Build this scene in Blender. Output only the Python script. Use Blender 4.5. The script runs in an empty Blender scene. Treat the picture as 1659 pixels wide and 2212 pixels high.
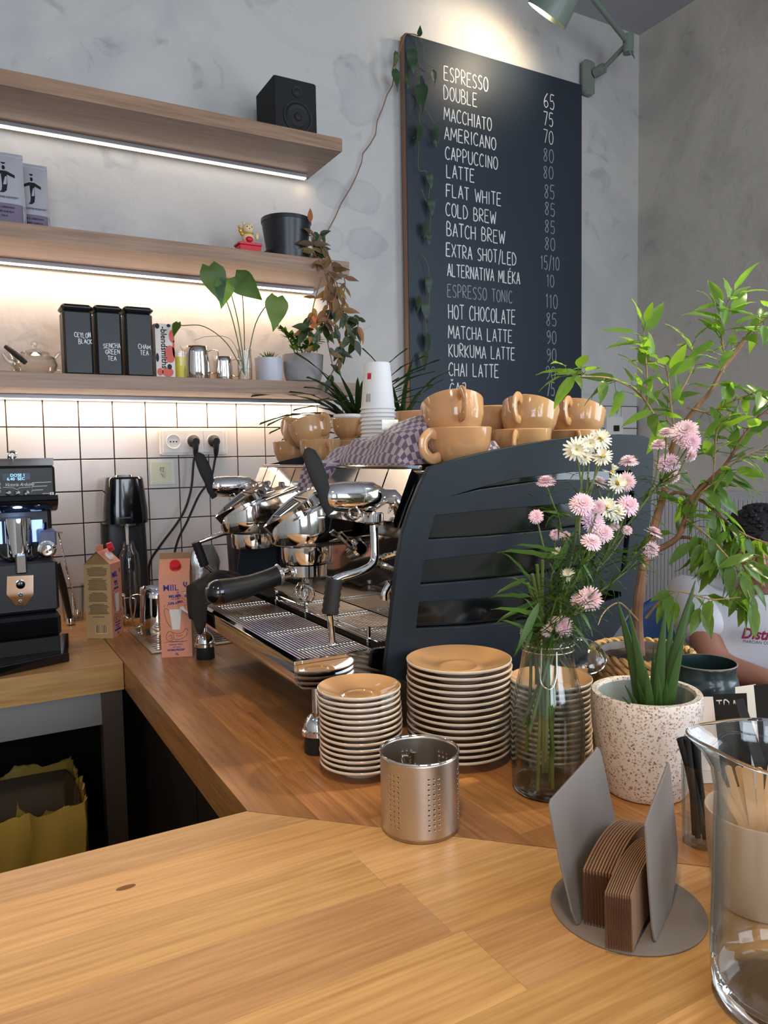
import bpy, math, random
from mathutils import Vector, Matrix, Quaternion, noise
R = random.Random(7)
PI = math.pi
scene = bpy.context.scene
COL = scene.collection

# ------------------------------------------------------------------ camera
FPX = 1647.03
CAMP = Vector((0, 0, 1.37))
_p0 = (829.5, 1106.0)
def _cv(p):
    return Vector((p[0] - _p0[0], -(p[1] - _p0[1]), -FPX)).normalized()
_X = _cv((3800, 930)); _Y = _cv((-90, 1000)); _Z = _X.cross(_Y).normalized(); _Y = _Z.cross(_X)
CM = Matrix((_X, _Y, _Z))            # camera vector -> world vector
cam = bpy.data.cameras.new('camera')
cam.sensor_fit = 'HORIZONTAL'; cam.sensor_width = 36.0
cam.lens = 36.0 * FPX / 1659.0
cam.clip_start = 0.02; cam.clip_end = 60
camo = bpy.data.objects.new('camera', cam)
COL.objects.link(camo)
camo.matrix_world = Matrix.Translation(CAMP) @ CM.to_4x4()
scene.camera = camo

def ray(px, py): return CM @ Vector(((px - _p0[0]) / FPX, -(py - _p0[1]) / FPX, -1.0))
def onz(px, py, z=0.9):
    d = ray(px, py); return CAMP + d * ((z - CAMP.z) / d.z)
def ony(px, py, y):
    d = ray(px, py); return CAMP + d * (y / d.y)
def onx(px, py, x):
    d = ray(px, py); return CAMP + d * (x / d.x)
def dep(px, py, D): return CAMP + ray(px, py) * D

# ------------------------------------------------------------------ light and exposure
scene.view_settings.view_transform = 'Standard'
scene.view_settings.look = 'None'
scene.view_settings.gamma = 1.0
scene.view_settings.use_curve_mapping = False
scene.view_settings.exposure = 0.0
scene.cycles.max_bounces = 32
scene.cycles.transparent_max_bounces = 24
scene.cycles.transmission_bounces = 28
scene.cycles.glossy_bounces = 8
scene.cycles.diffuse_bounces = 4
scene.cycles.sample_clamp_indirect = 4.0
scene.cycles.blur_glossy = 0.5
scene.cycles.caustics_reflective = False
scene.cycles.caustics_refractive = False

W = bpy.data.worlds.new('world'); scene.world = W; W.use_nodes = True
W.node_tree.nodes['Background'].inputs[0].default_value = (0.62, 0.76, 1.0, 1)
W.node_tree.nodes['Background'].inputs[1].default_value = 1.2

def area(name, loc, target, sx, sy, power, color):
    l = bpy.data.lights.new(name, 'AREA'); l.shape = 'RECTANGLE'; l.size = sx; l.size_y = sy
    l.energy = power; l.color = color
    o = bpy.data.objects.new(name, l); COL.objects.link(o); o.location = loc
    o.rotation_euler = (Vector(target) - Vector(loc)).to_track_quat('-Z', 'Z').to_euler()
    return o
def spot(name, loc, target, power, color, size, blend, rad=0.04):
    l = bpy.data.lights.new(name, 'SPOT'); l.energy = power; l.color = color
    l.spot_size = math.radians(size); l.spot_blend = blend; l.shadow_soft_size = rad
    o = bpy.data.objects.new(name, l); COL.objects.link(o); o.location = loc
    o.rotation_euler = (Vector(target) - Vector(loc)).to_track_quat('-Z', 'Y').to_euler()
    return o
DAY = (0.78, 0.88, 1.0)
WARM = (1.0, 0.74, 0.44)
# daylight through the three street windows (one in the right wall, two behind the photographer)
area('window_daylight', (2.70, -0.35, 1.95), (0.0, -0.35, 1.75), 1.7, 1.8, 48, DAY)
area('window_daylight', (1.35, -3.12, 1.95), (1.35, 0, 1.9), 1.5, 1.9, 62, DAY)
area('window_daylight', (-0.95, -3.12, 1.95), (-0.95, 0, 1.9), 1.5, 1.9, 60, DAY)
# led strips under the shelves (top, middle, bottom)
LED = (1.0, 0.70, 0.46)
for i, (z, x1, p) in enumerate([(2.322, 1.10, 9.5), (1.938, 1.12, 8.5), (1.548, 1.12, 6.5)]):
    area('led_strip_light', ((x1 - 1.3) / 2, 2.478, z), ((x1 - 1.3) / 2, 2.484, z - 0.1), x1 + 1.3, 0.012, p, LED)
# hanging lamps over the front bar, out of frame
spot('bar_lamp', (0.05, 0.15, 2.35), (0.15, 0.5, 0.9), 43, WARM, 100, 0.8, 0.06)
spot('bar_lamp', (-0.7, 0.9, 2.5), (-0.1, 1.2, 0.9), 12, WARM, 110, 0.8, 0.06)
# added spot without a fixture, brightens the upper leaves of the tree
spot('added_leaf_spot', (1.75, 0.55, 2.75), (1.20, 0.96, 1.60), 150, (1.0, 0.9, 0.62), 30, 0.5, 0.05)

# ------------------------------------------------------------------ materials
def c(r, g, b, k=1.0):
    f = lambda v: (v / 255 / 12.92 if v / 255 <= 0.04045 else ((v / 255 + 0.055) / 1.055) ** 2.4) * k
    return (f(r), f(g), f(b), 1)
def N(nt, t, **kw):
    n = nt.nodes.new(t)
    for k, v in kw.items():
        if k.startswith('_'): setattr(n, k[1:], v)
    return n
def P(name, col, rough=0.5, metal=0.0, coat=0.0, trans=0.0, ior=1.45, bump=None, vary=None, emit=None, estr=0, objcol=False, spec=None, sheen=0, sss=0):
    """bump = (scale, strength), vary = (scale, amount)"""
    m = bpy.data.materials.new(name); m.use_nodes = True; nt = m.node_tree
    b = nt.nodes['Principled BSDF']
    b.inputs['Base Color'].default_value = col
    b.inputs['Roughness'].default_value = rough
    b.inputs['Metallic'].default_value = metal
    b.inputs['Coat Weight'].default_value = coat
    b.inputs['Coat Roughness'].default_value = 0.08
    b.inputs['Transmission Weight'].default_value = trans
    b.inputs['IOR'].default_value = ior
    if spec is not None: b.inputs['Specular IOR Level'].default_value = spec
    if sheen: b.inputs['Sheen Weight'].default_value = sheen
    if sss:
        b.inputs['Subsurface Weight'].default_value = sss; b.inputs['Subsurface Radius'].default_value = (0.01, 0.005, 0.003)
    if emit: b.inputs['Emission Color'].default_value = emit; b.inputs['Emission Strength'].default_value = estr
    tc = None
    if bump or vary: tc = N(nt, 'ShaderNodeTexCoord')
    if bump:
        n = N(nt, 'ShaderNodeTexNoise'); n.inputs['Scale'].default_value = bump[0]; n.inputs['Detail'].default_value = 4
        nt.links.new(tc.outputs['Object'], n.inputs['Vector'])
        bp = N(nt, 'ShaderNodeBump'); bp.inputs['Strength'].default_value = bump[1]; bp.inputs['Distance'].default_value = 0.002
        nt.links.new(n.outputs['Fac'], bp.inputs['Height']); nt.links.new(bp.outputs[0], b.inputs['Normal'])
    src = None
    if vary:
        n = N(nt, 'ShaderNodeTexNoise'); n.inputs['Scale'].default_value = vary[0]; n.inputs['Detail'].default_value = 5
        nt.links.new(tc.outputs['Object'], n.inputs['Vector'])
        mx = N(nt, 'ShaderNodeMix', _data_type='RGBA')
        mx.inputs[6].default_value = [x * (1 - vary[1]) for x in col[:3]] + [1]
        mx.inputs[7].default_value = [min(1, x * (1 + vary[1])) for x in col[:3]] + [1]
        nt.links.new(n.outputs['Fac'], mx.inputs[0]); nt.links.new(mx.outputs[2], b.inputs['Base Color']); src = mx.outputs[2]
    if objcol:
        oi = N(nt, 'ShaderNodeObjectInfo'); mm = N(nt, 'ShaderNodeMix', _data_type='RGBA', _blend_type='MULTIPLY'); mm.inputs[0].default_value = 1
        if src: nt.links.new(src, mm.inputs[6])
        else: mm.inputs[6].default_value = col
        nt.links.new(oi.outputs['Color'], mm.inputs[7]); nt.links.new(mm.outputs[2], b.inputs['Base Color'])
    return m

def wood(name, light, dark, axis='X', rough=0.35, scale=1.0, objcol=True, coat=0.0, ring=0.9):
    m = bpy.data.materials.new(name); m.use_nodes = True; nt = m.node_tree; L = nt.links.new
    b = nt.nodes['Principled BSDF']; b.inputs['Roughness'].default_value = rough; b.inputs['Coat Weight'].default_value = coat
    b.inputs['Coat Roughness'].default_value = 0.2
    tc = N(nt, 'ShaderNodeTexCoord'); oi = N(nt, 'ShaderNodeObjectInfo')
    sc = N(nt, 'ShaderNodeVectorMath', _operation='SCALE'); L(oi.outputs['Color'], sc.inputs[0]); sc.inputs['Scale'].default_value = 37.0
    ad = N(nt, 'ShaderNodeVectorMath', _operation='ADD'); L(tc.outputs['Object'], ad.inputs[0]); L(sc.outputs[0], ad.inputs[1])
    mp = N(nt, 'ShaderNodeMapping'); L(ad.outputs[0], mp.inputs['Vector'])
    s = {'X': (1.2, 13, 13), 'Y': (13, 1.2, 13), 'Z': (13, 13, 1.2)}[axis]
    mp.inputs['Scale'].default_value = [q * scale for q in s]
    n1 = N(nt, 'ShaderNodeTexNoise'); n1.inputs['Scale'].default_value = 1.0; n1.inputs['Detail'].default_value = 3; n1.inputs['Distortion'].default_value = 0.4
    L(mp.outputs[0], n1.inputs['Vector'])
    # growth rings: bands of the stretched noise
    m1 = N(nt, 'ShaderNodeMath', _operation='MULTIPLY'); L(n1.outputs['Fac'], m1.inputs[0]); m1.inputs[1].default_value = 9 * ring
    m2 = N(nt, 'ShaderNodeMath', _operation='PINGPONG'); L(m1.outputs[0], m2.inputs[0]); m2.inputs[1].default_value = 0.5
    mp2 = N(nt, 'ShaderNodeMapping'); L(ad.outputs[0], mp2.inputs['Vector']); mp2.inputs['Scale'].default_value = [q * scale * 14 if q > 2 else q * scale * 6 for q in s]
    n2 = N(nt, 'ShaderNodeTexNoise'); n2.inputs['Scale'].default_value = 1.0; n2.inputs['Detail'].default_value = 5
    L(mp2.outputs[0], n2.inputs['Vector'])
    a1 = N(nt, 'ShaderNodeMath', _operation='MULTIPLY_ADD'); L(m2.outputs[0], a1.inputs[0]); a1.inputs[1].default_value = 0.34 * ring
    s2 = N(nt, 'ShaderNodeMath', _operation='MULTIPLY'); L(n2.outputs['Fac'], s2.inputs[0]); s2.inputs[1].default_value = 0.75
    L(s2.outputs[0], a1.inputs[2])
    rp = N(nt, 'ShaderNodeValToRGB'); L(a1.outputs[0], rp.inputs[0])
    rp.color_ramp.elements[0].position = 0.16; rp.color_ramp.elements[0].color = dark
    rp.color_ramp.elements[1].position = 0.62; rp.color_ramp.elements[1].color = light
    mm = N(nt, 'ShaderNodeMix', _data_type='RGBA', _blend_type='MULTIPLY'); mm.inputs[0].default_value = 1.0 if objcol else 0.0
    L(rp.outputs[0], mm.inputs[6]); L(oi.outputs['Color'], mm.inputs[7]); L(mm.outputs[2], b.inputs['Base Color'])
    bp = N(nt, 'ShaderNodeBump'); bp.inputs['Strength'].default_value = 0.12; bp.inputs['Distance'].default_value = 0.001
    L(n2.outputs['Fac'], bp.inputs['Height']); L(bp.outputs[0], b.inputs['Normal'])
    return m

def plaster(name, base, dark, stains=()):
    m = bpy.data.materials.new(name); m.use_nodes = True; nt = m.node_tree; L = nt.links.new
    b = nt.nodes['Principled BSDF']; b.inputs['Roughness'].default_value = 0.85; b.inputs['Specular IOR Level'].default_value = 0.25
    tc = N(nt, 'ShaderNodeTexCoord')
    n1 = N(nt, 'ShaderNodeTexNoise'); n1.inputs['Scale'].default_value = 2.2; n1.inputs['Detail'].default_value = 7; n1.inputs['Roughness'].default_value = 0.6; n1.inputs['Distortion'].default_value = 0.6
    L(tc.outputs['Object'], n1.inputs['Vector'])
    rp = N(nt, 'ShaderNodeValToRGB'); L(n1.outputs['Fac'], rp.inputs[0])
    rp.color_ramp.elements[0].position = 0.33; rp.color_ramp.elements[0].color = dark
    rp.color_ramp.elements[1].position = 0.52; rp.color_ramp.elements[1].color = base
    cur = rp.outputs[0]
    # scuffed darker scratches
    n3 = N(nt, 'ShaderNodeTexNoise'); n3.inputs['Scale'].default_value = 5.5; n3.inputs['Detail'].default_value = 9; n3.inputs['Distortion'].default_value = 1.8
    L(tc.outputs['Object'], n3.inputs['Vector'])
    r3 = N(nt, 'ShaderNodeValToRGB'); L(n3.outputs['Fac'], r3.inputs[0])
    e = r3.color_ramp.elements; e[0].position = 0.62; e[0].color = (1, 1, 1, 1); e[1].position = 0.76; e[1].color = (0.72, 0.73, 0.75, 1)
    mm = N(nt, 'ShaderNodeMix', _data_type='RGBA', _blend_type='MULTIPLY'); mm.inputs[0].default_value = 1.0
    L(cur, mm.inputs[6]); L(r3.outputs[0], mm.inputs[7]); cur = mm.outputs[2]
    for (x, y, z, rx, rz, amt) in stains:      # old patches in the plaster
        sb = N(nt, 'ShaderNodeVectorMath', _operation='SUBTRACT'); L(tc.outputs['Object'], sb.inputs[0]); sb.inputs[1].default_value = (x, y, z)
        dv = N(nt, 'ShaderNodeVectorMath', _operation='DIVIDE'); L(sb.outputs[0], dv.inputs[0]); dv.inputs[1].default_value = (rx, 1, rz)
        ln = N(nt, 'ShaderNodeVectorMath', _operation='LENGTH'); L(dv.outputs[0], ln.inputs[0])
        ns = N(nt, 'ShaderNodeTexNoise'); ns.inputs['Scale'].default_value = 14; ns.inputs['Detail'].default_value = 5; L(tc.outputs['Object'], ns.inputs['Vector'])
        a = N(nt, 'ShaderNodeMath', _operation='MULTIPLY_ADD'); L(ns.outputs['Fac'], a.inputs[0]); a.inputs[1].default_value = 1.3; L(ln.outputs['Value'], a.inputs[2])
        r = N(nt, 'ShaderNodeValToRGB'); L(a.outputs[0], r.inputs[0]); ee = r.color_ramp.elements
        k = 1 - amt
        ee[0].position = 0.0; ee[0].color = (k * 1.0, k * 1.0, k * 1.02, 1); e1 = ee[1]; e1.position = 1.0; e1.color = (1, 1, 1, 1)
        e2 = ee.new(0.80); e2.color = (k, k, k * 1.02, 1); e3 = ee.new(0.90); e3.color = (k * .93, k * .93, k * .95, 1)
        for q in ee: q.position *= 1.0
        d = N(nt, 'ShaderNodeMath', _operation='MULTIPLY'); L(a.outputs[0], d.inputs[0]); d.inputs[1].default_value = 0.55; L(d.outputs[0], r.inputs[0])
        m3 = N(nt, 'ShaderNodeMix', _data_type='RGBA', _blend_type='MULTIPLY'); m3.inputs[0].default_value = 1.0
        L(cur, m3.inputs[6]); L(r.outputs[0], m3.inputs[7]); cur = m3.outputs[2]
    L(cur, b.inputs['Base Color'])
    n2 = N(nt, 'ShaderNodeTexNoise'); n2.inputs['Scale'].default_value = 26; n2.inputs['Detail'].default_value = 6; L(tc.outputs['Object'], n2.inputs['Vector'])
    n4 = N(nt, 'ShaderNodeTexNoise'); n4.inputs['Scale'].default_value = 7; n4.inputs['Detail'].default_value = 3; n4.inputs['Distortion'].default_value = 1.0; L(tc.outputs['Object'], n4.inputs['Vector'])
    ad = N(nt, 'ShaderNodeMath', _operation='MULTIPLY_ADD'); L(n4.outputs['Fac'], ad.inputs[0]); ad.inputs[1].default_value = 1.6; L(n2.outputs['Fac'], ad.inputs[2])
    bp = N(nt, 'ShaderNodeBump'); bp.inputs['Strength'].default_value = 0.35; bp.inputs['Distance'].default_value = 0.006
    L(ad.outputs[0], bp.inputs['Height']); L(bp.outputs[0], b.inputs['Normal'])
    return m

def leafmat(name, col, trans=0.5, rough=0.4):
    m = bpy.data.materials.new(name); m.use_nodes = True; nt = m.node_tree; L = nt.links.new
    b = nt.nodes['Principled BSDF']; b.inputs['Roughness'].default_value = rough
    oi = N(nt, 'ShaderNodeObjectInfo'); mm = N(nt, 'ShaderNodeMix', _data_type='RGBA', _blend_type='MULTIPLY'); mm.inputs[0].default_value = 1
    mm.inputs[6].default_value = col; L(oi.outputs['Color'], mm.inputs[7]); L(mm.outputs[2], b.inputs['Base Color'])
    t = N(nt, 'ShaderNodeBsdfTranslucent')
    br = N(nt, 'ShaderNodeMix', _data_type='RGBA', _blend_type='MULTIPLY'); br.inputs[0].default_value = 1
    L(mm.outputs[2], br.inputs[6]); br.inputs[7].default_value = (2.2, 2.0, 0.8, 1); L(br.outputs[2], t.inputs['Color'])
    mx = N(nt, 'ShaderNodeMixShader'); mx.inputs[0].default_value = trans
    L(b.outputs[0], mx.inputs[1]); L(t.outputs[0], mx.inputs[2])
    L(mx.outputs[0], nt.nodes['Material Output'].inputs['Surface'])
    return m

M = {}
M['plaster'] = plaster('grey_plaster', c(198, 194, 188), c(184, 181, 178), stains=[
    (1.215, 2.52, 2.30, .055, .045, .07), (1.335, 2.52, 2.305, .075, .055, .07), (1.195, 2.52, 2.15, .06, .045, .06), (1.345, 2.52, 2.145, .08, .05, .09),
    (1.33, 2.52, 2.68, .09, .12, .08), (0.52, 2.52, 3.0, .14, .06, .16), (0.95, 2.52, 2.98, .1, .1, .08)])
M['plaster_right'] = plaster('grey_plaster_right', c(206, 198, 186), c(184, 177, 167))
M['ceiling'] = P('ceiling_paint', c(176, 178, 184), 0.9)
M['tile'] = P('white_glazed_tile', c(214, 207, 202), 0.22, coat=0.3, vary=(6, .05), objcol=True)
M['grout'] = P('dark_grout', c(52, 46, 44), 0.9)
M['oakshelf'] = wood('oak_shelf', c(160, 126, 98), c(120, 91, 69), 'X', 0.38, 0.8, False)
M['staveX'] = wood('oak_stave_bar', c(216, 170, 110), c(174, 126, 72), 'X', 0.36, 1.0, True, 0.12)
M['staveY'] = wood('oak_stave_side', c(190, 136, 82), c(134, 88, 48), 'Y', 0.34, 1.0, True, 0.15)
M['sink'] = P('dark_underbar', c(30, 21, 15), 0.85, spec=.2)
M['chrome'] = P('chrome', c(225, 222, 218), 0.06, 1.0)
M['steel'] = P('brushed_steel', c(196, 186, 174), 0.34, 1.0, bump=(300, .05))
M['steel_dark'] = P('dull_steel', c(120, 112, 104), 0.4, 1.0)
M['legsteel'] = P('underframe_steel', c(84, 72, 62), 0.5, .6)
M['darkpanel'] = P('blue_black_panel', c(27, 35, 43), 0.5, 0.0, spec=.28)
M['gloss_black'] = P('gloss_black', c(12, 13, 16), 0.12, coat=0.6)
M['black'] = P('black_plastic', c(24, 24, 25), 0.4)
M['matteblack'] = P('matte_black', c(20, 20, 21), 0.75)
M['wire_steel'] = P('satin_wire', c(204, 196, 184), .30, .95)
M['rubber'] = P('rubber', c(22, 20, 19), 0.65)
M['tan'] = P('tan_glaze', c(198, 152, 106), 0.12, coat=0.6, vary=(14, .08), objcol=True)
M['cream'] = P('cream_glaze', c(206, 192, 174), 0.14, coat=0.6)
def thin_glass(name, mid, edge, fk=1.0, ior=1.5):
    """thin-walled glass: clear face on, tinted where the wall is seen edge on, fresnel reflection"""
    m = bpy.data.materials.new(name); m.use_nodes = True; nt = m.node_tree; L = nt.links.new
    for q in list(nt.nodes):
        if q.type == 'BSDF_PRINCIPLED': nt.nodes.remove(q)
    lw = N(nt, 'ShaderNodeLayerWeight'); lw.inputs['Blend'].default_value = .5
    pw = N(nt, 'ShaderNodeMath', _operation='POWER'); L(lw.outputs['Facing'], pw.inputs[0]); pw.inputs[1].default_value = 2.4
    mc = N(nt, 'ShaderNodeMix', _data_type='RGBA'); L(pw.outputs[0], mc.inputs[0]); mc.inputs[6].default_value = mid; mc.inputs[7].default_value = edge
    tr = N(nt, 'ShaderNodeBsdfTransparent'); L(mc.outputs[2], tr.inputs['Color'])
    gl = N(nt, 'ShaderNodeBsdfGlossy'); gl.inputs['Roughness'].default_value = .015
    fr = N(nt, 'ShaderNodeFresnel'); ge = N(nt, 'ShaderNodeNewGeometry'); iv = N(nt, 'ShaderNodeMath', _operation='MULTIPLY_ADD'); L(ge.outputs['Backfacing'], iv.inputs[0]); iv.inputs[1].default_value = 1 / ior - ior; iv.inputs[2].default_value = ior; L(iv.outputs[0], fr.inputs['IOR'])
    fm = N(nt, 'ShaderNodeMath', _operation='MULTIPLY'); L(fr.outputs[0], fm.inputs[0]); fm.inputs[1].default_value = fk
    mx = N(nt, 'ShaderNodeMixShader'); L(fm.outputs[0], mx.inputs[0]); L(tr.outputs[0], mx.inputs[1]); L(gl.outputs[0], mx.inputs[2])
    L(mx.outputs[0], nt.nodes['Material Output'].inputs['Surface']); return m
M['glass'] = thin_glass('clear_glass', (.97, .975, .97, 1), (.50, .56, .55, 1), 1.25)
M['glass_thick'] = P('thick_glass', (1, 1, 1, 1), 0.0, trans=1.0, ior=1.45)
M['film'] = thin_glass('amber_film', (.74, .60, .26, 1), (.45, .32, .08, 1), 1.6)
M['plasticglass'] = P('clear_acrylic', (0.93, 0.95, 0.96, 1), 0.02, trans=1.0, ior=1.2)
M['water'] = thin_glass('water', (.94, .95, .88, 1), (.66, .70, .60, 1), .7, 1.33)
M['chalkboard'] = P('chalkboard', c(38, 48, 58), 0.5, vary=(3, .12))
M['chalk'] = P('chalk_white', c(226, 226, 222), 0.9, bump=(500, .4))
M['chalk_faint'] = P('chalk_faint', c(150, 156, 160), 0.9)
M['boardedge'] = P('board_pine_edge', c(150, 112, 84), 0.6)
M['led'] = P('led_diffuser', (1, 1, 1, 1), 0.5, emit=(1.0, 0.86, 0.70, 1), estr=5.0)
M['alu'] = P('aluminium_profile', c(160, 158, 158), 0.35, 0.9)
M['white'] = P('white_plastic', c(224, 218, 210), 0.3)
M['paperwhite'] = P('white_paper', c(232, 230, 226), 0.6)
M['lampgreen'] = P('grey_green_enamel', c(122, 134, 122), 0.35, vary=(20, .1))
M['skin'] = P('skin', c(172, 118, 96), 0.5, sss=0.1)
M['hair'] = P('dark_hair', c(26, 22, 24), 0.6, bump=(120, .6))
M['tee'] = P('white_cotton', c(222, 222, 226), 0.85, bump=(30, .4))
M['green_leaf'] = leafmat('green_leaf', c(64, 96, 42), 0.42)
M['ficus_leaf'] = leafmat('ficus_leaf', c(104, 136, 66), 0.5, 0.3)
M['dark_leaf'] = leafmat('dark_leaf', c(48, 72, 42), 0.3)
M['dry_leaf'] = leafmat('dry_leaf', c(126, 104, 72), 0.35, 0.6)
M['bark'] = P('ficus_bark', c(140, 100, 76), 0.8, bump=(80, .8), vary=(30, .25))
M['twig'] = P('pale_twig', c(168, 138, 98), .7)
M['stem'] = P('green_stem', c(88, 104, 48), 0.5)
M['soil'] = P('soil', c(70, 52, 40), 0.95, bump=(60, 1.0), vary=(90, .5))
M['pink'] = P('pink_petals', c(244, 216, 216), 0.6, objcol=True, sheen=.2)
M['petalwhite'] = P('cream_petals', c(242, 238, 216), 0.6)
M['yolk'] = P('flower_centre', c(206, 176, 60), 0.8)
M['pot_lilac'] = P('pale_pot', c(196, 194, 202), 0.35)
M['concrete'] = P('concrete_pot', c(156, 150, 148), 0.8, vary=(60, .15), bump=(90, .5))
M['black_pot'] = P('black_pot', c(32, 35, 38), 0.32)
M['wicker'] = P('woven_seagrass', c(196, 152, 98), 0.75, vary=(40, .25))
M['darkgreen'] = P('dark_green_enamel', c(28, 46, 48), 0.3, coat=.3)
M['grey_metal'] = P('grey_powder_coat', c(122, 112, 104), 0.5, 0.0)
M['card'] = P('brown_cardboard', c(136, 102, 76), 0.9, vary=(50, .1), objcol=True)
M['carddark'] = P('cardboard_flutes', c(84, 50, 32), 0.9)
M['birch'] = P('birch_wood', c(226, 186, 142), 0.6, vary=(40, .08))
M['milkpink'] = P('carton_peach', c(224, 152, 122), 0.42)
M['milkkraft'] = P('carton_kraft', c(186, 152, 106), 0.5)
M['milkgable'] = P('carton_gable', c(150, 112, 72), 0.5)
M['red'] = P('red_cap', c(206, 30, 44), 0.35)
M['inkblue'] = P('blue_ink', c(52, 50, 140), 0.5)
M['inkdark'] = P('dark_ink', c(70, 50, 34), 0.6)
M['inkred'] = P('maroon_ink', c(150, 36, 74), 0.6)
M['ceramic_grey'] = P('warm_grey_ceramic', c(190, 168, 146), 0.35, coat=.3)
M['ceramic_grey2'] = P('grey_inner_glaze', c(150, 156, 148), .45)
M['screen'] = P('display', c(8, 12, 20), 0.2, emit=(0.10, 0.16, 0.26, 1), estr=.25)
M['screentext'] = P('display_text', c(120, 190, 255), 0.4, emit=(0.35, 0.65, 1.0, 1), estr=1.6)
M['blueled'] = P('blue_led', c(120, 160, 255), 0.4, emit=(0.35, 0.5, 1.0, 1), estr=1.6)
M['printwhite'] = P('white_print', c(220, 220, 216), 0.5)
M['bagpaper'] = P('coffee_bag_paper', c(164, 163, 168), 0.45, bump=(25, .6))
M['bagband'] = P('mauve_label', c(112, 98, 118), 0.6)
M['bin_bag'] = P('amber_bin_liner', c(170, 140, 64), 0.22, bump=(22, 1.0), spec=.8)
M['bluechair'] = P('blue_chair_shell', c(30, 66, 110), 0.45)
M['radiator'] = P('radiator_white', c(196, 196, 196), 0.5)
M['note'] = P('yellowish_paper', c(206, 206, 176), 0.7)
M['gold'] = P('gold_paint', c(214, 170, 70), 0.35, 0.5)
M['figure'] = P('cream_figurine', c(226, 198, 156), 0.4)
M['yellow'] = P('yellow_liquid', c(226, 206, 60), 0.4)
M['teabox'] = P('tea_box_card', c(220, 206, 196), 0.5)
M['teabox_red'] = P('tea_box_red', c(206, 90, 70), 0.5)
M['aloe'] = leafmat('aloe_leaf', c(62, 92, 42), 0.2, 0.35)
M['floor'] = P('dark_floor', c(58, 50, 44), 0.6, vary=(5, .2))
M['darkcloth'] = P('black_cloth', c(20, 20, 24), 0.95, bump=(40, .6))
M['woodtable'] = wood('dark_table_wood', c(92, 62, 44), c(60, 38, 26), 'X', 0.4, 1.0, False)

def towel_mat():
    m = bpy.data.materials.new('checked_towel'); m.use_nodes = True; nt = m.node_tree; L = nt.links.new
    b = nt.nodes['Principled BSDF']; b.inputs['Roughness'].default_value = 0.95; b.inputs['Sheen Weight'].default_value = .3
    uv = N(nt, 'ShaderNodeUVMap')
    ck = N(nt, 'ShaderNodeTexChecker'); ck.inputs['Scale'].default_value = 38
    ck.inputs['Color1'].default_value = c(164, 150, 158); ck.inputs['Color2'].default_value = c(88, 76, 104)
    L(uv.outputs[0], ck.inputs['Vector']); L(ck.outputs[0], b.inputs['Base Color'])
    tc = N(nt, 'ShaderNodeTexCoord'); n = N(nt, 'ShaderNodeTexNoise'); n.inputs['Scale'].default_value = 400; L(tc.outputs['Object'], n.inputs['Vector'])
    bp = N(nt, 'ShaderNodeBump'); bp.inputs['Strength'].default_value = .6; bp.inputs['Distance'].default_value = .001
    L(n.outputs['Fac'], bp.inputs['Height']); L(bp.outputs[0], b.inputs['Normal'])
    return m
M['towel'] = towel_mat()
def terrazzo_mat():
    m = bpy.data.materials.new('terrazzo'); m.use_nodes = True; nt = m.node_tree; L = nt.links.new
    b = nt.nodes['Principled BSDF']; b.inputs['Roughness'].default_value = 0.5
    tc = N(nt, 'ShaderNodeTexCoord'); cur = None
    base = c(222, 210, 198)
    for i, (sc, th, col) in enumerate([(330, .34, c(184, 160, 140)), (240, .24, c(140, 112, 94)), (165, .15, c(76, 60, 54))]):
        v = N(nt, 'ShaderNodeTexVoronoi'); v.inputs['Scale'].default_value = sc; v.inputs['Randomness'].default_value = 1
        mp = N(nt, 'ShaderNodeMapping'); mp.inputs['Location'].default_value = (i * 3.1, i * 1.7, 0); L(tc.outputs['Object'], mp.inputs['Vector'])
        ns = N(nt, 'ShaderNodeTexNoise'); ns.inputs['Scale'].default_value = 150; L(tc.outputs['Object'], ns.inputs['Vector'])
        L(mp.outputs[0], v.inputs['Vector'])
        ad = N(nt, 'ShaderNodeMath', _operation='MULTIPLY_ADD'); L(ns.outputs['Fac'], ad.inputs[0]); ad.inputs[1].default_value = 0.25; L(v.outputs['Distance'], ad.inputs[2])
        sp = N(nt, 'ShaderNodeSeparateColor'); L(v.outputs['Color'], sp.inputs[0])
        t2 = N(nt, 'ShaderNodeMath', _operation='MULTIPLY'); L(sp.outputs[0], t2.inputs[0]); t2.inputs[1].default_value = th * 2.2
        lt = N(nt, 'ShaderNodeMath', _operation='LESS_THAN'); L(ad.outputs[0], lt.inputs[0]); L(t2.outputs[0], lt.inputs[1])
        mx = N(nt, 'ShaderNodeMix', _data_type='RGBA'); L(lt.outputs[0], mx.inputs[0])
        if cur: L(cur, mx.inputs[6])
        else: mx.inputs[6].default_value = base
        mx.inputs[7].default_value = col; cur = mx.outputs[2]
    L(cur, b.inputs['Base Color'])
    return m
M['terrazzo'] = terrazzo_mat()

# ------------------------------------------------------------------ object helpers
def _root_loc(o):
    v = Vector((0, 0, 0))
    while o is not None: v = v + o.location; o = o.parent
    return v
def tag(o, label=None, cat=None, group=None, kind=None):
    if label: o['label'] = label
    if cat: o['category'] = cat
    if group: o['group'] = group
    if kind: o['kind'] = kind
    return o
def thing(name, label, cat, loc=(0, 0, 0), group=None):
    o = bpy.data.objects.new(name, None); COL.objects.link(o); o.location = loc; o.empty_display_size = .02
    return tag(o, label, cat, group)
def link(name, me, parent=None, kind=None, label=None):
    o = bpy.data.objects.new(name, me); COL.objects.link(o)
    if parent: o.parent = parent
    if kind: o['kind'] = kind
    if label: o['label'] = label
    return o
def copy_tree(o, parent=None):
    q = o.copy(); COL.objects.link(q); q.parent = parent
    for ch in list(o.children): copy_tree(ch, q)
    return q

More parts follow.
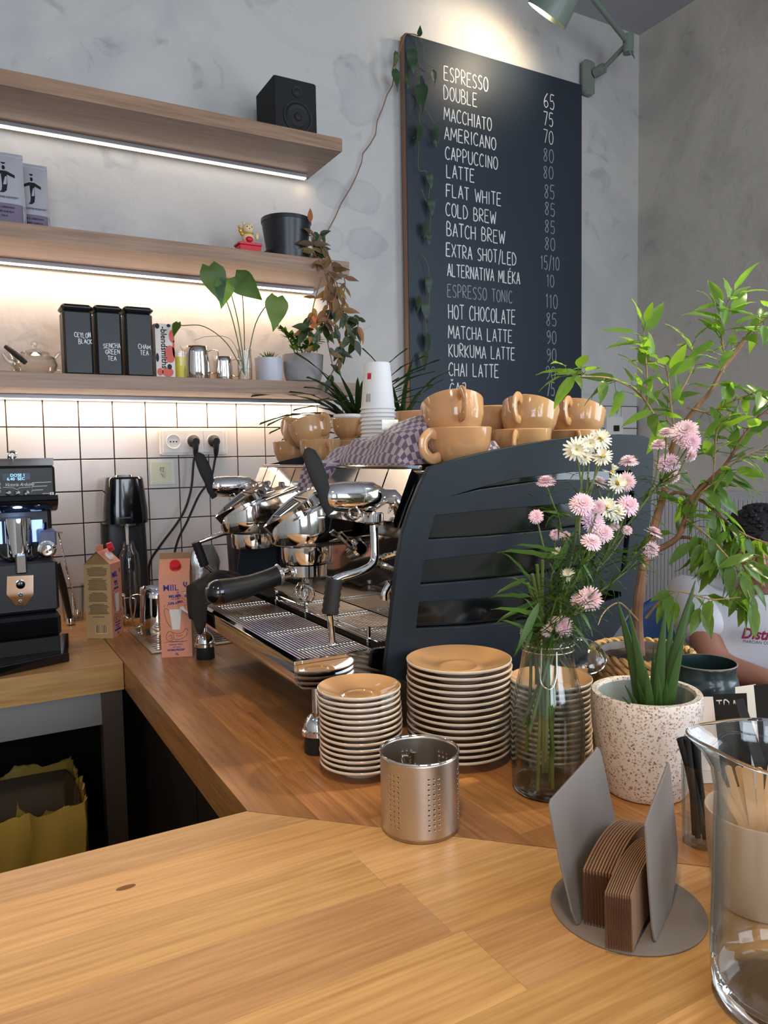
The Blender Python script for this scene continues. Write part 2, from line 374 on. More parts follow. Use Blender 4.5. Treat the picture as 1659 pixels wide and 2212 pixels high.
class MB:
    def __init__(s): s.v = []; s.f = []; s.mi = []; s.uv = {}; s.m = 0
    def add(s, vs, fs):
        k = len(s.v); s.v += [Vector(q) for q in vs]
        for f in fs: s.f.append([i + k for i in f]); s.mi.append(s.m)
        return s
    def mat(s, i): s.m = i; return s
    def box(s, a, b, bev=0.0):
        x0, y0, z0 = a; x1, y1, z1 = b
        if x0 > x1: x0, x1 = x1, x0
        if y0 > y1: y0, y1 = y1, y0
        if z0 > z1: z0, z1 = z1, z0
        if bev <= 0:
            return s.add([(x0, y0, z0), (x1, y0, z0), (x1, y1, z0), (x0, y1, z0), (x0, y0, z1), (x1, y0, z1), (x1, y1, z1), (x0, y1, z1)],
                         [(3, 2, 1, 0), (4, 5, 6, 7), (0, 1, 5, 4), (1, 2, 6, 5), (2, 3, 7, 6), (3, 0, 4, 7)])
        e = min(bev, (x1 - x0) * .49, (y1 - y0) * .49, (z1 - z0) * .49)
        return s.prism([(x0 + e, y0), (x1 - e, y0), (x1, y0 + e), (x1, y1 - e), (x1 - e, y1), (x0 + e, y1), (x0, y1 - e), (x0, y0 + e)], z0, z1, e)
    def prism(s, poly, z0, z1, bev=0.0):
        n = len(poly)
        if bev > 0:
            cx = sum(p[0] for p in poly) / n; cy = sum(p[1] for p in poly) / n
            def ins(p):
                d = Vector((cx - p[0], cy - p[1])); l = d.length or 1; t = min(bev * 1.2, l * .5)
                return (p[0] + d.x / l * t, p[1] + d.y / l * t)
            inner = [ins(p) for p in poly]
            rings = [[(*p, z0) for p in inner], [(*p, z0 + bev) for p in poly], [(*p, z1 - bev) for p in poly], [(*p, z1) for p in inner]]
        else: rings = [[(*p, z0) for p in poly], [(*p, z1) for p in poly]]
        vs = [q for r in rings for q in r]; fs = []
        for k in range(len(rings) - 1):
            for i in range(n): j = (i + 1) % n; fs.append((k * n + i, k * n + j, (k + 1) * n + j, (k + 1) * n + i))
        fs.append(tuple(reversed(range(n)))); fs.append(tuple(range((len(rings) - 1) * n, len(rings) * n)))
        return s.add(vs, fs)
    def xform(s, start, mtx):
        for i in range(start, len(s.v)): s.v[i] = mtx @ s.v[i]
        return s
    def lathe(s, prof, ctr=(0, 0, 0), n=32, axis=None, close=False):
        """prof: (r, h) list; axis: direction of h (default z)"""
        ctr = Vector(ctr); k = len(s.v); q = Quaternion() if axis is None else Vector((0, 0, 1)).rotation_difference(Vector(axis).normalized())
        for (r, h) in prof:
            for i in range(n):
                a = 2 * PI * i / n; s.v.append(ctr + q @ Vector((r * math.cos(a), r * math.sin(a), h)))
        m = len(prof)
        for j in range(m - (0 if close else 1)):
            jj = (j + 1) % m
            for i in range(n):
                ii = (i + 1) % n; s.f.append([k + j * n + i, k + j * n + ii, k + jj * n + ii, k + jj * n + i]); s.mi.append(s.m)
        if not close:
            if prof[0][0] > 1e-6: s.f.append([k + i for i in reversed(range(n))]); s.mi.append(s.m)
            if prof[-1][0] > 1e-6: s.f.append([k + (m - 1) * n + i for i in range(n)]); s.mi.append(s.m)
        return s
    def cyl(s, a, b, r0, r1=None, n=20):
        a = Vector(a); b = Vector(b); r1 = r0 if r1 is None else r1
        return s.lathe([(r0, 0), (r1, (b - a).length)], a, n, b - a)
    def tube(s, path, r, n=8, flat=1.0, up=None, closed=False):
        """r: number or list; flat: second radius factor"""
        P_ = [Vector(p) for p in path]; m = len(P_); rs = r if isinstance(r, (list, tuple)) else [r] * m
        k = len(s.v); prev = None
        for i, p in enumerate(P_):
            if closed: t = (P_[(i + 1) % m] - P_[i - 1])
            else: t = (P_[min(i + 1, m - 1)] - P_[max(i - 1, 0)])
            t = t.normalized() if t.length > 1e-9 else Vector((0, 0, 1))
            if prev is None:
                u = Vector(up) if up is not None else (Vector((0, 0, 1)) if abs(t.z) < .9 else Vector((1, 0, 0)))
                u = (u - t * u.dot(t)).normalized()
            else: u = (prev - t * prev.dot(t)); u = u.normalized() if u.length > 1e-6 else prev
            prev = u; w = t.cross(u)
            for j in range(n):
                a = 2 * PI * j / n; s.v.append(p + u * (math.cos(a) * rs[i] * flat) + w * (math.sin(a) * rs[i]))
        for i in range(m - (0 if closed else 1)):
            ii = (i + 1) % m
            for j in range(n):
                jj = (j + 1) % n; s.f.append([k + i * n + j, k + i * n + jj, k + ii * n + jj, k + ii * n + j]); s.mi.append(s.m)
        if not closed:
            s.f.append([k + j for j in reversed(range(n))]); s.mi.append(s.m)
            s.f.append([k + (m - 1) * n + j for j in range(n)]); s.mi.append(s.m)
        return s
    def ell(s, ctr, rad, n=16, m=10, q=None):
        ctr = Vector(ctr); k = len(s.v)
        for i in range(m + 1):
            t = PI * i / m
            for j in range(n):
                a = 2 * PI * j / n; d = Vector((rad[0] * math.sin(t) * math.cos(a), rad[1] * math.sin(t) * math.sin(a), rad[2] * math.cos(t)))
                if q is not None: d = q @ d
                s.v.append(ctr + d)
        for i in range(m):
            for j in range(n):
                jj = (j + 1) % n; s.f.append([k + i * n + j, k + (i + 1) * n + j, k + (i + 1) * n + jj, k + i * n + jj]); s.mi.append(s.m)
        return s
    def grid(s, fn, nu, nv, uv=False):
        k = len(s.v)
        for i in range(nu + 1):
            for j in range(nv + 1):
                s.v.append(Vector(fn(i / nu, j / nv)))
                if uv: s.uv[len(s.v) - 1] = (i / nu, j / nv)
        for i in range(nu):
            for j in range(nv):
                a = k + i * (nv + 1) + j; s.f.append([a, a + nv + 1, a + nv + 2, a + 1]); s.mi.append(s.m)
        return s
    def mesh(s, name, mats, smooth=True, off=None, angle=0.6):
        me = bpy.data.meshes.new(name)
        off = off or Vector((0, 0, 0))
        me.from_pydata([v - off for v in s.v], [], s.f)
        if not isinstance(mats, (list, tuple)): mats = [mats]
        for m in mats: me.materials.append(m)
        if len(mats) > 1: me.polygons.foreach_set('material_index', s.mi)
        if s.uv:
            u = me.uv_layers.new(name='UVMap')
            for lp in me.loops: u.data[lp.index].uv = s.uv.get(lp.vertex_index, (0, 0))
        me.update(); me.validate()
        if smooth:
            me.polygons.foreach_set('use_smooth', [True] * len(me.polygons))
            try: me.set_sharp_from_angle(angle=angle)
            except Exception: pass
        return me
    def build(s, name, mats, parent=None, smooth=True, kind=None, label=None, bevel=0, solid=0, subd=0, angle=0.6):
        me = s.mesh(name, mats, smooth, _root_loc(parent) if parent else None, angle)
        o = link(name, me, parent, kind, label)
        if solid: q = o.modifiers.new('s', 'SOLIDIFY'); q.thickness = solid; q.offset = 0
        if bevel: q = o.modifiers.new('b', 'BEVEL'); q.width = bevel; q.segments = 2; q.limit_method = 'ANGLE'; q.angle_limit = .6; q.harden_normals = False
        if subd: q = o.modifiers.new('d', 'SUBSURF'); q.levels = subd; q.render_levels = subd
        return o

def bez(pts, n=6):
    """Catmull-Rom through the points"""
    p = [Vector(q) for q in pts]; p = [p[0] * 2 - p[1]] + p + [p[-1] * 2 - p[-2]]; out = []
    for i in range(1, len(p) - 2):
        for k in range(n):
            t = k / n; a, b, c_, d = p[i - 1], p[i], p[i + 1], p[i + 2]
            out.append(.5 * ((2 * b) + (c_ - a) * t + (2 * a - 5 * b + 4 * c_ - d) * t * t + (3 * b - 3 * c_ + d - a) * t ** 3))
    out.append(p[-2]); return out
def lerpl(a, b, n): return [a + (b - a) * i / (n - 1) for i in range(n)]

def text_obj(s, size, name, mat, parent, pos, ux, uy, align='LEFT', depth=0.0004, sx=1.0, bold=0.0, shear=0.0):
    """flat print: text laid at pos along ux with height direction uy"""
    cu = bpy.data.curves.new('t', 'FONT'); cu.body = s; cu.size = size; cu.align_x = align; cu.extrude = depth; cu.offset = bold; cu.shear = shear
    cu.resolution_u = 3
    t = bpy.data.objects.new('t', cu)
    me = bpy.data.meshes.new_from_object(t)
    bpy.data.objects.remove(t); bpy.data.curves.remove(cu)
    ux = Vector(ux).normalized(); uy = Vector(uy).normalized(); uz = ux.cross(uy)
    m = Matrix((ux * sx, uy, uz)).transposed().to_4x4(); m.translation = Vector(pos) - (_root_loc(parent) if parent else Vector((0, 0, 0)))
    me.transform(m); me.materials.clear(); me.materials.append(mat); me.name = name
    return link(name, me, parent)

# hand-drawn capitals: strokes in a unit box
_O = [(.5 + .48 * math.sin(a * PI / 6), .5 + .5 * math.cos(a * PI / 6)) for a in range(13)]
G = {
 'A': [[(0, 0), (.5, 1), (1, 0)], [(.2, .35), (.85, .35)]], 'B': [[(0, 0), (.05, 1), (.6, .95), (.75, .78), (.55, .55), (.05, .52)], [(.3, .53), (.8, .45), (.95, .22), (.6, 0), (0, 0)]],
 'C': [[(.95, .85), (.6, 1), (.2, .85), (0, .5), (.15, .12), (.6, 0), (.95, .12)]], 'D': [[(0, 0), (0, 1), (.6, .9), (.95, .5), (.65, .1), (0, 0)]],
 'E': [[(.95, 1), (.05, 1), (0, 0), (.95, 0)], [(0, .52), (.75, .54)]], 'F': [[(.95, 1), (.05, 1), (0, 0)], [(0, .52), (.75, .54)]],
 'G': [[(.95, .85), (.5, 1), (0, .5), (.5, 0), (.95, .15), (.95, .45), (.6, .45)]], 'H': [[(0, 0), (0, 1)], [(.95, 0), (.95, 1)], [(0, .5), (.95, .52)]],
 'I': [[(.5, 0), (.5, 1)]], 'J': [[(.2, 1), (.9, 1), (.8, .2), (.45, 0), (.05, .12)]], 'K': [[(0, 0), (0, 1)], [(.9, 1), (.05, .48), (.95, 0)]],
 'L': [[(0, 1), (0, 0), (.85, 0)]], 'M': [[(0, 0), (.1, 1), (.5, .3), (.88, 1), (1, 0)]], 'N': [[(0, 0), (.05, 1), (.92, 0), (.95, 1)]],
 'O': [_O], 'P': [[(.05, 0), (.05, 1), (.7, .95), (.9, .75), (.65, .5), (.05, .45)]], 'R': [[(.05, 0), (.05, 1), (.7, .95), (.88, .75), (.65, .53), (.05, .5), (.95, 0)]],
 'S': [[(.9, .88), (.5, 1), (.1, .8), (.3, .57), (.75, .42), (.9, .2), (.5, 0), (.05, .1)]], 'T': [[(0, 1), (1, 1)], [(.5, 1), (.5, 0)]],
 'U': [[(0, 1), (.05, .2), (.5, 0), (.9, .2), (.95, 1)]], 'V': [[(0, 1), (.5, 0), (1, 1)]], 'W': [[(0, 1), (.22, 0), (.5, .75), (.75, 0), (1, 1)]],
 'X': [[(0, 1), (1, 0)], [(1, 1), (0, 0)]], 'Y': [[(0, 1), (.5, .5), (1, 1)], [(.5, .5), (.5, 0)]], '/': [[(.1, -.1), (.9, 1.1)]],
 '0': [_O], '1': [[(.1, .8), (.55, 1), (.55, 0)]], '5': [[(.9, 1), (.2, 1), (.12, .55), (.6, .6), (.9, .32), (.6, 0), (.05, .08)]],
 '6': [[(.8, 1), (.25, .65), (.05, .25), (.45, 0), (.9, .22), (.6, .48), (.1, .35)]], '7': [[(.05, 1), (.95, 1), (.4, 0)]],
 '8': [[(.85, .85), (.5, 1), (.15, .8), (.8, .32), (.5, 0), (.1, .22), (.6, .6), (.85, .85)]],
 '9': [[(.85, .7), (.5, .5), (.12, .75), (.5, 1), (.88, .8), (.85, .3), (.3, 0)]], '.': [[(.45, 0), (.55, .04)]],
}
G['É'] = G['E'] + [[(.4, 1.12), (.7, 1.28)]]
G['Č'] = G['C'] + [[(.3, 1.3), (.5, 1.14), (.75, 1.3)]]
WID = {'I': .35, '1': .55, 'M': 1.35, 'W': 1.35, ' ': .75, '/': .7, 'O': 1.05, '.': .3}
def strokes(s, name, mat, parent, org, ux, uy, width, height, r=0.0016, jig=.03, proud=0.0006):
    """handwritten capitals as flat chalk ribbons lying on the surface"""
    ux = Vector(ux); uy = Vector(uy); nz = ux.cross(uy).normalized(); b = MB()
    tot = sum(WID.get(ch, 1) + .32 for ch in s) - .32; u = width / tot; x = 0; org = Vector(org)
    for ch in s:
        w = WID.get(ch, 1); dy = R.uniform(-jig, jig); hh = 1 + R.uniform(-jig, jig)
        if ch == 'I' or ch == '1': pass
        for st in G.get(ch, []):
            pts = [org + ux * ((x + p[0] * w) * u + R.uniform(-1, 1) * jig * .06 * u) + uy * ((p[1] * hh + dy) * height) for p in st]
            if len(pts) > 2 and ch in 'OCSGDPRBU0568993J': pts = bez(pts, 3)
            rr = [r * R.uniform(.8, 1.15) for _ in pts]; pts = [p + nz * proud for p in pts]; run = [0]
            for k in range(1, len(pts)):          # break the stroke where it turns sharply
                run.append(k)
                if k == len(pts) - 1 or (pts[k] - pts[k - 1]).angle(pts[k + 1] - pts[k], 0) > .6:
                    b.tube([pts[q] for q in run], [rr[q] for q in run], 5, up=nz); run = [k]
        x += w + .32
    # squash to the surface
    for i, v in enumerate(b.v):
        d = (v - org).dot(nz); b.v[i] = v - nz * (d - max(0.0, d * .35))
    return b.build(name, mat, parent)

# leaves: shared meshes, stem at origin, growing along +x, upper side +z
def leaf_mesh(name, mat, L=1.0, Wd=.4, droop=.15, fold=.12, tip=1.0, wavy=.02, heart=0.0, n=7, tipw=1.0):
    b = MB()
    rows = []
    for i in range(n + 1):
        t = i / n; w = Wd * .5 * (math.sin(PI * min(1, t ** (.75 if heart == 0 else .5))) ** (.9)) * (1 - t * .25 * tipw)
        if i == 0: w = Wd * .5 * heart * .55
        if i == n: w = 0.002 * L
        x = t * L - (heart * .12 * L if i == 0 else 0); z = -droop * L * t * t + wavy * L * math.sin(t * 11)
        rows.append([(x, -w, z + fold * w + wavy * L * math.sin(t * 17)), (x + (heart * .12 * L if i == 0 else 0), 0, z), (x, w, z + fold * w + wavy * L * math.sin(t * 14 + 1))])
    for r in rows: b.v += [Vector(q) for q in r]
    for i in range(n):
        for j in range(2): a = i * 3 + j; b.f.append([a, a + 3, a + 4, a + 1]); b.mi.append(0)
    return b.mesh(name, mat, True, angle=3)
def put_leaf(me, parent, pos, d, up=(0, 0, 1), s=1.0, color=None, name='leaf', roll=0.0):
    d = Vector(d).normalized(); up = Vector(up); u = up - d * up.dot(d)
    if u.length < 1e-3: u = Vector((1, 0, 0)) - d * d.x
    u.normalize(); y = u.cross(d); m = Matrix((d, y, u)).transposed().to_4x4()
    m = m @ Matrix.Rotation(roll, 4, 'X')
    m = m @ Matrix.Diagonal((s, s, s, 1)); m.translation = Vector(pos) - (_root_loc(parent) if parent else Vector((0, 0, 0)))
    o = link(name, me, parent); o.matrix_local = m
    if color: o.color = color
    return o
def shade(lo, hi): k = R.uniform(lo, hi); return (k, k * R.uniform(.95, 1.05), k * R.uniform(.9, 1.1), 1)
ORD = ['first', 'second', 'third', 'fourth', 'fifth', 'sixth', 'seventh', 'eighth', 'ninth', 'tenth', 'eleventh', 'twelfth', 'thirteenth', 'fourteenth', 'fifteenth', 'sixteenth', 'seventeenth', 'eighteenth']

# ================================================================== THE ROOM
YW = 2.52
def struct(name, b, mat, parent=None, **k):
    o = b.build(name, mat, parent, smooth=False, **k)
    if not parent: o['kind'] = 'structure'
    return o
struct('floor', MB().box((-2.3, -3.3, -.1), (2.9, 2.7, 0)), M['floor'])
struct('ceiling', MB().box((-2.3, -3.3, 3.21), (2.9, 2.7, 3.31)), M['ceiling'])
wall_back = struct('wall_back', MB().box((-2.3, YW, 0), (2.9, YW + .15, 3.21)), M['plaster'])
struct('wall_left', MB().box((-2.3, -3.3, 0), (-2.15, YW, 3.21)), M['plaster'])
b = MB()
b.box((2.74, .6, 0), (2.9, YW, 3.21)); b.box((2.74, -3.2, 0), (2.9, -1.3, 3.21)); b.box((2.74, -1.3, 0), (2.9, .6, 1.0)); b.box((2.74, -1.3, 2.9), (2.9, .6, 3.21))
struct('wall_right', b, M['plaster_right'])
b = MB()
for x0, x1 in ((-2.15, -1.75), (-.15, .55), (2.15, 2.74)): b.box((x0, -3.3, 0), (x1, -3.15, 3.21))
for x0, x1 in ((-1.75, -.15), (.55, 2.15)): b.box((x0, -3.3, 0), (x1, -3.15, .9)); b.box((x0, -3.3, 2.95), (x1, -3.15, 3.21))
struct('wall_front', b, M['plaster'])
for n, (o, u, w, z0, z1) in enumerate([((2.80, -1.3), (0, 1), 1.9, 1.0, 2.9), ((-1.75, -3.22), (1, 0), 1.6, .9, 2.95), ((.55, -3.22), (1, 0), 1.6, .9, 2.95)]):
    b = MB(); t = .05
    def bx(a0, a1, q0, q1):
        if u[0]: b.box((o[0] + a0, o[1] - .03, q0), (o[0] + a1, o[1] + .03, q1))
        else: b.box((o[0] - .03, o[1] + a0, q0), (o[0] + .03, o[1] + a1, q1))
    bx(0, t, z0, z1); bx(w - t, w, z0, z1); bx(w / 2 - t / 2, w / 2 + t / 2, z0 + t, z1 - t); bx(t, w - t, z0, z0 + t); bx(t, w - t, z1 - t, z1)
    struct('window_%d' % (n + 1), b, M['white'])

# tiles on the back wall: a dark grouted bed with every tile proud of it
b = MB().box((-.3, YW - .007, .88), (2.738, YW, 1.573)); bed = b.build('tile_bed', M['grout'], wall_back, smooth=False)
PX, PZ, GAP = .1, .0985, .0032
tile_me = MB().box((-PX / 2 + GAP / 2, -.006, -PZ / 2 + GAP / 2), (PX / 2 - GAP / 2, .004, PZ / 2 - GAP / 2)).mesh('tile', M['tile'], False)
tl = MB()
e = .0012
hx = PX / 2 - GAP / 2; hz = PZ / 2 - GAP / 2
tl.add([(-hx, .003, -hz), (hx, .003, -hz), (hx, .003, hz), (-hx, .003, hz), (-hx, -.004, -hz), (hx, -.004, -hz), (hx, -.004, hz), (-hx, -.004, hz),
        (-hx + e, -.0055, -hz + e), (hx - e, -.0055, -hz + e), (hx - e, -.0055, hz - e), (-hx + e, -.0055, hz - e)],
       [(0, 1, 5, 4), (1, 2, 6, 5), (2, 3, 7, 6), (3, 0, 4, 7), (4, 5, 9, 8), (5, 6, 10, 9), (6, 7, 11, 10), (7, 4, 8, 11), (8, 9, 10, 11)])
tile_me = tl.mesh('tile', M['tile'], False)
for i in range(-1, 27):
    for j in range(7):
        x = .029 + PX * (i + .5)
        if x + hx > 2.738: continue
        o = link('tile', tile_me, wall_back); o.location = (x, YW - .008, 1.571 - PZ * (j + .5))
        o.rotation_euler = (R.uniform(-.006, .006), 0, R.uniform(-.006, .006)); k = R.uniform(.93, 1.0); o.color = (k, k * .995, k * .985, 1)

# ------------------------------------------------------------------ worktops: every oak stave is a piece
CT = .9; TH = .065
def clip(poly, a, b_, c_):
    """keep a*x+b*y<=c"""
    out = []
    for i in range(len(poly)):
        p, q = poly[i], poly[(i + 1) % len(poly)]; dp = a * p[0] + b_ * p[1] - c_; dq = a * q[0] + b_ * q[1] - c_
        if dp <= 0: out.append(p)
        if dp * dq < 0: t = dp / (dp - dq); out.append((p[0] + (q[0] - p[0]) * t, p[1] + (q[1] - p[1]) * t))
    return out
def toparea(poly):
    return abs(sum(poly[i][0] * poly[(i + 1) % len(poly)][1] - poly[(i + 1) % len(poly)][0] * poly[i][1] for i in range(len(poly)))) / 2
def worktop(root, along, lo, hi, s0, s1, clips, mat, widths, lens, tones, seed):
    r = random.Random(seed); v = lo
    while v < hi - .003:
        w = min(r.uniform(*widths), hi - v)
        if hi - v - w < .02: w = hi - v
        u = s0 - r.uniform(0, .3)
        while u < s1:
            l = r.uniform(*lens); a0, a1 = max(u, s0), min(u + l, s1)
            if a1 - a0 > .002:
                g = .0001
                poly = [(a0 + g, v + g), (a1 - g, v + g), (a1 - g, v + w - g), (a0 + g, v + w - g)]
                if along == 'Y': poly = [(p[1], p[0]) for p in reversed(poly)]
                for cl in clips:
                    if len(poly) > 2: poly = clip(poly, *cl)
                if len(poly) > 2 and toparea(poly) > 1e-5:
                    cx = sum(p[0] for p in poly) / len(poly)
                    o = MB().prism(poly, CT - TH, CT + r.uniform(-.00008, .00008), .0002).build('stave', mat, root, smooth=False)
                    k = r.uniform(*tones); o.color = (k, k * r.uniform(.93, 1.0), k * r.uniform(.85, 1.0), 1)
            u += l
        v += w
SB = .313 + .953        # the mitre: x + y = SB
bar = thing('bar_worktop', 'pale golden oak block worktop of the front bar with a dark knot', 'countertop')
worktop(bar, 'X', .085, .953, -1.1, 1.19, [(1, 1, SB - .0012)], M['staveX'], (.075, .13), (.34, .75), (.84, 1.14), 3)
side = thing('side_worktop', 'darker oak worktop running under the coffee machine to the wall', 'countertop')
worktop(side, 'Y', .313, 1.19, .05, 2.512, [(-1, -1, -SB - .0012)], M['staveY'], (.05, .085), (.25, .5), (.74, 1.08), 5)
back = thing('back_worktop', 'oak worktop under the grinder along the tiled wall', 'countertop')
worktop(back, 'X', 1.828, 2.512, -1.1, .3115, [], M['staveX'], (.05, .085), (.3, .6), (.66, .84), 8)
# knot in the front bar
kn = onz(272, 1917)
MB().lathe([(.0001, .0005), (.003, .0004), (.0045, .0)], (0, 0, 0), 14).xform(0, Matrix.Translation((kn.x, kn.y, CT + .00015)) @ Matrix.Diagonal((2.4, 1, 1, 1))).build('knot', P('knot', c(120, 78, 42), .5), bar)

# under the bar: dark carcass, steel frame, bin
car = thing('under_bar_cabinet', 'dark brown cabinet carcass under the worktop beside the machine', 'cabinet')
MB().box((.362, 1.0, .0), (1.1, 1.02, .834)).build('end_panel', M['sink'], car, smooth=False)
for ya, yb in ((1.022, 1.40), (1.404, 1.83), (1.834, 2.38)): MB().box((.362, ya, .05), (.380, yb, .832), .002).build('door_panel', M['sink'], car, smooth=False)
MB().box((.375, 1.02, .0), (.39, 2.38, .0495)).build('plinth', M['sink'], car, smooth=False)
MB().box((-1.1, .66, .0), (1.1, .68, .834)).build('bar_panel', M['sink'], car, smooth=False)
fr = thing('steel_underframe', 'brushed steel underframe with apron rail below the back worktop', 'frame')
MB().box((-1.1, 1.845, .755), (.262, 1.865, .834)).build('apron_rail', P('satin_rail', c(150, 146, 142), .45, .7), fr, smooth=False)
for x in (.262, -1.1): MB().box((x, 1.835, 0), (x + .046, 1.88, .834)).build('leg', M['legsteel'], fr, smooth=False)
MB().box((-1.1, 2.40, 0.0), (.36, 2.42, .834)).build('rear_panel', M['sink'], fr, smooth=False)
bn = thing('waste_bin', 'open waste bin lined with a translucent amber bag under the worktop', 'bin', (.0, 1.925, 0))
def binpt(u, v, out=0, ztop=.585):
    a = 2 * PI * u; ca, sa = math.cos(a), math.sin(a); k = 1 / max(abs(ca), abs(sa)) ** .82
    rx, ry = .225 * (.86 + .14 * v) + out, .150 * (.86 + .14 * v) + out
    return (.0 + rx * ca * k * .93, 1.925 + ry * sa * k * .93, .001 + ztop * v)
MB().grid(lambda u, v: binpt(u, v), 40, 4).build('bin_body', P('bin_brown', c(70, 54, 34), .7), bn, solid=.004)
def liner(u, v):
    a = u * 40; w = noise.noise(Vector((math.cos(2 * PI * u) * 6, math.sin(2 * PI * u) * 6, v * 4))) + .5 * noise.noise(Vector((math.cos(2 * PI * u) * 17, math.sin(2 * PI * u) * 17, v * 13)))
    if v < .5:
        t = v / .5; p = binpt(u, 1, .012 + .012 * w + .008 * (1 - t)); return (p[0], p[1], .26 + .34 * t + .02 * w * t)
    t = (v - .5) / .5; p = binpt(u, 1, .012 - .03 * t + .012 * w); return (p[0], p[1], .60 + .02 * w - .30 * max(0, t - .15))
MB().grid(liner, 150, 26).build('bin_liner', M['bin_bag'], bn)

# ------------------------------------------------------------------ shelves with led profiles
for nm, z, x1, lab in (('upper', 2.335, 1.118, 'topmost thick oak wall shelf carrying the speaker'), ('middle', 1.953, 1.134, 'middle oak wall shelf holding coffee bags and a black pot'), ('lower', 1.567, 1.152, 'lowest oak wall shelf above the tiles, crowded with tins and plants')):
    s_ = thing('wall_shelf', lab, 'shelf', (0, 0, 0), 'oak shelves on the left of the wall')
    MB().box((-1.2, 2.242, z), (x1, 2.519, z + .040), .0015).build('board', M['oakshelf'], s_, smooth=False)
    zz = z - .0005
    MB().box((-1.2, 2.470, zz - .011), (x1 - .025, 2.492, zz)).build('led_profile', M['alu'], s_, smooth=False)
    b = MB().box((-1.2, 2.473, zz - .014), (x1 - .026, 2.489, zz - .0112)); o = b.build('led_diffuser', M['led'], s_, smooth=False)

# ------------------------------------------------------------------ menu board
YB = 2.470
bd = thing('menu_board', 'tall black chalkboard drinks menu with white hand lettering and prices', 'menu board')
bl, br_, bt, bb = 1.495, 2.352, 2.895, 1.35
MB().box((bl, YB, bb), (br_, YB + .006, bt)).build('board_face', M['chalkboard'], bd, smooth=False)
MB().box((bl, YB + .0061, bb), (bl + .02, YW - .016, bt)).build('side_batten', M['boardedge'], bd, smooth=False)
MB().box((br_ - .02, YB + .0061, bb), (br_, YW - .016, bt)).build('side_batten', M['boardedge'], bd, smooth=False)
MB().box((bl + .02, YB + .0061, bt - .02), (br_ - .02, YW - .016, bt)).build('top_batten', M['boardedge'], bd, smooth=False)
def cpx(x, y): return (850 + x / 2.633, 40 + y / 2.633)
MENU = [('ESPRESSO', 287, 270, 350, 537, '65', 855, 425, 505, 915, 0), ('DOUBLE', 287, 380, 458, 475, '75', 852, 530, 605, 908, 0), ('MACCHIATO', 287, 503, 577, 557, '70', 852, 632, 705, 908, 0),
 ('AMERICANO', 290, 612, 685, 582, '80', 852, 737, 810, 910, 0), ('CAPPUCCINO', 295, 727, 800, 592, '80', 852, 835, 905, 908, 0), ('LATTE', 302, 828, 902, 460, '85', 858, 940, 1018, 915, 0),
 ('FLAT WHITE', 300, 938, 1012, 612, '85', 860, 1042, 1115, 918, 0), ('COLD BREW', 298, 1048, 1122, 582, '85', 860, 1145, 1215, 918, 0), ('BATCH BREW', 303, 1158, 1235, 633, '80', 860, 1245, 1315, 918, 0),
 ('EXTRA SHOT/LED', 300, 1278, 1352, 697, '15/10', 838, 1345, 1422, 942, 0), ('ALTERNATIVA MLÉKA', 307, 1393, 1465, 718, '10', 872, 1455, 1525, 912, 0), ('ESPRESSO TONIC', 307, 1510, 1582, 675, '110', 867, 1568, 1645, 932, 1),
 ('HOT CHOCOLATE', 313, 1625, 1707, 693, '85', 868, 1672, 1745, 927, 0), ('MATCHA LATTE', 312, 1745, 1818, 675, '90', 870, 1775, 1848, 925, 0), ('KURKUMA LATTE', 315, 1850, 1922, 690, '90', 870, 1875, 1950, 925, 0),
 ('CHAI LATTE', 315, 1957, 2032, 598, '90', 865, 1978, 2052, 920, 0), ('ČAJ', 320, 2072, 2142, 412, '75', 868, 2072, 2145, 917, 0)]
for (t, x0, y0, y1, x1, p, a0, b0, b1, a1, faint) in MENU:
    for s_, X0, Y0, Y1, X1 in ((t, x0, y0, y1, x1), (p, a0, b0, b1, a1)):
        lo = ony(*cpx(X0, Y1), YB); hi = ony(*cpx(X0, Y0), YB); xr = ony(*cpx(X1, Y1), YB).x
        dim = faint or (s_ == p and p not in ('65', '75'))
        strokes(s_, 'lettering', M['chalk_faint'] if (faint or (s_ == p and y0 > 600)) else M['chalk'], bd, (lo.x, YB - .0001, lo.z), (1, 0, 0), (0, 0, 1), xr - lo.x, hi.z - lo.z, .0023 if not dim else .0019)

# radiator on the right wall, light switch
ra = thing('panel_radiator', 'white ribbed panel radiator low on the grey side wall', 'radiator')
MB().box((2.70, 1.75, .25), (2.735, 2.44, 1.20), .004).build('panel', M['radiator'], ra, smooth=False)
for i in range(34):
    y = 1.76 + i * .02
    MB().box((2.6965, y, .28), (2.6995, y + .0165, 1.17), .001).build('rib', M['radiator'], ra, smooth=False)
sw = thing('wall_thermostat', 'small white thermostat on the tiled wall right of the menu board', 'thermostat')
p = ony(1325, 925, 2.50)
MB().box((p.x - .05, 2.488, p.z - .06), (p.x + .05, 2.508, p.z + .05), .003).build('housing', M['white'], sw, smooth=False)
MB().box((p.x - .012, 2.484, p.z - .014), (p.x + .022, 2.4879, p.z + .012), .001).build('display', M['black'], sw, smooth=False)

# ================================================================== ON THE SHELVES
Z1, Z2, Z3 = 2.3755, 1.9935, 1.6075
def ring(b, ctr, R_, r, axis=(0, 0, 1), n=28, m=8):
    q = Vector((0, 0, 1)).rotation_difference(Vector(axis).normalized())
    return b.tube([Vector(ctr) + q @ Vector((R_ * math.cos(2 * PI * i / n), R_ * math.sin(2 * PI * i / n), 0)) for i in range(n)], r, m, closed=True)

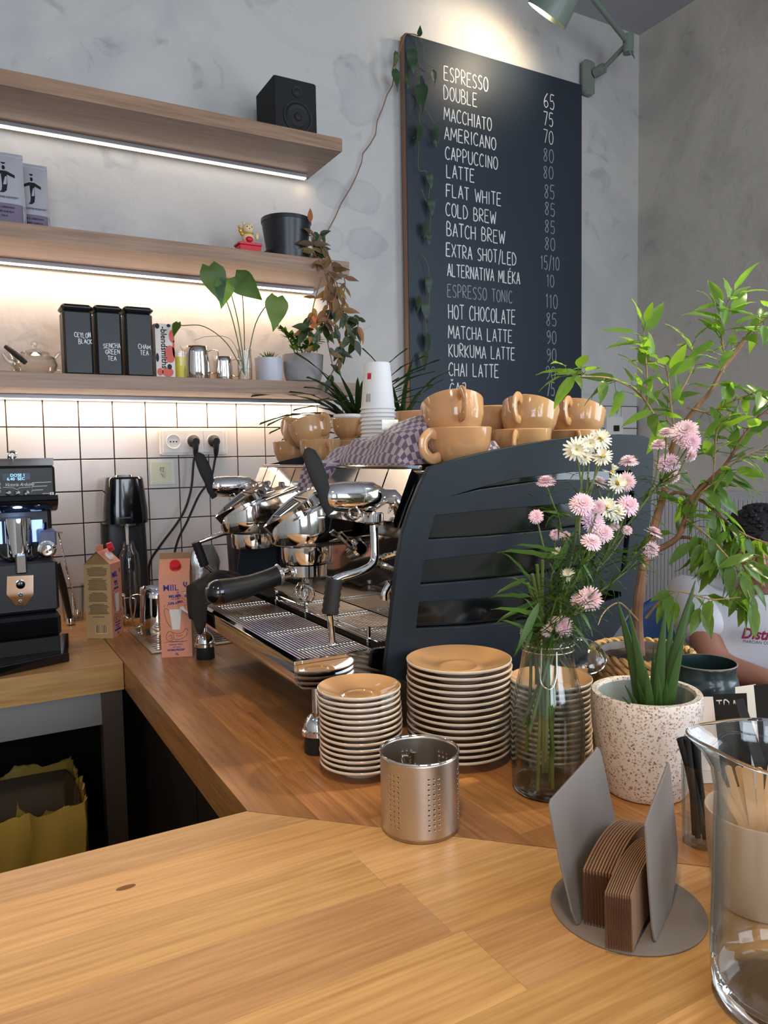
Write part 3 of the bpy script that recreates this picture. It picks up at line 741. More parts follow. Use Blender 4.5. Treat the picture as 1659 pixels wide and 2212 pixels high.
# speaker
xl = ony(592, 200, 2.27).x; xr = ony(684, 200, 2.27).x; zt = ony(600, 161, 2.27).z
sp = thing('bookshelf_speaker', 'black box loudspeaker standing on the topmost shelf', 'speaker', ((xl + xr) / 2, 2.35, Z1))
MB().box((xl, 2.272, Z1), (xr, 2.43, zt), .004).build('cabinet', M['matteblack'], sp, smooth=False)
cx = (xl + xr) / 2 + .006; cz = ony(632, 250, 2.27).z
b = MB(); b.lathe([(.048, 0), (.048, .003), (.043, .003), (.041, .001)], (cx, 2.2719, cz), 36, (0, -1, 0)); b.build('woofer_ring', M['black_pot'], sp)
b = MB(); b.lathe([(.041, .0012), (.036, .004), (.02, -.001), (.014, 0.0), (.010, .005), (0, .007)], (cx, 2.2717, cz), 36, (0, -1, 0)); b.build('woofer_cone', M['rubber'], sp)
b = MB(); b.lathe([(.017, 0), (.017, .002), (.012, .001), (.006, .004), (0, .005)], (cx, 2.2717, ony(635, 197, 2.27).z), 24, (0, -1, 0)); b.build('tweeter', M['rubber'], sp)

# coffee bags
def bag(px0, px1, ptop, y, lab):
    x0 = ony(px0, ptop, y).x; x1 = ony(px1, ptop, y).x; z1 = ony(px1, ptop + 8, y).z; w = x1 - x0; h = z1 - Z2; cx = (x0 + x1) / 2
    t = thing('coffee_bag', lab, 'coffee bag', (cx, y + .03, Z2), 'coffee bags on the middle shelf')
    def f(u, v, s):
        a = 1 - abs(2 * u - 1) ** 4; th = .032 * (1 - v ** 3) * (.35 + .65 * a) + .0015
        return (cx + (u - .5) * w * (1 - .02 * v + .02 * math.sin(v * 7)), y + .03 - s * th, Z2 + .0005 + v * h)
    b = MB(); b.grid(lambda u, v: f(u, v, 1), 14, 16); b.grid(lambda u, v: f(1 - u, v, -1), 14, 16)
    b.grid(lambda u, v: (f(u, 0, 1)[0], f(u, 0, 1)[1] + v * (f(u, 0, -1)[1] - f(u, 0, 1)[1]), Z2 + .0005), 14, 2)
    b.build('pouch', M['bagpaper'], t)
    MB().box((cx - w * .49, y + .024, z1 - .012), (cx + w * .49, y + .0275, z1 - .008)).build('seal', M['bagpaper'], t, smooth=False)
    yf = y - .0035
    b = MB(); b.grid(lambda u, v: (cx + (u - .5) * w * .97, f(.015 + .97 * u, .0 + .3 * v, 1)[1] - .0008, Z2 + .001 + v * h * .30), 12, 4); b.build('label_band', M['bagband'], t)
    def sh(pts):                      # flat print following the front at height
        b = MB(); b.add([(cx + p[0] * w, f(.5 + p[0], p[1], 1)[1] - .0009, Z2 + p[1] * h) for p in pts], [tuple(range(len(pts)))]); return b
    b = MB()
    for pts in ([(-.05 + .045 * math.cos(a * PI / 6), .78 + .03 * math.sin(a * PI / 6)) for a in range(12)],
                [(-.12, .855), (.02, .855), (-.01, .835), (-.05, .828), (-.09, .835)],
                [(-.33, .70), (-.13, .735), (.03, .735), (.24, .69), (.24, .65), (.03, .685), (-.13, .69), (-.33, .66)],
                [(-.13, .735), (.03, .735), (.03, .55), (0, .47), (-.08, .44), (-.19, .44), (-.13, .47), (-.11, .52)]):
        q = sh(pts); b.add(q.v, q.f)
    b.build('printed_emblem', M['inkdark2'] if 'inkdark2' in M else M['matteblack'], t, smooth=False)
    text_obj('COFFEE ROASTERY', .0065, 'lettering', M['matteblack'], t, (cx - w * .3, y - .0055, Z2 + h * .37), (1, 0, 0), (0, 0, 1))
    for k, s_ in enumerate(('KENYA  KIRINYAGA', 'WASHED SL28 SL34', 'FILTER  250 G')):
        text_obj(s_, .006, 'lettering', M['matteblack'], t, (cx - w * .4, y - .0065, Z2 + h * (.24 - .055 * k)), (1, 0, 0), (0, 0, 1))
bag(-32, 50, 320, 2.30, 'grey coffee bag nearest the photo edge, with a dark figure emblem and mauve band')
bag(36, 103, 345, 2.385, 'grey coffee bag standing behind the first one, half its emblem showing')

# figurine
fx = ony(536, 520, 2.30)
g = thing('cat_figurine', 'small cream waving cat figurine on a red box beside the black pot', 'figurine', (fx.x, 2.30, Z2))
X0, Y0 = fx.x, 2.30
MB().box((X0 - .034, Y0 - .02, Z2), (X0 + .034, Y0 + .025, Z2 + .026), .002).build('red_base', M['red'], g, smooth=False)
MB().box((X0 - .038, Y0 - .024, Z2 + .0261), (X0 + .038, Y0 + .028, Z2 + .033), .002).build('base_lid', P('pink_red_lid', c(214, 66, 84), .4), g, smooth=False)
b = MB(); b.ell((X0, Y0, Z2 + .052), (.019, .016, .020)); b.ell((X0, Y0 - .002, Z2 + .078), (.019, .016, .016)); b.ell((X0 + .03, Y0 + .002, Z2 + .06), (.006, .005, .011)); b.ell((X0 - .012, Y0, Z2 + .093), (.005, .004, .006)); b.ell((X0 + .012, Y0, Z2 + .093), (.005, .004, .006)); b.build('cat_body', M['figure'], g)
b = MB(); b.ell((X0 - .025, Y0 - .003, Z2 + .071), (.006, .006, .008)); b.ell((X0 - .021, Y0 - .006, Z2 + .060), (.006, .006, .006)); b.ell((X0 - .028, Y0, Z2 + .082), (.004, .004, .004)); b.build('raised_paw', M['gold'], g)
b = MB(); ring(b, (X0, Y0, Z2 + .063), .015, .0028); b.build('collar', M['gold'], g)
b = MB(); b.ell((X0, Y0 - .012, Z2 + .045), (.012, .008, .009)); b.build('red_bib', M['red'], g)
b = MB()
for s_ in (-1, 1): b.ell((X0 + s_ * .007, Y0 - .0155, Z2 + .081), (.0022, .002, .0022), 8, 6)
b.ell((X0, Y0 - .018, Z2 + .0755), (.002, .002, .0015), 8, 6); b.build('face', M['black'], g)

# black pot with saucer
p = ony(618, 520, 2.30); X0 = p.x
bp_ = thing('black_flower_pot', 'black plastic flower pot in its saucer at the end of the middle shelf', 'pot', (X0, 2.335, Z2))
q0, q1 = ony(568, 480, 2.335).x, ony(667, 480, 2.335).x; rr = (q1 - q0) / 2; X0 = (q0 + q1) / 2; zt = ony(618, 476, 2.335).z
MB().lathe([(.001, .006), (rr * .78, .006), (rr * 1.0, zt - Z2 - .012), (rr * 1.02, zt - Z2 - .012), (rr * 1.02, zt - Z2), (rr * .95, zt - Z2), (rr * .93, zt - Z2 - .02), (.001, zt - Z2 - .02)], (X0, 2.335, Z2), 40).build('pot', M['black_pot'], bp_)
MB().lathe([(rr * .8, 0), (rr * .97, .004), (rr * 1.0, .026), (rr * .95, .026), (rr * .9, .0055), (.001, .0055)], (X0, 2.335, Z2), 40).build('saucer', M['black_pot'], bp_)

# hanging dry vine beside the shelves
hoya_me = leaf_mesh('leaf', M['dry_leaf'], 1, .42, .25, .25)
hoyag_me = leaf_mesh('leaf', M['dark_leaf'], 1, .5, .2, .2)
vn = thing('trailing_vine', 'half dried trailing vine hanging from the shelf ends with brown leaves', 'plant', (1.16, 2.3, 1.9))
strands = [[(668, 495), (690, 520), (712, 560), (722, 600), (732, 650), (748, 700), (752, 745)], [(670, 500), (680, 545), (706, 590), (712, 640), (700, 690), (706, 740), (722, 800)],
           [(664, 490), (700, 545), (742, 600), (738, 650), (744, 680), (772, 690), (768, 735)], [(694, 600), (680, 655), (668, 700), (655, 718)], [(700, 590), (716, 640), (726, 700), (735, 760), (712, 820)], [(708, 590), (730, 620), (712, 680), (690, 720), (686, 760)]]
for s_ in strands:
    yy = R.uniform(2.2, 2.235); pts = bez([ony(x + R.uniform(-2, 2), y, (2.26 if y < 560 else yy) + R.uniform(-.004, .004)) for x, y in s_], 5)
    if s_[0][1] < 560: pts[0] = pts[0] + Vector((0, .04, .0))
    MB().tube(pts, .0018, 6).build('vine_stem', M['bark'], vn)
    for i in range(3, len(pts)):
        for k in range(R.choice((0, 0, 1, 1, 1, 2))):
            green = pts[i].z < 1.83 and R.random() < .75
            d = Vector((R.uniform(-1, 1), R.uniform(-.6, .3), R.uniform(-1.3, .1)))
            put_leaf(hoyag_me if green else hoya_me, vn, pts[i], d, (R.uniform(-.5, .5), -1, .3), R.uniform(.035, .06), (lambda k_: (k_, k_ * R.uniform(.75, 1.0), k_ * R.uniform(.6, 1), 1))(R.uniform(.6, 1.3)))
put_leaf(hoya_me, vn, ony(676, 675, 2.22), (0, 0, -1), (0, -1, 0), .06, (1.9, 1.0, .7, 1))
put_leaf(hoya_me, vn, ony(668, 480, 2.26), (.2, 0, 1), (0, -1, 0), .05, (1.8, .9, .6, 1))
for k in range(14):
    put_leaf(hoyag_me if k % 3 else hoya_me, vn, ony(R.uniform(672, 700), R.uniform(500, 550), 2.27), (R.uniform(-1, 1), -.3, R.uniform(-1, .6)), (0, -1, .2), R.uniform(.03, .055), shade(.6, 1.1))

# wall climbing vine up to the menu board
wv = thing('wall_vine', 'thin dark vine climbing the wall and draping over the menu board corner', 'plant', (1.3, 2.45, 2.3))
vp = [(693, 545), (700, 510), (722, 470), (735, 440), (758, 405), (768, 380), (783, 350), (782, 332), (800, 310), (810, 290), (815, 262), (826, 230), (838, 205), (846, 185), (852, 150), (862, 118), (866, 95), (878, 72), (893, 74), (905, 78)]
MB().tube([ony(x + R.uniform(-2, 2), y, 2.505 if x < 850 else 2.455) for x, y in vp], .0020, 6).build('vine_stem', M['bark'], wv)
for pth in ([(898, 80), (900, 110), (903, 135), (894, 150), (905, 180), (912, 210), (905, 250), (908, 280), (892, 300)], [(905, 80), (914, 100), (914, 128), (925, 140), (936, 146)], [(905, 130), (906, 175), (908, 185)], [(911, 222), (925, 245), (940, 268)],
            [(905, 300), (904, 365), (920, 370), (928, 395), (926, 430)], [(911, 410), (926, 450), (930, 480), (925, 520)], [(912, 550), (925, 575), (928, 640), (920, 700), (926, 760)]):
    MB().tube(bez([ony(x, y, 2.452 + R.uniform(-.006, .004)) for x, y in pth], 4), .0014, 5).build('vine_stem', M['stem'], wv)
wl = leaf_mesh('leaf', M['dark_leaf'], 1, .52, .2, .2, heart=.5)
for x, y, a, s_ in [(906, 78, 88, .055), (856, 112, -100, .085), (852, 150, -80, .10), (910, 182, -95, .14), (907, 270, -100, .12), (942, 275, -80, .08), (935, 152, -80, .07), (938, 303, -70, .04), (888, 108, -85, .12), (926, 375, -80, .08), (930, 430, -85, .09), (920, 480, -95, .08), (926, 505, -90, .06), (925, 600, -90, .09), (918, 655, -85, .1), (905, 640, -95, .09), (922, 720, -80, .1), (915, 760, -95, .1), (880, 165, -90, .06)]:
    a = math.radians(a); put_leaf(wl, wv, ony(x, y, 2.445), (math.cos(a), -.15, math.sin(a)), (R.uniform(-.8, .8), -1, .2), s_ * .72, shade(.8, 1.3))

# black tea tins
for k, (a0, a1, pt, txt, lab) in enumerate([(136, 203, 657, [('CEYLON', 161, 724), ('BLACK', 170, 738)], 'black tea tin, the outer one, hand lettered CEYLON BLACK'), (206, 266, 660, [('SENCHA', 223, 747), ('GREEN', 228, 760), ('TEA', 233, 774)], 'middle black tea tin, hand lettered SENCHA GREEN TEA'), (270, 333, 663, [('CHAM.', 299, 750), ('TEA', 303, 763)], 'black tea tin next to the patterned box, hand lettered CHAM. TEA')]):
    y = 2.275; x0, x1 = ony(a0, 740, y).x, ony(a1, 740, y).x; zt = ony((a0 + a1) / 2, pt, y).z
    t = thing('tea_tin', lab, 'tin', ((x0 + x1) / 2, y + .04, Z3), 'black tea tins on the lowest shelf')
    d = .078
    MB().box((x0 + .002, y, Z3), (x1 - .002, y + d, zt - .016), .006).build('tin_body', M['black'], t, smooth=False)
    MB().box((x0 - .001, y - .003, zt - .0155), (x1 + .001, y + d + .003, zt), .006).build('lid', M['black'], t, smooth=False)
    for s_, tx, ty in txt:
        q = ony(tx, ty + 4, y); strokes(s_, 'lettering', M['chalk'], t, (q.x, y - .0002, q.z), (1, 0, 0), (0, 0, 1), .0070 * len(s_) * (1.1 if k else 1), .0125, .0009, .12)

# tea box with its printed name
y = 2.30; x0, x1 = ony(336, 750, y).x, ony(377, 750, y).x; zt = ony(350, 699, y).z
t = thing('tea_box', 'patterned tea carton with blendsmiths printed down its front', 'box', ((x0 + x1) / 2, y + .03, Z3))
MB().box((x0, y, Z3), (x1, y + .06, zt)).build('carton', M['teabox'], t, smooth=False)
b = MB(); hh = zt - Z3; ww = x1 - x0
for u, v, r1, r2 in [(.9, .78, .18, .12), (.75, .45, .3, .16), (.98, .55, .1, .16), (.6, .12, .3, .09), (.2, .12, .16, .07)]:
    b.add([(x0 + ww * min(1, max(0, u + r1 * math.cos(a * PI / 8))), y - .0004, Z3 + hh * min(1, max(0, v + r2 * math.sin(a * PI / 8)))) for a in range(16)], [tuple(range(16))])
b.build('red_print', M['teabox_red'], t, smooth=False)
b = MB()
for u, v, r1, r2 in [(.12, .95, .12, .05), (.08, .38, .08, .08), (.72, .97, .1, .03), (.7, .22, .12, .05)]:
    b.add([(x0 + ww * min(1, max(0, u + r1 * math.cos(a * PI / 8))), y - .0006, Z3 + hh * min(1, max(0, v + r2 * math.sin(a * PI / 8)))) for a in range(16)], [tuple(range(16))])
b.build('blue_print', M['darkpanel'], t, smooth=False)
text_obj('-blendsmiths', .0245, 'lettering', M['matteblack'], t, (x0 + ww * .30, y - .0008, zt - .008), (0, 0, -1), (1, 0, 0), sx=.98, bold=.0003)

# small glass with yellow drink
def tumbler(name, lab, X0, Y0, z, r0, r1, h, fill=None, fm=None, n=32, cat='glass', th=.0016, group=None):
    t = thing(name, lab, cat, (X0, Y0, z), group)
    MB().lathe([(r0 * .96, 0), (r0, .002), (r1, h), (r1 - th, h), (r0 - th, .005), (.0005, .005)], (X0, Y0, z), n).build('glass_wall', M['glass'], t)
    if fill:
        r = r0 + (r1 - r0) * fill - th * .9
        MB().lathe([(r0 - th * .9, .0055), (r, h * fill), (.0005, h * fill)], (X0, Y0, z), n).build('drink', fm, t)
    return t
q = ony(391, 812, 2.33); tumbler('small_glass', 'small clear glass holding something yellow beside the tea carton', q.x, 2.33, Z3, .020, .022, .085, .8, M['yellow'])

# steel milk jugs
def jug(name, lab, X0, Y0, z, r, h, ang, mat=None, group=None, hand=1):
    mat = mat or M['steel']; t = thing(name, lab, 'milk jug', (X0, Y0, z), group); ca, sa = math.cos(ang), math.sin(ang)
    b = MB(); n = 40; prof = [(r * .95, 0), (r, .004), (r * 1.0, h * .45), (r * .93, h * .8), (r * .95, h)]
    k0 = len(b.v)
    for j, (pr, ph) in enumerate(prof):
        for i in range(n):
            a = 2 * PI * i / n; dd = math.cos(a - ang - PI); sp_ = max(0, dd) ** 12 * (ph / h) ** 6 * r * .35
            b.v.append(Vector((X0 + (pr + sp_) * math.cos(a), Y0 + (pr + sp_) * math.sin(a), z + ph + sp_ * .3)))
    for j in range(len(prof) - 1):
        for i in range(n): ii = (i + 1) % n; b.f.append([j * n + i, j * n + ii, (j + 1) * n + ii, (j + 1) * n + i]); b.mi.append(0)
    b.f.append([i for i in reversed(range(n))]); b.mi.append(0)
    b.build('jug_body', mat, t, solid=.0014)
    if hand:
        w = [Vector((X0 + ca * (r * .93 + a) , Y0 + sa * (r * .93 + a), z + hh)) for a, hh in ((0, h * .86), (.012, h * .9), (.026, h * .88), (.031, h * .78), (.028, h * .4), (.022, h * .22), (.010, h * .2), (.003, h * .25))]
        MB().tube(bez(w, 3), .0065, 8, flat=.25, up=(ca, sa, 0)).build('handle', mat, t)
    return t
q = ony(428, 815, 2.31); jug('milk_jug', 'larger polished steel milk jug on the lowest shelf', q.x, 2.32, Z3, .038, .100, -.5, M['chrome'])
q = ony(484, 818, 2.33); jug('milk_jug', 'smaller steel jug on the lowest shelf next to the leaf vase', q.x, 2.335, Z3, .029, .075, -.6, M['chrome'])

# glass teapot
q = ony(78, 803, 2.33); X0, Y0 = q.x, 2.34
t = thing('glass_teapot', 'round clear glass teapot with a ball knob lid beside the black tins', 'teapot', (X0, Y0, Z3))
MB().lathe([(.034, 0), (.052, .012), (.058, .03), (.052, .05), (.036, .060), (.035, .0585), (.0505, .049), (.056, .03), (.05, .0135), (.033, .0025), (.0005, .0025)], (X0, Y0, Z3), 36).build('bowl', M['glass'], t)
MB().lathe([(.037, .0605), (.036, .064), (.015, .072), (.005, .074), (.004, .079), (.009, .085), (.009, .091), (.0005, .096)], (X0, Y0, Z3), 28).build('lid', M['glass'], t)
MB().tube(bez([(X0 + .05, Y0, Z3 + .05), (X0 + .066, Y0, Z3 + .066), (X0 + .078, Y0, Z3 + .05), (X0 + .072, Y0, Z3 + .02), (X0 + .055, Y0, Z3 + .018)], 4), .0042, 10).build('handle', M['glass'], t)
MB().tube(bez([(X0 - .05, Y0, Z3 + .03), (X0 - .068, Y0, Z3 + .04), (X0 - .08, Y0, Z3 + .058)], 4), lerpl(.009, .005, 9), 10).build('spout', M['glass'], t)
X0 = ony(5, 803, 2.36).x
t = thing('glass_server', 'clear glass coffee server cut by the photo edge, dark grip tilted beside it', 'glass server', (X0, 2.38, Z3))
MB().lathe([(.03, 0), (.045, .01), (.048, .03), (.03, .062), (.028, .075), (.0265, .075), (.0285, .061), (.046, .03), (.043, .0115), (.0005, .0025)], (X0, 2.38, Z3), 32).build('bowl', M['glass'], t)
MB().tube([(X0 + .01, 2.33, Z3 + .075), (X0 + .03, 2.31, Z3 + .055), (X0 + .055, 2.30, Z3 + .03)], [.006, .008, .007], 8).build('grip', M['rubber'], t)
MB().lathe([(.004, .075), (.006, .082), (.0005, .09)], (X0 + .02, 2.38, Z3), 12).build('knob', M['glass'], t)

# leaf cuttings in a glass vase
q = ony(531, 820, 2.31); X0, Y0 = q.x, 2.315
t = thing('glass_vase', 'small clear glass vase holding heart leaf cuttings', 'vase', (X0, Y0, Z3))
MB().lathe([(.020, 0), (.022, .003), (.023, .05), (.020, .09), (.022, .10), (.0208, .10), (.0186, .09), (.0212, .05), (.0205, .006), (.0005, .006)], (X0, Y0, Z3), 28).build('glass_wall', M['glass'], t)
MB().lathe([(.0203, .0065), (.0210, .04), (.0005, .04)], (X0, Y0, Z3), 24).build('water', M['water'], t)
heart = leaf_mesh('leaf', M['green_leaf'], 1, .78, .12, .12, heart=.75, n=9)
fan = thing('leaf_cutting', 'long stemmed heart leaf cuttings standing in the small glass vase', 'plant', (X0, Y0, Z3 + .01))
for pts, lp, ang, s_, roll, col in [([(528, 800), (505, 700), (483, 635)], (452, 575), -72, .115, 0, (.75, .8, .8, 1)), ([(530, 800), (515, 700), (495, 620)], (486, 606), -100, .085, 0, (1.5, 1.6, .8, 1)),
                                   ([(531, 800), (527, 700), (522, 625)], (508, 597), -40, .105, .5, (.7, .8, .9, 1)), ([(533, 800), (552, 700), (588, 645), (596, 640)], (598, 642), -98, .105, 0, (1.05, 1.0, .8, 1)), ([(526, 800), (490, 742), (440, 705), (392, 703)], (385, 697), -115, .045, .9, (.8, .8, .6, 1))]:
    P3 = [ony(x, y, 2.315 - .02 * i) for i, (x, y) in enumerate(pts)]; P3[0] = Vector((X0, Y0, Z3 + .02))
    MB().tube(bez(P3 + [ony(*lp, 2.315 - .02 * len(pts))], 6), .0017, 6).build('leaf_stem', M['stem'], fan)
    a = math.radians(ang); put_leaf(heart, fan, ony(*lp, 2.315 - .02 * len(pts)), (math.cos(a), -.12, math.sin(a)), (0, -1, .15), s_, col, roll=roll)
MB().tube(bez([(X0, Y0, Z3 + .02), ony(500, 735, 2.36), ony(450, 727, 2.40), ony(420, 735, 2.40)], 5), .0008, 5).build('leaf_stem', M['stem'], fan)

# succulent in pale pot; jade plant in concrete pot
q0, q1 = ony(556, 775, 2.29), ony(615, 775, 2.29); X0 = (q0.x + q1.x) / 2; rr = (q1.x - q0.x) / 2; h = ony(585, 773, 2.29).z - Z3
t = thing('succulent_plant', 'small pale lilac pot with a spiky little succulent', 'plant', (X0, 2.31, Z3))
MB().lathe([(rr * .90, 0), (rr * .93, .004), (rr, h), (rr * .92, h), (rr * .9, h - .012), (.0005, h - .012)], (X0, 2.31, Z3), 36).build('pot', M['pot_lilac'], t)
MB().lathe([(rr * .88, h - .0118), (.0005, h - .006)], (X0, 2.31, Z3), 20).build('soil', M['soil'], t)
spk = leaf_mesh('leaf', M['dark_leaf'], 1, .22, -.15, .5)
for k in range(22):
    a = k * 2.4; el = .25 + .9 * k / 22
    put_leaf(spk, t, (X0, 2.31, Z3 + h - .008), (math.cos(a) * math.cos(el), math.sin(a) * math.cos(el), math.sin(el)), (0, 0, 1), .042 - .012 * k / 22, shade(.8, 1.1))
q0, q1 = ony(618, 770, 2.29), ony(700, 770, 2.29); X1 = (q0.x + q1.x) / 2; rr = (q1.x - q0.x) / 2; h = ony(660, 766, 2.29).z - Z3
t = thing('jade_plant', 'round grey concrete pot planted with small glossy green leaves', 'plant', (X1, 2.31, Z3))
MB().lathe([(rr * .7, 0), (rr * .84, .006), (rr * .95, h * .35), (rr, h), (rr * .92, h), (rr * .9, h - .012), (.0005, h - .012)], (X1, 2.31, Z3), 40).build('pot', M['concrete'], t)
MB().lathe([(rr * .88, h - .0118), (.0005, h - .006)], (X1, 2.31, Z3), 20).build('soil', M['soil'], t)
jd = leaf_mesh('leaf', M['green_leaf'], 1, .5, .05, .15)
for (tx, ty) in [(600, 705), (612, 715), (625, 722), (640, 728), (655, 735), (668, 738), (690, 735), (676, 730)]:
    base = Vector((X1 + R.uniform(-.02, .02), 2.31 + R.uniform(-.02, .02), Z3 + h - .01)); tip = ony(tx, ty, 2.29); pts = bez([base, (base + tip) / 2 + Vector((0, 0, .01)), tip], 4)
    MB().tube(pts, .0018, 6).build('plant_stem', M['stem'], t)
    for i in range(2, len(pts)):
        for k in range(3): put_leaf(jd, t, pts[i], (R.uniform(-1, 1), R.uniform(-1, .4), R.uniform(-.1, 1)), (0, 0, 1), R.uniform(.018, .03), (lambda k_: (k_, k_ * 1.1, k_ * .7, 1))(R.uniform(.9, 1.9 if tx > 650 else 1.2)))

# strappy plant behind the machine
dp = thing('strappy_leaf_plant', 'dark strappy leaved houseplant behind the paper cups below the board', 'plant', (1.42, 2.28, CT))
MB().lathe([(.06, 0), (.085, .19), (.09, .20), (.08, .20), (.075, .18), (.0005, .18)], (1.42, 2.28, CT), 32).build('pot', M['black_pot'], dp)
MB().lathe([(.074, .181), (.0005, .185)], (1.42, 2.28, CT), 20).build('soil', M['soil'], dp)
strap = leaf_mesh('leaf', M['dark_leaf'], 1, .075, .55, .35, n=10)
for cxp, cyp, nn, spread in ((775, 915, 60, 1.0), (868, 915, 34, .8)):
    top = ony(cxp, cyp, 2.25); MB().tube(bez([(1.42, 2.28, CT + .17), (Vector((1.42, 2.28, CT + .17)) + top) / 2 + Vector((0, .02, .02)), top], 5), .007, 8).build('plant_stem', M['stem'], dp)
    for k in range(nn):
        a = R.uniform(0, 2 * PI); el = R.uniform(.2, 1.35)
        put_leaf(strap, dp, top - Vector((0, 0, R.uniform(0, .06))), (math.cos(a) * math.cos(el), math.sin(a) * math.cos(el) * .45 - .25, math.sin(el)), (0, 0, 1), R.uniform(.16, .33) * spread, shade(.7, 1.25))
put_leaf(strap, dp, ony(775, 925, 2.25), (-.9, -.25, .55), (0, 0, 1), .32, (1.1, 1.2, .9, 1))

# ================================================================== SOCKETS AND CABLES
sx0, sx1 = ony(344, 955, 2.50).x, ony(490, 955, 2.50).x; zc = ony(418, 954, 2.50).z
so = thing('triple_wall_socket', 'cream triple power socket panel screwed onto the tiles', 'socket')
MB().box((sx0, 2.495, zc - .043), (sx1, 2.5055, zc + .043), .003).build('frame', M['white'], so, smooth=False)
plugs = []
for k, px in enumerate((375, 418, 462)):
    x = ony(px, 953, 2.49).x
    MB().box((x - .034, 2.4915, zc - .036), (x + .034, 2.4949, zc + .036), .002).build('insert', M['white'], so, smooth=False)
    MB().lathe([(.024, 0), (.0235, .002), (.0215, .002), (.0205, .0005), (.0005, .0005)], (x, 2.4914, zc), 32, (0, -1, 0)).build('socket_well', M['white'], so)
    if k == 0:
        b = MB(); [b.lathe([(.0026, 0), (.0026, .0004), (.0001, .0005)], (x + d, 2.4908, zc), 10, (0, -1, 0)) for d in (-.0095, 0, .0095)]; b.build('contact_hole', M['matteblack'], so)
    else: plugs.append(x)
for k, (x, pth, lab) in enumerate([(plugs[0], [(418, 1000), (412, 1060), (392, 1115), (345, 1180), (324, 1215), (322, 1260), (326, 1300)], 'black power cable from the middle socket down behind the milk carton'),
                                  (plugs[1], [(464, 995), (455, 1035), (430, 1070), (405, 1125), (385, 1165), (376, 1205), (378, 1250), (385, 1300)], 'black power cable from the third socket down to the worktop')]):
    cb = thing('power_cable', lab, 'cable', (x, 2.48, zc))
    b = MB(); b.lathe([(.019, 0), (.019, .006), (.013, .022), (.011, .03), (.0005, .032)], (x, 2.4895, zc), 20, (0, -1, 0)); b.build('plug', M['rubber'], cb)
    b = MB(); b.tube(bez([(x, 2.468, zc - .004), (x, 2.466, zc - .02), (x, 2.470, zc - .036), (x, 2.474, zc - .05)], 3), [.011, .011, .010, .0095, .009, .0085, .008, .007, .006, .005], 10); b.build('strain_relief', M['rubber'], cb)
    pts = [Vector((x, 2.474, zc - .048))] + [ony(a, d, 2.482) for a, d in pth]; pts.append(Vector((pts[-1].x + .01, 2.482, .905)))
    MB().tube(bez(pts, 8), .0038, 8).build('cable', M['rubber'], cb)
q0, q1 = ony(323, 994, 2.5), ony(378, 1046, 2.5)
t = thing('taped_note', 'small yellowish paper note with a pencil doodle taped on the tiles', 'note', (q0.x, 2.5, q1.z))
MB().box((q0.x, 2.5026, q1.z), (q1.x, 2.5030, q0.z)).build('sleeve', P('clear_sleeve', c(214, 216, 204), .25), t, smooth=False)
MB().box((q0.x + .006, 2.5018, q1.z + .006), (q1.x - .010, 2.5025, q0.z - .007)).build('paper', M['note'], t, smooth=False)
b = MB()
for k in range(7):
    p0 = Vector(((q0.x + q1.x) / 2 + R.uniform(-.012, .01), 2.5015, (q0.z + q1.z) / 2 + R.uniform(-.014, .016)))
    b.tube(bez([p0 + Vector((R.uniform(-.009, .009), 0, R.uniform(-.01, .01))) for _ in range(4)], 3), .0004, 4)
b.build('pencil_doodle', M['grey_metal'], t)

# ================================================================== BACK COUNTER
# coffee grinder
YG = 1.95
gx1 = ony(120, 1050, YG).x; gx0 = gx1 - .195; gcx = ony(38, 1050, YG).x
def gz(py, px=60): return ony(px, py, YG).z
gr = thing('coffee_grinder', 'black commercial coffee grinder with blue lit display at the photo edge', 'grinder', (gcx, 2.05, CT))
zP0, zP1 = gz(1075), gz(1006)
MB().box((gx0, YG, zP0), (gx1, YG + .30, zP1), .006).build('head', M['black'], gr, smooth=False)
b = MB(); b.add([(gx0 + .002, YG + .002, zP1), (gx1 - .002, YG + .002, zP1), (gx1 - .002, YG + .002, gz(990)), (gx0 + .002, YG + .002, gz(990)), (gx0 + .002, YG + .28, zP1), (gx1 - .002, YG + .28, zP1), (gx1 - .002, YG + .28, gz(990)), (gx0 + .002, YG + .28, gz(990))],
      [(0, 1, 2, 3), (1, 5, 6, 2), (5, 4, 7, 6), (4, 0, 3, 7), (3, 2, 6, 7)]); b.build('hopper_lid', P('smoked_plastic', (.22, .22, .23, 1), .1, trans=.8), gr, smooth=False)
kx = ony(27, 990, YG + .05).x
b = MB(); b.cyl((kx, YG + .05, gz(995)), (kx, YG + .05, gz(984)), .004, n=12); ring(b, (kx, YG + .05, gz(981)), .0075, .0032, (0, 1, 0)); b.build('lid_knob', M['chrome'], gr)
# curved shroud below the panel
b = MB()
prof = [(YG - .001, zP0 + .004), (YG - .006, zP0 - .006), (YG + .0, gz(1090)), (YG + .02, gz(1103)), (YG + .06, gz(1110)), (YG + .10, gz(1112)), (YG + .10, zP0 + .004)]
vs = [(gx0, *p) for p in prof] + [(gx1 + .004, *p) for p in prof]; n = len(prof)
b.add(vs, [tuple(reversed(range(n))), tuple(range(n, 2 * n))] + [(i, (i + 1) % n, n + (i + 1) % n, n + i) for i in range(n)]); b.build('shroud', M['gloss_black'], gr)
MB().box((gx0 + .01, YG + .10, gz(1330)), (gx1 - .002, YG + .28, zP0), .01).build('column', M['black'], gr, smooth=False)
yf = YG - .0006
def q(px, py, y=YG - .0006): return ony(px, py, y)
a, d = q(5, 1038), q(64, 1022); MB().box((a.x, yf - .0012, a.z), (d.x, YG, d.z)).build('display', M['screen'], gr, smooth=False)
text_obj('DOSE 1', .0095, 'display_text', M['screentext'], gr, q(22, 1030, yf - .0014), (1, 0, 0), (0, 0, 1))
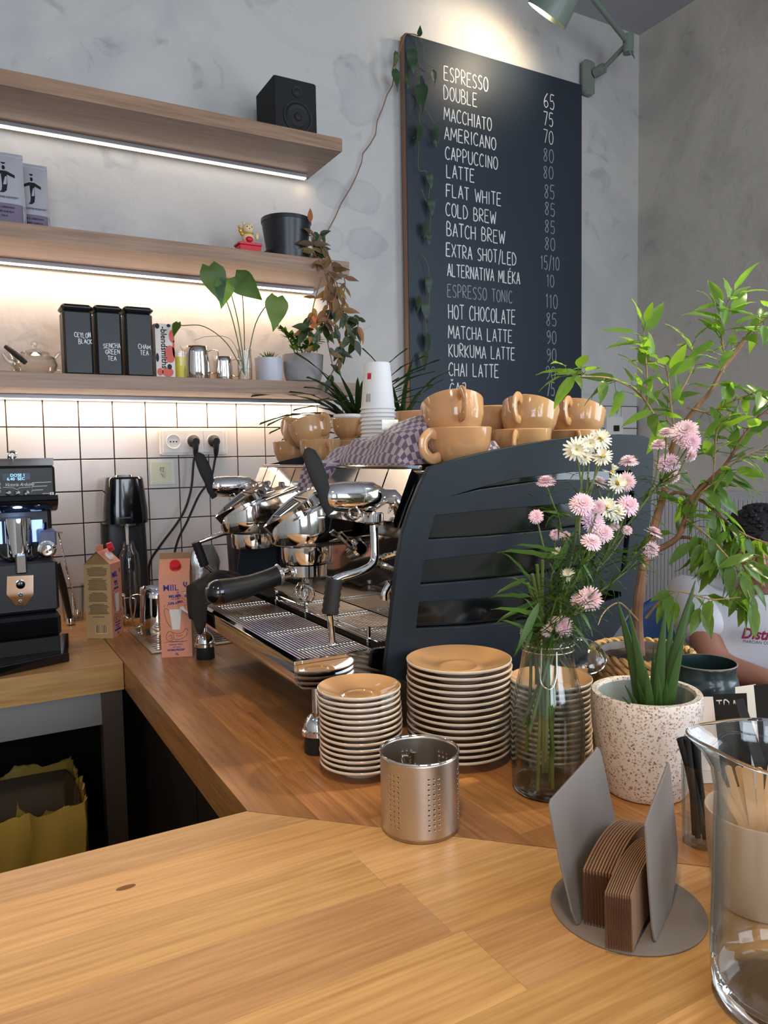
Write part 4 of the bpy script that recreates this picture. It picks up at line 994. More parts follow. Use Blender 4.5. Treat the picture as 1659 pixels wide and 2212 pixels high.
text_obj('6.40  SEC', .0095, 'display_text', M['screentext'], gr, q(15, 1038, yf - .0014), (1, 0, 0), (0, 0, 1))
text_obj('Victoria Arduino', .0112, 'lettering', M['printwhite'], gr, q(10, 1051, yf), (1, 0, 0), (0, 0, 1), shear=.45, sx=.80)
b = MB(); b.tube([q(6, 1053), q(30, 1054), q(36, 1058), q(42, 1054), q(66, 1052)], .0006, 4)
for k, (x0, x1) in enumerate(((69, 111), (69, 102), (69, 93))): yy = 1043 + 8 * k; b.tube([q(x0, yy + 4), q(x0, yy), q(x1, yy - 2 + k * .5)], .0008, 4)
for k in range(3): b.tube([q(-14, 1045 + 8 * k), q(1, 1044 + 8 * k), q(1, 1048 + 8 * k)], .0008, 4)
b.build('decor_line', M['printwhite'], gr)
text_obj('MYTHOS', .0045, 'lettering', M['printwhite'], gr, q(92, 1068, yf), (1, 0, 0), (0, 0, 1))
a, d = q(108, 1069), q(116, 1063); MB().box((a.x, yf - .0006, a.z), (d.x, YG, d.z)).build('badge', M['printwhite'], gr, smooth=False)
text_obj('1', .0075, 'lettering', M['black'], gr, q(110, 1069, yf - .0012), (1, 0, 0), (0, 0, 1), bold=.0003)
for ch, px in (('<', 17), ('>', 37), ('*', 57)):
    p = q(px, 1065); MB().lathe([(.0068, 0), (.0064, .0015), (.0005, .0018)], (p.x, YG, p.z), 20, (0, -1, 0)).build('button', M['gloss_black'], gr)
    text_obj(ch, .013, 'button_symbol', M['printwhite'], gr, (p.x - .004, YG - .0025, p.z - (.004 if ch != '*' else .008)), (1, 0, 0), (0, 0, 1))
# chute, tube and fork
x0, x1 = ony(12, 1160, YG + .04).x, ony(70, 1160, YG + .04).x
MB().cyl(((x0 + x1) / 2, YG + .055, gz(1205)), ((x0 + x1) / 2, YG + .055, gz(1122)), (x1 - x0) / 2, n=32).build('grounds_chute', M['chrome'], gr)
xm = (x0 + x1) / 2
b = MB(); b.box((xm - .012, YG + .01, gz(1240)), (xm + .012, YG + .04, gz(1198)), .003); b.build('chute_outlet', M['steel_dark'], gr, smooth=False)
for s_ in (-1, 1):
    b = MB(); b.tube(bez([(xm + s_ * .018, YG + .03, gz(1212)), (xm + s_ * .04, YG + .03, gz(1200)), (xm + s_ * .055, YG + .05, gz(1165)), (xm + s_ * .06, YG + .08, gz(1140))], 4), .008, 8, flat=.5); b.build('fork_arm', M['gloss_black'], gr)
    p = Vector((xm + s_ * .05, YG + .045, gz(1195))); MB().lathe([(.009, 0), (.009, .006), (.004, .009), (.0005, .009)], p, 18, (0, -1, 0)).build('clamp_screw', M['chrome'], gr)
    MB().box((xm + s_ * .045 - .012, YG + .096, gz(1180)), (xm + s_ * .045 + .012, YG + .0995, gz(1130))).build('blue_lamp', M['blueled'], gr, smooth=False)
bl_ = bpy.data.lights.new('grinder_led', 'POINT'); bl_.energy = .35; bl_.color = (.3, .5, 1); bl_.shadow_soft_size = .01
blo = bpy.data.objects.new('grinder_led', bl_); COL.objects.link(blo); blo.location = (xm, YG + .02, gz(1125))
a, d = ony(85, 1182, YG + .03), ony(117, 1145, YG + .03); MB().box((a.x, YG + .03, a.z), (gx1, YG + .1, d.z), .004).build('side_plaque', P('blueish_plaque', c(84, 86, 104), .4), gr, smooth=False)
p = ony(103, 1188, YG + .01); MB().lathe([(.021, 0), (.021, .006), (.018, .007), (.018, .018), (.014, .02), (.013, .017), (.006, .017), (.0005, .018)], (p.x, YG + .03, p.z), 32, (0, -1, 0)).build('dose_dial', M['chrome'], gr)
# lower front with chrome shield
MB().box((gx0, YG + .02, gz(1328)), (gx1 - .002, YG + .12, gz(1216)), .006).build('lower_front', M['black'], gr, smooth=False)
def shield(px, py): return ony(px, py, YG + .018)
pts = [shield(*p) for p in [(15, 1245), (72, 1242), (72, 1284), (56, 1306), (33, 1307), (14, 1284)]]
b = MB(); b.add([p for p in pts] + [p + Vector((0, -.003, 0)) for p in pts], [tuple(range(6, 12)), tuple(reversed(range(6)))] + [(i, i + 6, (i + 1) % 6 + 6, (i + 1) % 6) for i in range(6)]); b.build('front_shield', M['chrome'], gr, smooth=False)
for py, r in ((1262, .010), (1284, .0045), (1299, .004)):
    p = shield(44, py); MB().lathe([(r, 0), (r, .005), (r * .6, .007), (.0005, .007)], (p.x, YG + .0145, p.z), 20, (0, -1, 0)).build('shield_screw', M['gloss_black'] if r > .008 else M['steel_dark'], gr)
xr = ony(133, 1350, YG - .02).x; MB().box((gx0 - .01, YG - .02, gz(1378)), (xr, YG + .25, gz(1329)), .008).build('knock_drawer', M['gloss_black'], gr, smooth=False)
ta = onz(147, 1424); tb = onz(132, 1372)
MB().prism([(gx0 - .03, 1.82), (ta.x, 1.90), (tb.x + .01, 2.12), (gx0 - .03, 2.12)], CT + .0005, CT + .022, .002).build('catch_tray', M['gloss_black'], gr, smooth=False)
MB().prism([(gx0 - .02, 1.835), (ta.x - .02, 1.91), (ta.x - .022, YG - .024), (gx0 - .02, YG - .024)], CT + .0221, CT + .0235).build('tray_mat', M['rubber'], gr, smooth=False)
MB().box((gx0, YG - .019, CT + .0222), (xr - .004, YG + .24, gz(1378) - .0005)).build('plinth', M['matteblack'], gr, smooth=False)

# soda maker
x0, x1 = ony(229, 1100, 2.36).x, ony(318, 1100, 2.36).x; X0 = (x0 + x1) / 2 + .004; w = (x1 - x0) / 2 * 1.10; zt = ony(275, 1030, 2.40).z; zm = ony(270, 1132, 2.36).z
t = thing('soda_maker', 'tall glossy black soda maker with clear bottle against the tiles', 'soda maker', (X0, 2.41, CT))
def sq(r, rx=1, ry=1.0, e=.5, n=36):
    return [(r * rx * math.copysign(abs(math.cos(2 * PI * i / n)) ** e, math.cos(2 * PI * i / n)), r * ry * math.copysign(abs(math.sin(2 * PI * i / n)) ** e, math.sin(2 * PI * i / n))) for i in range(n)]
def loft(b, secs, n=36):
    """secs: (cx, cy, z, rx, ry, e)"""
    k = len(b.v)
    for (cx, cy, z, rx, ry, e) in secs: b.v += [Vector((cx + p[0], cy + p[1], z)) for p in sq(1, rx, ry, e, n)]
    for j in range(len(secs) - 1):
        for i in range(n): ii = (i + 1) % n; b.f.append([k + j * n + i, k + j * n + ii, k + (j + 1) * n + ii, k + (j + 1) * n + i]); b.mi.append(b.m)
    b.f.append([k + i for i in reversed(range(n))]); b.mi.append(b.m); b.f.append([k + (len(secs) - 1) * n + i for i in range(n)]); b.mi.append(b.m); return b
b = MB(); loft(b, [(X0, 2.42, zm, w * 1.0, .062, .6), (X0, 2.42, zm + .04, w * 1.0, .062, .6), (X0, 2.42, zt - .03, w * .88, .058, .6), (X0, 2.42, zt - .006, w * .84, .056, .6), (X0, 2.42, zt, w * .78, .05, .6)]); b.build('head', M['gloss_black'], t)
b = MB(); loft(b, [(X0, 2.455, CT, w * 1.06, .050, .55), (X0, 2.455, CT + .02, w * 1.06, .050, .55), (X0, 2.455, zm - .0005, w * 1.0, .034, .55)]); b.build('column', M['black'], t)
b = MB(); loft(b, [(X0, 2.41, CT, w * 1.06, .09, .6), (X0, 2.41, CT + .014, w * 1.0, .085, .6)]); b.build('foot', M['gloss_black'], t)
b = MB(); loft(b, [(X0, 2.42, zt + .0005, w * .45, .03, .8), (X0, 2.42, zt + .006, w * .42, .028, .8)]); b.build('push_button', M['chrome'], t)
MB().cyl((X0 - .002, 2.385, zm - .065), (X0 - .002, 2.385, zm - .001), .0035, .006, 12).build('carbonating_nozzle', M['white'], t)
MB().lathe([(.024, -.006), (.024, 0), (.0005, 0)], (X0, 2.385, zm - .0005), 24).build('nozzle_collar', M['steel_dark'], t)
MB().lathe([(.024, CT + .018 - CT), (.032, .03), (.033, .14), (.030, .185), (.020, .205), (.016, .225), (.0148, .225), (.0185, .204), (.0285, .184), (.0315, .14), (.0305, .032), (.0005, .022)], (X0, 2.385, CT), 28).build('clear_bottle', M['glass'], t)
text_obj('sodastream', .0085, 'lettering', P('grey_print', c(120, 124, 128), .4), t, (ony(253, 1118, 2.3575).x, 2.3572, ony(253, 1121, 2.357).z), (1, 0, 0), (0, 0, 1))

# milk cartons
def carton(X0, Y0, ang, lab, opened):
    t = thing('milk_carton', lab, 'milk carton', (0, 0, 0), 'milk cartons on the back counter')
    s_ = .0355; h = .197; zr = .232; zf = .246; zo = CT
    b = MB()                                               # front(-y), back(+y): peach; sides: kraft
    b.add([(-s_, -s_, zo), (s_, -s_, zo), (s_, s_, zo), (-s_, s_, zo), (-s_, -s_, zo + h), (s_, -s_, zo + h), (s_, s_, zo + h), (-s_, s_, zo + h),
           (-s_, 0, zo + zr), (s_, 0, zo + zr), (-s_ * .72, 0, zo + zr - .004), (s_ * .72, 0, zo + zr - .004)], [])
    faces = [((0, 1, 5, 4), 0), ((2, 3, 7, 6), 0), ((1, 2, 6, 5), 1), ((3, 0, 4, 7), 1), ((3, 2, 1, 0), 1), ((4, 5, 9, 8), 0), ((6, 7, 8, 9), 0), ((5, 6, 11), 2), ((7, 4, 10), 2), ((5, 11, 9), 2), ((11, 6, 9), 2), ((4, 8, 10), 2), ((10, 8, 7), 2)]
    for f, m_ in faces: b.f.append(list(f)); b.mi.append(m_)
    b.build('carton_body', [M['milkpink'], M['milkkraft'], M['milkgable']], t, smooth=False)
    b = MB(); b.box((-s_, -.0012, zo + zr - .001), (s_ * (.2 if opened else 1), .0012, zo + zf)); b.build('gable_fin', M['milkgable'] if not opened else M['milkpink'], t, smooth=False)
    # cap on the front slope
    nrm = Vector((0, -(zr - h), s_)).normalized(); cpos = Vector((.002, -s_ * .52, zo + h + (zr - h) * .48))
    MB().lathe([(.0135, 0), (.0135, .002), (.012, .004), (.0105, .004), (.0105, .006), (.0005, .006)] if opened else [(.0135, 0), (.0135, .002), (.0120, .003), (.0120, .012), (.0108, .0135), (.0005, .0135)], cpos, 28, nrm).build('spout' if opened else 'screw_cap', M['paperwhite'] if opened else M['red'], t)
    if opened:
        cp = cpos + nrm * .012 + Vector((.006, .012, .014)); MB().lathe([(.0125, 0), (.0125, .011), (.011, .0125), (.0005, .0125)], cp, 28, (.2, -1, .35)).build('screw_cap', M['red'], t)
    y = -s_ - .0004; F = lambda s2, sz, x, z, m_, **k: text_obj(s2, sz, 'lettering', m_, t, (x, y, zo + z), (1, 0, 0), (0, 0, 1), **k)
    F('MIIL', .0205, -.0270, .160, M['inkblue'], bold=.0002, sx=1.0)
    b = MB()
    pc = [(.0235, .182), (.020, .178), (.020, .1725), (.0245, .166), (.029, .1725), (.0295, .180), (.0255, .178), (.0265, .1735), (.0245, .171), (.023, .1745)]
    b.add([(p[0], y, zo + p[1]) for p in pc], [tuple(range(len(pc)))]); b.build('tick_emblem', M['inkblue'], t, smooth=False)
    F('MILK', .0095, -.014, .143, M['inkblue'], bold=.0003); F('PIIM  MAITO', .0035, -.009, .138, M['inkblue']); F('3,8% FAT', .0075, -.016, .127, M['inkblue'], bold=.0003)
    F('HIGH-STANDARD', .0038, -.014, .036, M['inkblue']); F('Estonian MILK', .0052, -.017, .029, M['inkblue']); F('with many', .0045, -.010, .023, M['inkblue']); F('NOBELPRIZES*', .0062, -.022, .0155, M['inkblue'], bold=.0002); F('1L', .008, -.004, .005, M['inkblue'], bold=.0003)
    b = MB(); b.add([(-.014, y - .0002, zo + .115), (.014, y - .0002, zo + .115), (.009, y - .0002, zo + .066), (-.008, y - .0002, zo + .066)], [(0, 1, 2, 3)]); b.build('printed_glass', M['paperwhite'], t, smooth=False)
    b = MB()
    for pth in ([(-.014, .112), (-.022, .118), (-.026, .112), (-.024, .100), (-.020, .085), (-.012, .072)], [(-.024, .05), (-.018, .062), (-.009, .06), (-.006, .048), (-.012, .040), (-.020, .041), (-.024, .05)], [(-.018, .05), (-.012, .054), (-.010, .047), (-.016, .044)], [(-.008, .060), (.004, .056), (.016, .06), (.022, .068), (.028, .062)], [(-.006, .044), (.006, .042), (.02, .048), (.026, .058)], [(-.028, .036), (-.01, .038), (.004, .037)], [(.010, .036), (.024, .038)], [(.0, .052), (.008, .050), (.014, .053)], [(-.026, .122), (-.024, .126)], [(-.018, .123), (-.016, .127)]):
        b.tube(bez([(p[0], y + .0001, zo + p[1]) for p in pth], 3), .00045, 4)
    b.build('line_drawing', M['inkdark'], t)
    # text block and barcode on the left side
    x = -s_ - .0004
    b = MB(); z = .190
    for blk in (7, 9, 7, 8, 1):
        for k in range(blk):
            w_ = .028 * R.uniform(.8, 1) if k else .016; b.add([(x, -w_ if k else -w_, zo + z), (x, w_, zo + z), (x, w_, zo + z - .0016), (x, -w_, zo + z - .0016)], [(0, 1, 2, 3)]); z -= .0036
        z -= .005
    b.build('small_print', M['inkdark'], t, smooth=False)
    b = MB(); b.add([(x, -.022, zo + .012), (x, .012, zo + .012), (x, .012, zo + .036), (x, -.022, zo + .036)], [(0, 1, 2, 3)]); b.build('barcode_field', P('pale_field', c(206, 180, 136), .5), t, smooth=False)
    b = MB(); yy = -.020
    while yy < .010: w_ = R.choice((.0006, .0011, .0018)); b.add([(x - .0002, yy, zo + .015), (x - .0002, yy + w_, zo + .015), (x - .0002, yy + w_, zo + .036), (x - .0002, yy, zo + .036)], [(0, 1, 2, 3)]); yy += w_ + R.choice((.0009, .0014))
    b.build('barcode', M['inkdark'], t, smooth=False)
    t.location = (X0, Y0, .0003); t.rotation_euler = (0, 0, math.radians(ang)); return t
carton(.443, 1.835, -20, 'closed peach milk carton with red cap by the drip tray, MIIL facing out', False)
carton(.322, 2.135, 58, 'opened peach milk carton with tilted red cap showing its tan text and barcode side', True)

# glass with bar spoon and tamper beside the grinder
X0, Y0 = ony(157, 1300, 2.40).x, 2.40
tumbler('bar_glass', 'clear glass holding a bar spoon between grinder and open milk carton', X0, Y0, CT, .028, .033, .105)
b = MB(); sp0, sp1 = ony(126, 1150, 2.38), Vector((X0 + .012, Y0, CT + .008)); t = thing('bar_spoon', 'long twisted steel bar spoon with a flat T end in the clear glass', 'spoon', (X0, Y0, CT))
n = 70
for off in (0, PI):
    b.tube([sp0.lerp(sp1, i / n) + Vector((math.cos(i * 1.1 + off), math.sin(i * 1.1 + off), 0)) * .0013 for i in range(n + 1)], .0012, 5)
b.build('twisted_shaft', M['chrome'], t)
b = MB(); b.cyl(sp0 + Vector((-.006, 0, .002)), sp0 + Vector((.012, 0, -.001)), .0028, n=10); b.build('flat_end', M['chrome'], t)
b = MB(); b.ell(sp1 + Vector((0, 0, .008)), (.009, .006, .013)); b.build('bowl', M['chrome'], t)
t = thing('cleaning_brush', 'black handled tool leaning beside the grinder with a steel collar', 'brush', (X0 - .03, 2.35, CT))
a, d = ony(124, 1215, 2.25), Vector((X0 - .016, 2.33, CT + .012))
MB().tube([a, a.lerp(d, .4), a.lerp(d, .8), d], [.007, .0105, .008, .007], 12).build('grip', M['black'], t)
MB().lathe([(.0085, 0), (.013, .004), (.013, .016), (.0075, .03), (.0005, .03)], (d.x, d.y, CT), 20).build('collar', M['chrome'], t)

jug('milk_jug', 'large steel milk jug standing behind the closed peach milk carton', .452, 2.09, CT, .046, .125, math.radians(190), M['chrome'])
jug('milk_jug', 'small steel milk jug half hidden behind the open peach milk carton', .372, 2.27, CT, .03, .085, math.radians(-30), M['chrome'])
t = thing('jug_rinser', 'flat steel jug rinser plate set into the worktop beside the milk', 'rinser', (.5, 2.0, CT))
MB().box((.385, 1.86, CT + .0004), (.60, 2.17, CT + .003), .001).build('drip_plate', M['steel'], t, smooth=False)
b = MB()
for i in range(14): y = 1.885 + i * .02; b.box((.40, y, CT + .0031), (.585, y + .006, CT + .0050))
b.build('grille_bars', M['chrome'], t, smooth=False); 
t = thing('knock_box', 'black knock box standing on the worktop behind the far brew group', 'knock box', (.80, 2.28, CT))
loftb = MB(); loft(loftb, [(.80, 2.28, CT, .075, .075, .8), (.80, 2.28, CT + .26, .085, .085, .8)]); loftb.build('box_body', M['black'], t)
b = MB(); ring(b, (.80, 2.28, CT + .26), .084, .004); b.build('rim', M['rubber'], t)
t = thing('foil_coffee_bag', 'crumpled silvery bag folded over beside the knock box', 'bag', (.68, 2.33, CT))
def foil(u, v):
    a = 2 * PI * u; k = .9 + .12 * noise.noise(Vector((math.cos(a) * 3, math.sin(a) * 3, v * 6))); r = k * (1 - .35 * max(0, v - .75) / .25)
    return (.655 + .055 * r * math.cos(a), 2.34 + .04 * r * math.sin(a) * (1 - .6 * v), CT + .20 * v)
b = MB(); b.grid(foil, 28, 14); b.build('foil_body', P('silver_film', c(190, 188, 186), .25, .6, bump=(30, 1)), t)

# ================================================================== ESPRESSO MACHINE (faces -x)
em = thing('espresso_machine', 'large chrome and blue black espresso machine with two brew groups and slatted side panel', 'coffee machine', (.75, 1.42, CT))
YN, YF = 1.045, 1.795            # near and far side panels
PT = 1.343                       # cup tray level
def panel_pts(pxs, y): return [(ony(px, py, y).x, ony(px, py, y).z) for px, py in pxs]
OUT = [(925, 1010), (905, 1050), (885, 1100), (868, 1150), (856, 1220), (847, 1300), (838, 1380), (830, 1455), (905, 1478), (1060, 1482), (1200, 1462), (1290, 1415), (1340, 1345), (1372, 1290), (1388, 1240), (1396, 1150), (1403, 1060), (1406, 985), (1403, 958), (1396, 947), (1382, 941), (1330, 939), (1262, 942), (1200, 949), (1130, 960), (1060, 974), (990, 991)]
def c5(x, y): return (850 + x / 2.765, 780 + y / 2.765)
SLOTS = [[c5(290, 820), c5(500, 770), c5(850, 722), c5(1100, 712), c5(1400, 715), c5(1405, 650), c5(1050, 660), c5(700, 702), c5(460, 765), c5(330, 805)],
         [c5(190, 1070), c5(560, 1048), c5(980, 1008), c5(1230, 975), c5(1255, 830), c5(1000, 850), c5(600, 882), c5(235, 918)],
         [c5(145, 1340), c5(500, 1312), c5(760, 1285), c5(1180, 1230), c5(1215, 1090), c5(900, 1108), c5(500, 1150), c5(170, 1185)],
         [c5(120, 1600), c5(450, 1585), c5(780, 1548), c5(1130, 1480), c5(1350, 1405), c5(1345, 1375), c5(1150, 1345), c5(870, 1378), c5(500, 1412), c5(140, 1432)],
         [c5(1395, 770), c5(1425, 775), c5(1375, 1270), c5(1340, 1268)]]
def plate_with_slots(name, outer, holes, y0, y1, mat, parent):
    cu = bpy.data.curves.new('p', 'CURVE'); cu.dimensions = '2D'; cu.fill_mode = 'BOTH'; cu.extrude = abs(y1 - y0) / 2 - .0008; cu.bevel_depth = .0008; cu.bevel_resolution = 1
    for pts in [outer] + holes:
        s_ = cu.splines.new('POLY'); s_.points.add(len(pts) - 1); s_.use_cyclic_u = True
        for k, (x, z) in enumerate(pts): s_.points[k].co = (x, z, 0, 1)
    t = bpy.data.objects.new('p', cu); me = bpy.data.meshes.new_from_object(t); bpy.data.objects.remove(t); bpy.data.curves.remove(cu)
    off = _root_loc(parent)
    for v in me.vertices: x, z, w = v.co; v.co = Vector((x, (y0 + y1) / 2 + w, z)) - off
    me.materials.clear(); me.materials.append(mat)
    me.flip_normals(); me.update(); me.name = name
    return link(name, me, parent)
def fine(pts, n=3):
    o = bez([Vector((p[0], p[1], 0)) for p in pts], n); return [(v.x, v.y) for v in o]
outer = panel_pts(OUT, YN); holes = [panel_pts(s_, YN) for s_ in SLOTS]
plate_with_slots('side_panel', outer, holes, YN - .006, YN + .006, M['darkpanel'], em)
plate_with_slots('side_panel', outer, [], YF, YF + .010, M['darkpanel'], em)
# inner glossy black cheek seen through the slots
inn = [(x * .96 + .035, z * .96 + .046) for x, z in outer]
plate_with_slots('inner_cheek', inn, [], YN + .013, YN + .022, M['gloss_black'], em)
# body behind the groups
b = MB()
prof = [(.70, 1.06), (.70, 1.245), (.655, 1.255), (.662, 1.338), (1.12, 1.338), (1.13, 1.1), (1.06, 1.0), (.62, 1.0), (.60, 1.045), (.70, 1.05)]
def extr(b, prof, y0, y1):
    n = len(prof); b.add([(p[0], y0, p[1]) for p in prof] + [(p[0], y1, p[1]) for p in prof], [tuple(range(n)), tuple(reversed(range(n, 2 * n)))] + [(i, i + n, (i + 1) % n + n, (i + 1) % n) for i in range(n)]); return b
extr(b, prof, YN + .024, YF - .002); b.build('chassis', M['matteblack'], em, smooth=False)
# slanted chrome fascia in panels
segs = [(1.072, 1.145), (1.15, 1.255), (1.26, 1.40), (1.405, 1.46), (1.465, 1.56), (1.565, 1.665), (1.67, 1.735), (1.74, 1.79)]
for y0, y1 in segs:
    b = MB(); prof = [(.648, PT + .003), (.612, 1.262), (.616, 1.252), (.700, 1.242), (.700, 1.25), (.628, 1.262), (.6615, PT - .006)]
    extr(b, [(x, z) for x, z in prof], y0, y1); b.build('fascia_panel', M['chrome'], em, smooth=False)
for y0 in (1.48, 1.205):
    MB().box((.632, y0, 1.285), (.640, y0 + .06, 1.318), .002).build('display_window', M['gloss_black'], em, smooth=False)
for y0 in (1.60, 1.69):
    MB().box((.628, y0, 1.29), (.641, y0 + .02, 1.315), .002).build('rocker_switch', M['steel_dark'], em, smooth=False)
# cup tray and rail
MB().box((.664, YN + .024, PT - .0045), (1.12, YF - .003, PT), .0008).build('cup_tray', M['steel'], em, smooth=False)
MB().tube([(.655, YN + .01, PT + .006), (.655, YF - .002, PT + .006)], .004, 10).build('front_rail', M['chrome'], em)
# recess back plate
MB().box((.690, 1.10, 1.062), (.6995, YF - .01, 1.24)).build('splash_back', M['chrome'], em, smooth=False)

# drip tray
TZ = 1.058; X0, X1 = .432, .70; y0, y1 = 1.068, 1.79
b = MB()
for (a0, b0, a1, b1) in ((X0, y0, X0 + .013, y1), (X0 + .013, y0, X1, y0 + .010), (X0 + .013, y1 - .012, X1, y1)): b.box((a0, b0, TZ - .006), (a1, b1, TZ))
b.build('tray_rim', M['chrome'], em, smooth=False, bevel=.0008)
b = MB(); prof = [(X0, TZ - .0062), (X0, 1.030), (X0 + .004, 1.020), (X0 + .013, 1.013), (X0 + .03, 1.010), (.60, 1.005), (.60, 1.010), (X0 + .03, 1.014), (X0 + .016, 1.017), (X0 + .008, 1.024), (X0 + .005, 1.032), (X0 + .005, TZ - .0062)]
extr(b, prof, y0 + .001, y1 - .001); b.build('tray_front', M['chrome'], em, smooth=True)
b = MB(); prof = [(X0 + .0055, TZ - .0065), (X0 + .0055, 1.032), (X0 + .010, 1.022), (X0 + .020, 1.0165), (.598, 1.0125), (.598, TZ - .0065)]
extr(b, prof, y0 + .0015, y0 + .004); b.build('tray_end', M['chrome'], em, smooth=False)
MB().box((X0 + .02, y0 + .01, 1.018), (.69, y1 - .012, 1.022)).build('tray_basin', M['steel_dark'], em, smooth=False)
b = MB(); x = X0 + .018
while x < .572: b.cyl((x, y0 + .011, TZ - .0022), (x, y1 - .013, TZ - .0022), .0014, n=6); x += .0063
b.build('front_grate', M['wire_steel'], em, kind='stuff')
for yy in (1.13, 1.27, 1.42, 1.56): MB().tube([(X0 + .030, yy, TZ + .0006), (.566, yy, TZ + .0006)], .0014, 6).build('cross_bar', M['chrome'], em)
b = MB(); x = .584
while x < .686: b.cyl((x, y0 + .011, TZ + .008), (x, y1 - .013, TZ + .008), .0014, n=6); x += .0063
b.build('rear_grate', M['wire_steel'], em, kind='stuff')
for yy in (1.16, 1.30, 1.45): MB().tube([(.585, yy, TZ + .011), (.68, yy, TZ + .011)], .0014, 6).build('cross_bar', M['chrome'], em)
for ya, yb in ((1.10, 1.24), (1.36, 1.52)):
    MB().tube([(.578, ya, TZ + .018), (.578, yb, TZ + .018)], .0022, 6).build('rail', M['chrome'], em)
    MB().tube([(.578, ya, TZ + .008), (.578, yb, TZ + .008)], .0016, 6).build('rail', M['chrome'], em)
    for yy in (ya, yb): MB().box((.575, yy - .003, TZ - .004), (.581, yy + .003, TZ + .030), .001).build('rail_post', M['chrome'], em, smooth=False)
# feet
for fx_, fy in ((.478, 1.093), (.486, 1.755), (1.02, 1.12), (1.02, 1.74)):
    f = MB().lathe([(.0205, 0), (.0215, .002), (.0205, .028), (.0005, .028)], (fx_, fy, CT), 28).build('foot', M['rubber'], em)
    MB().lathe([(.0215, .0281), (.0245, .030), (.0245, .037), (.022, .039), (.021, .047), (.0165, .056), (.010, .062), (.007, .064), (.007, .112), (.0005, .112)], (fx_, fy, CT), 28).build('chrome_dome', M['chrome'], f)

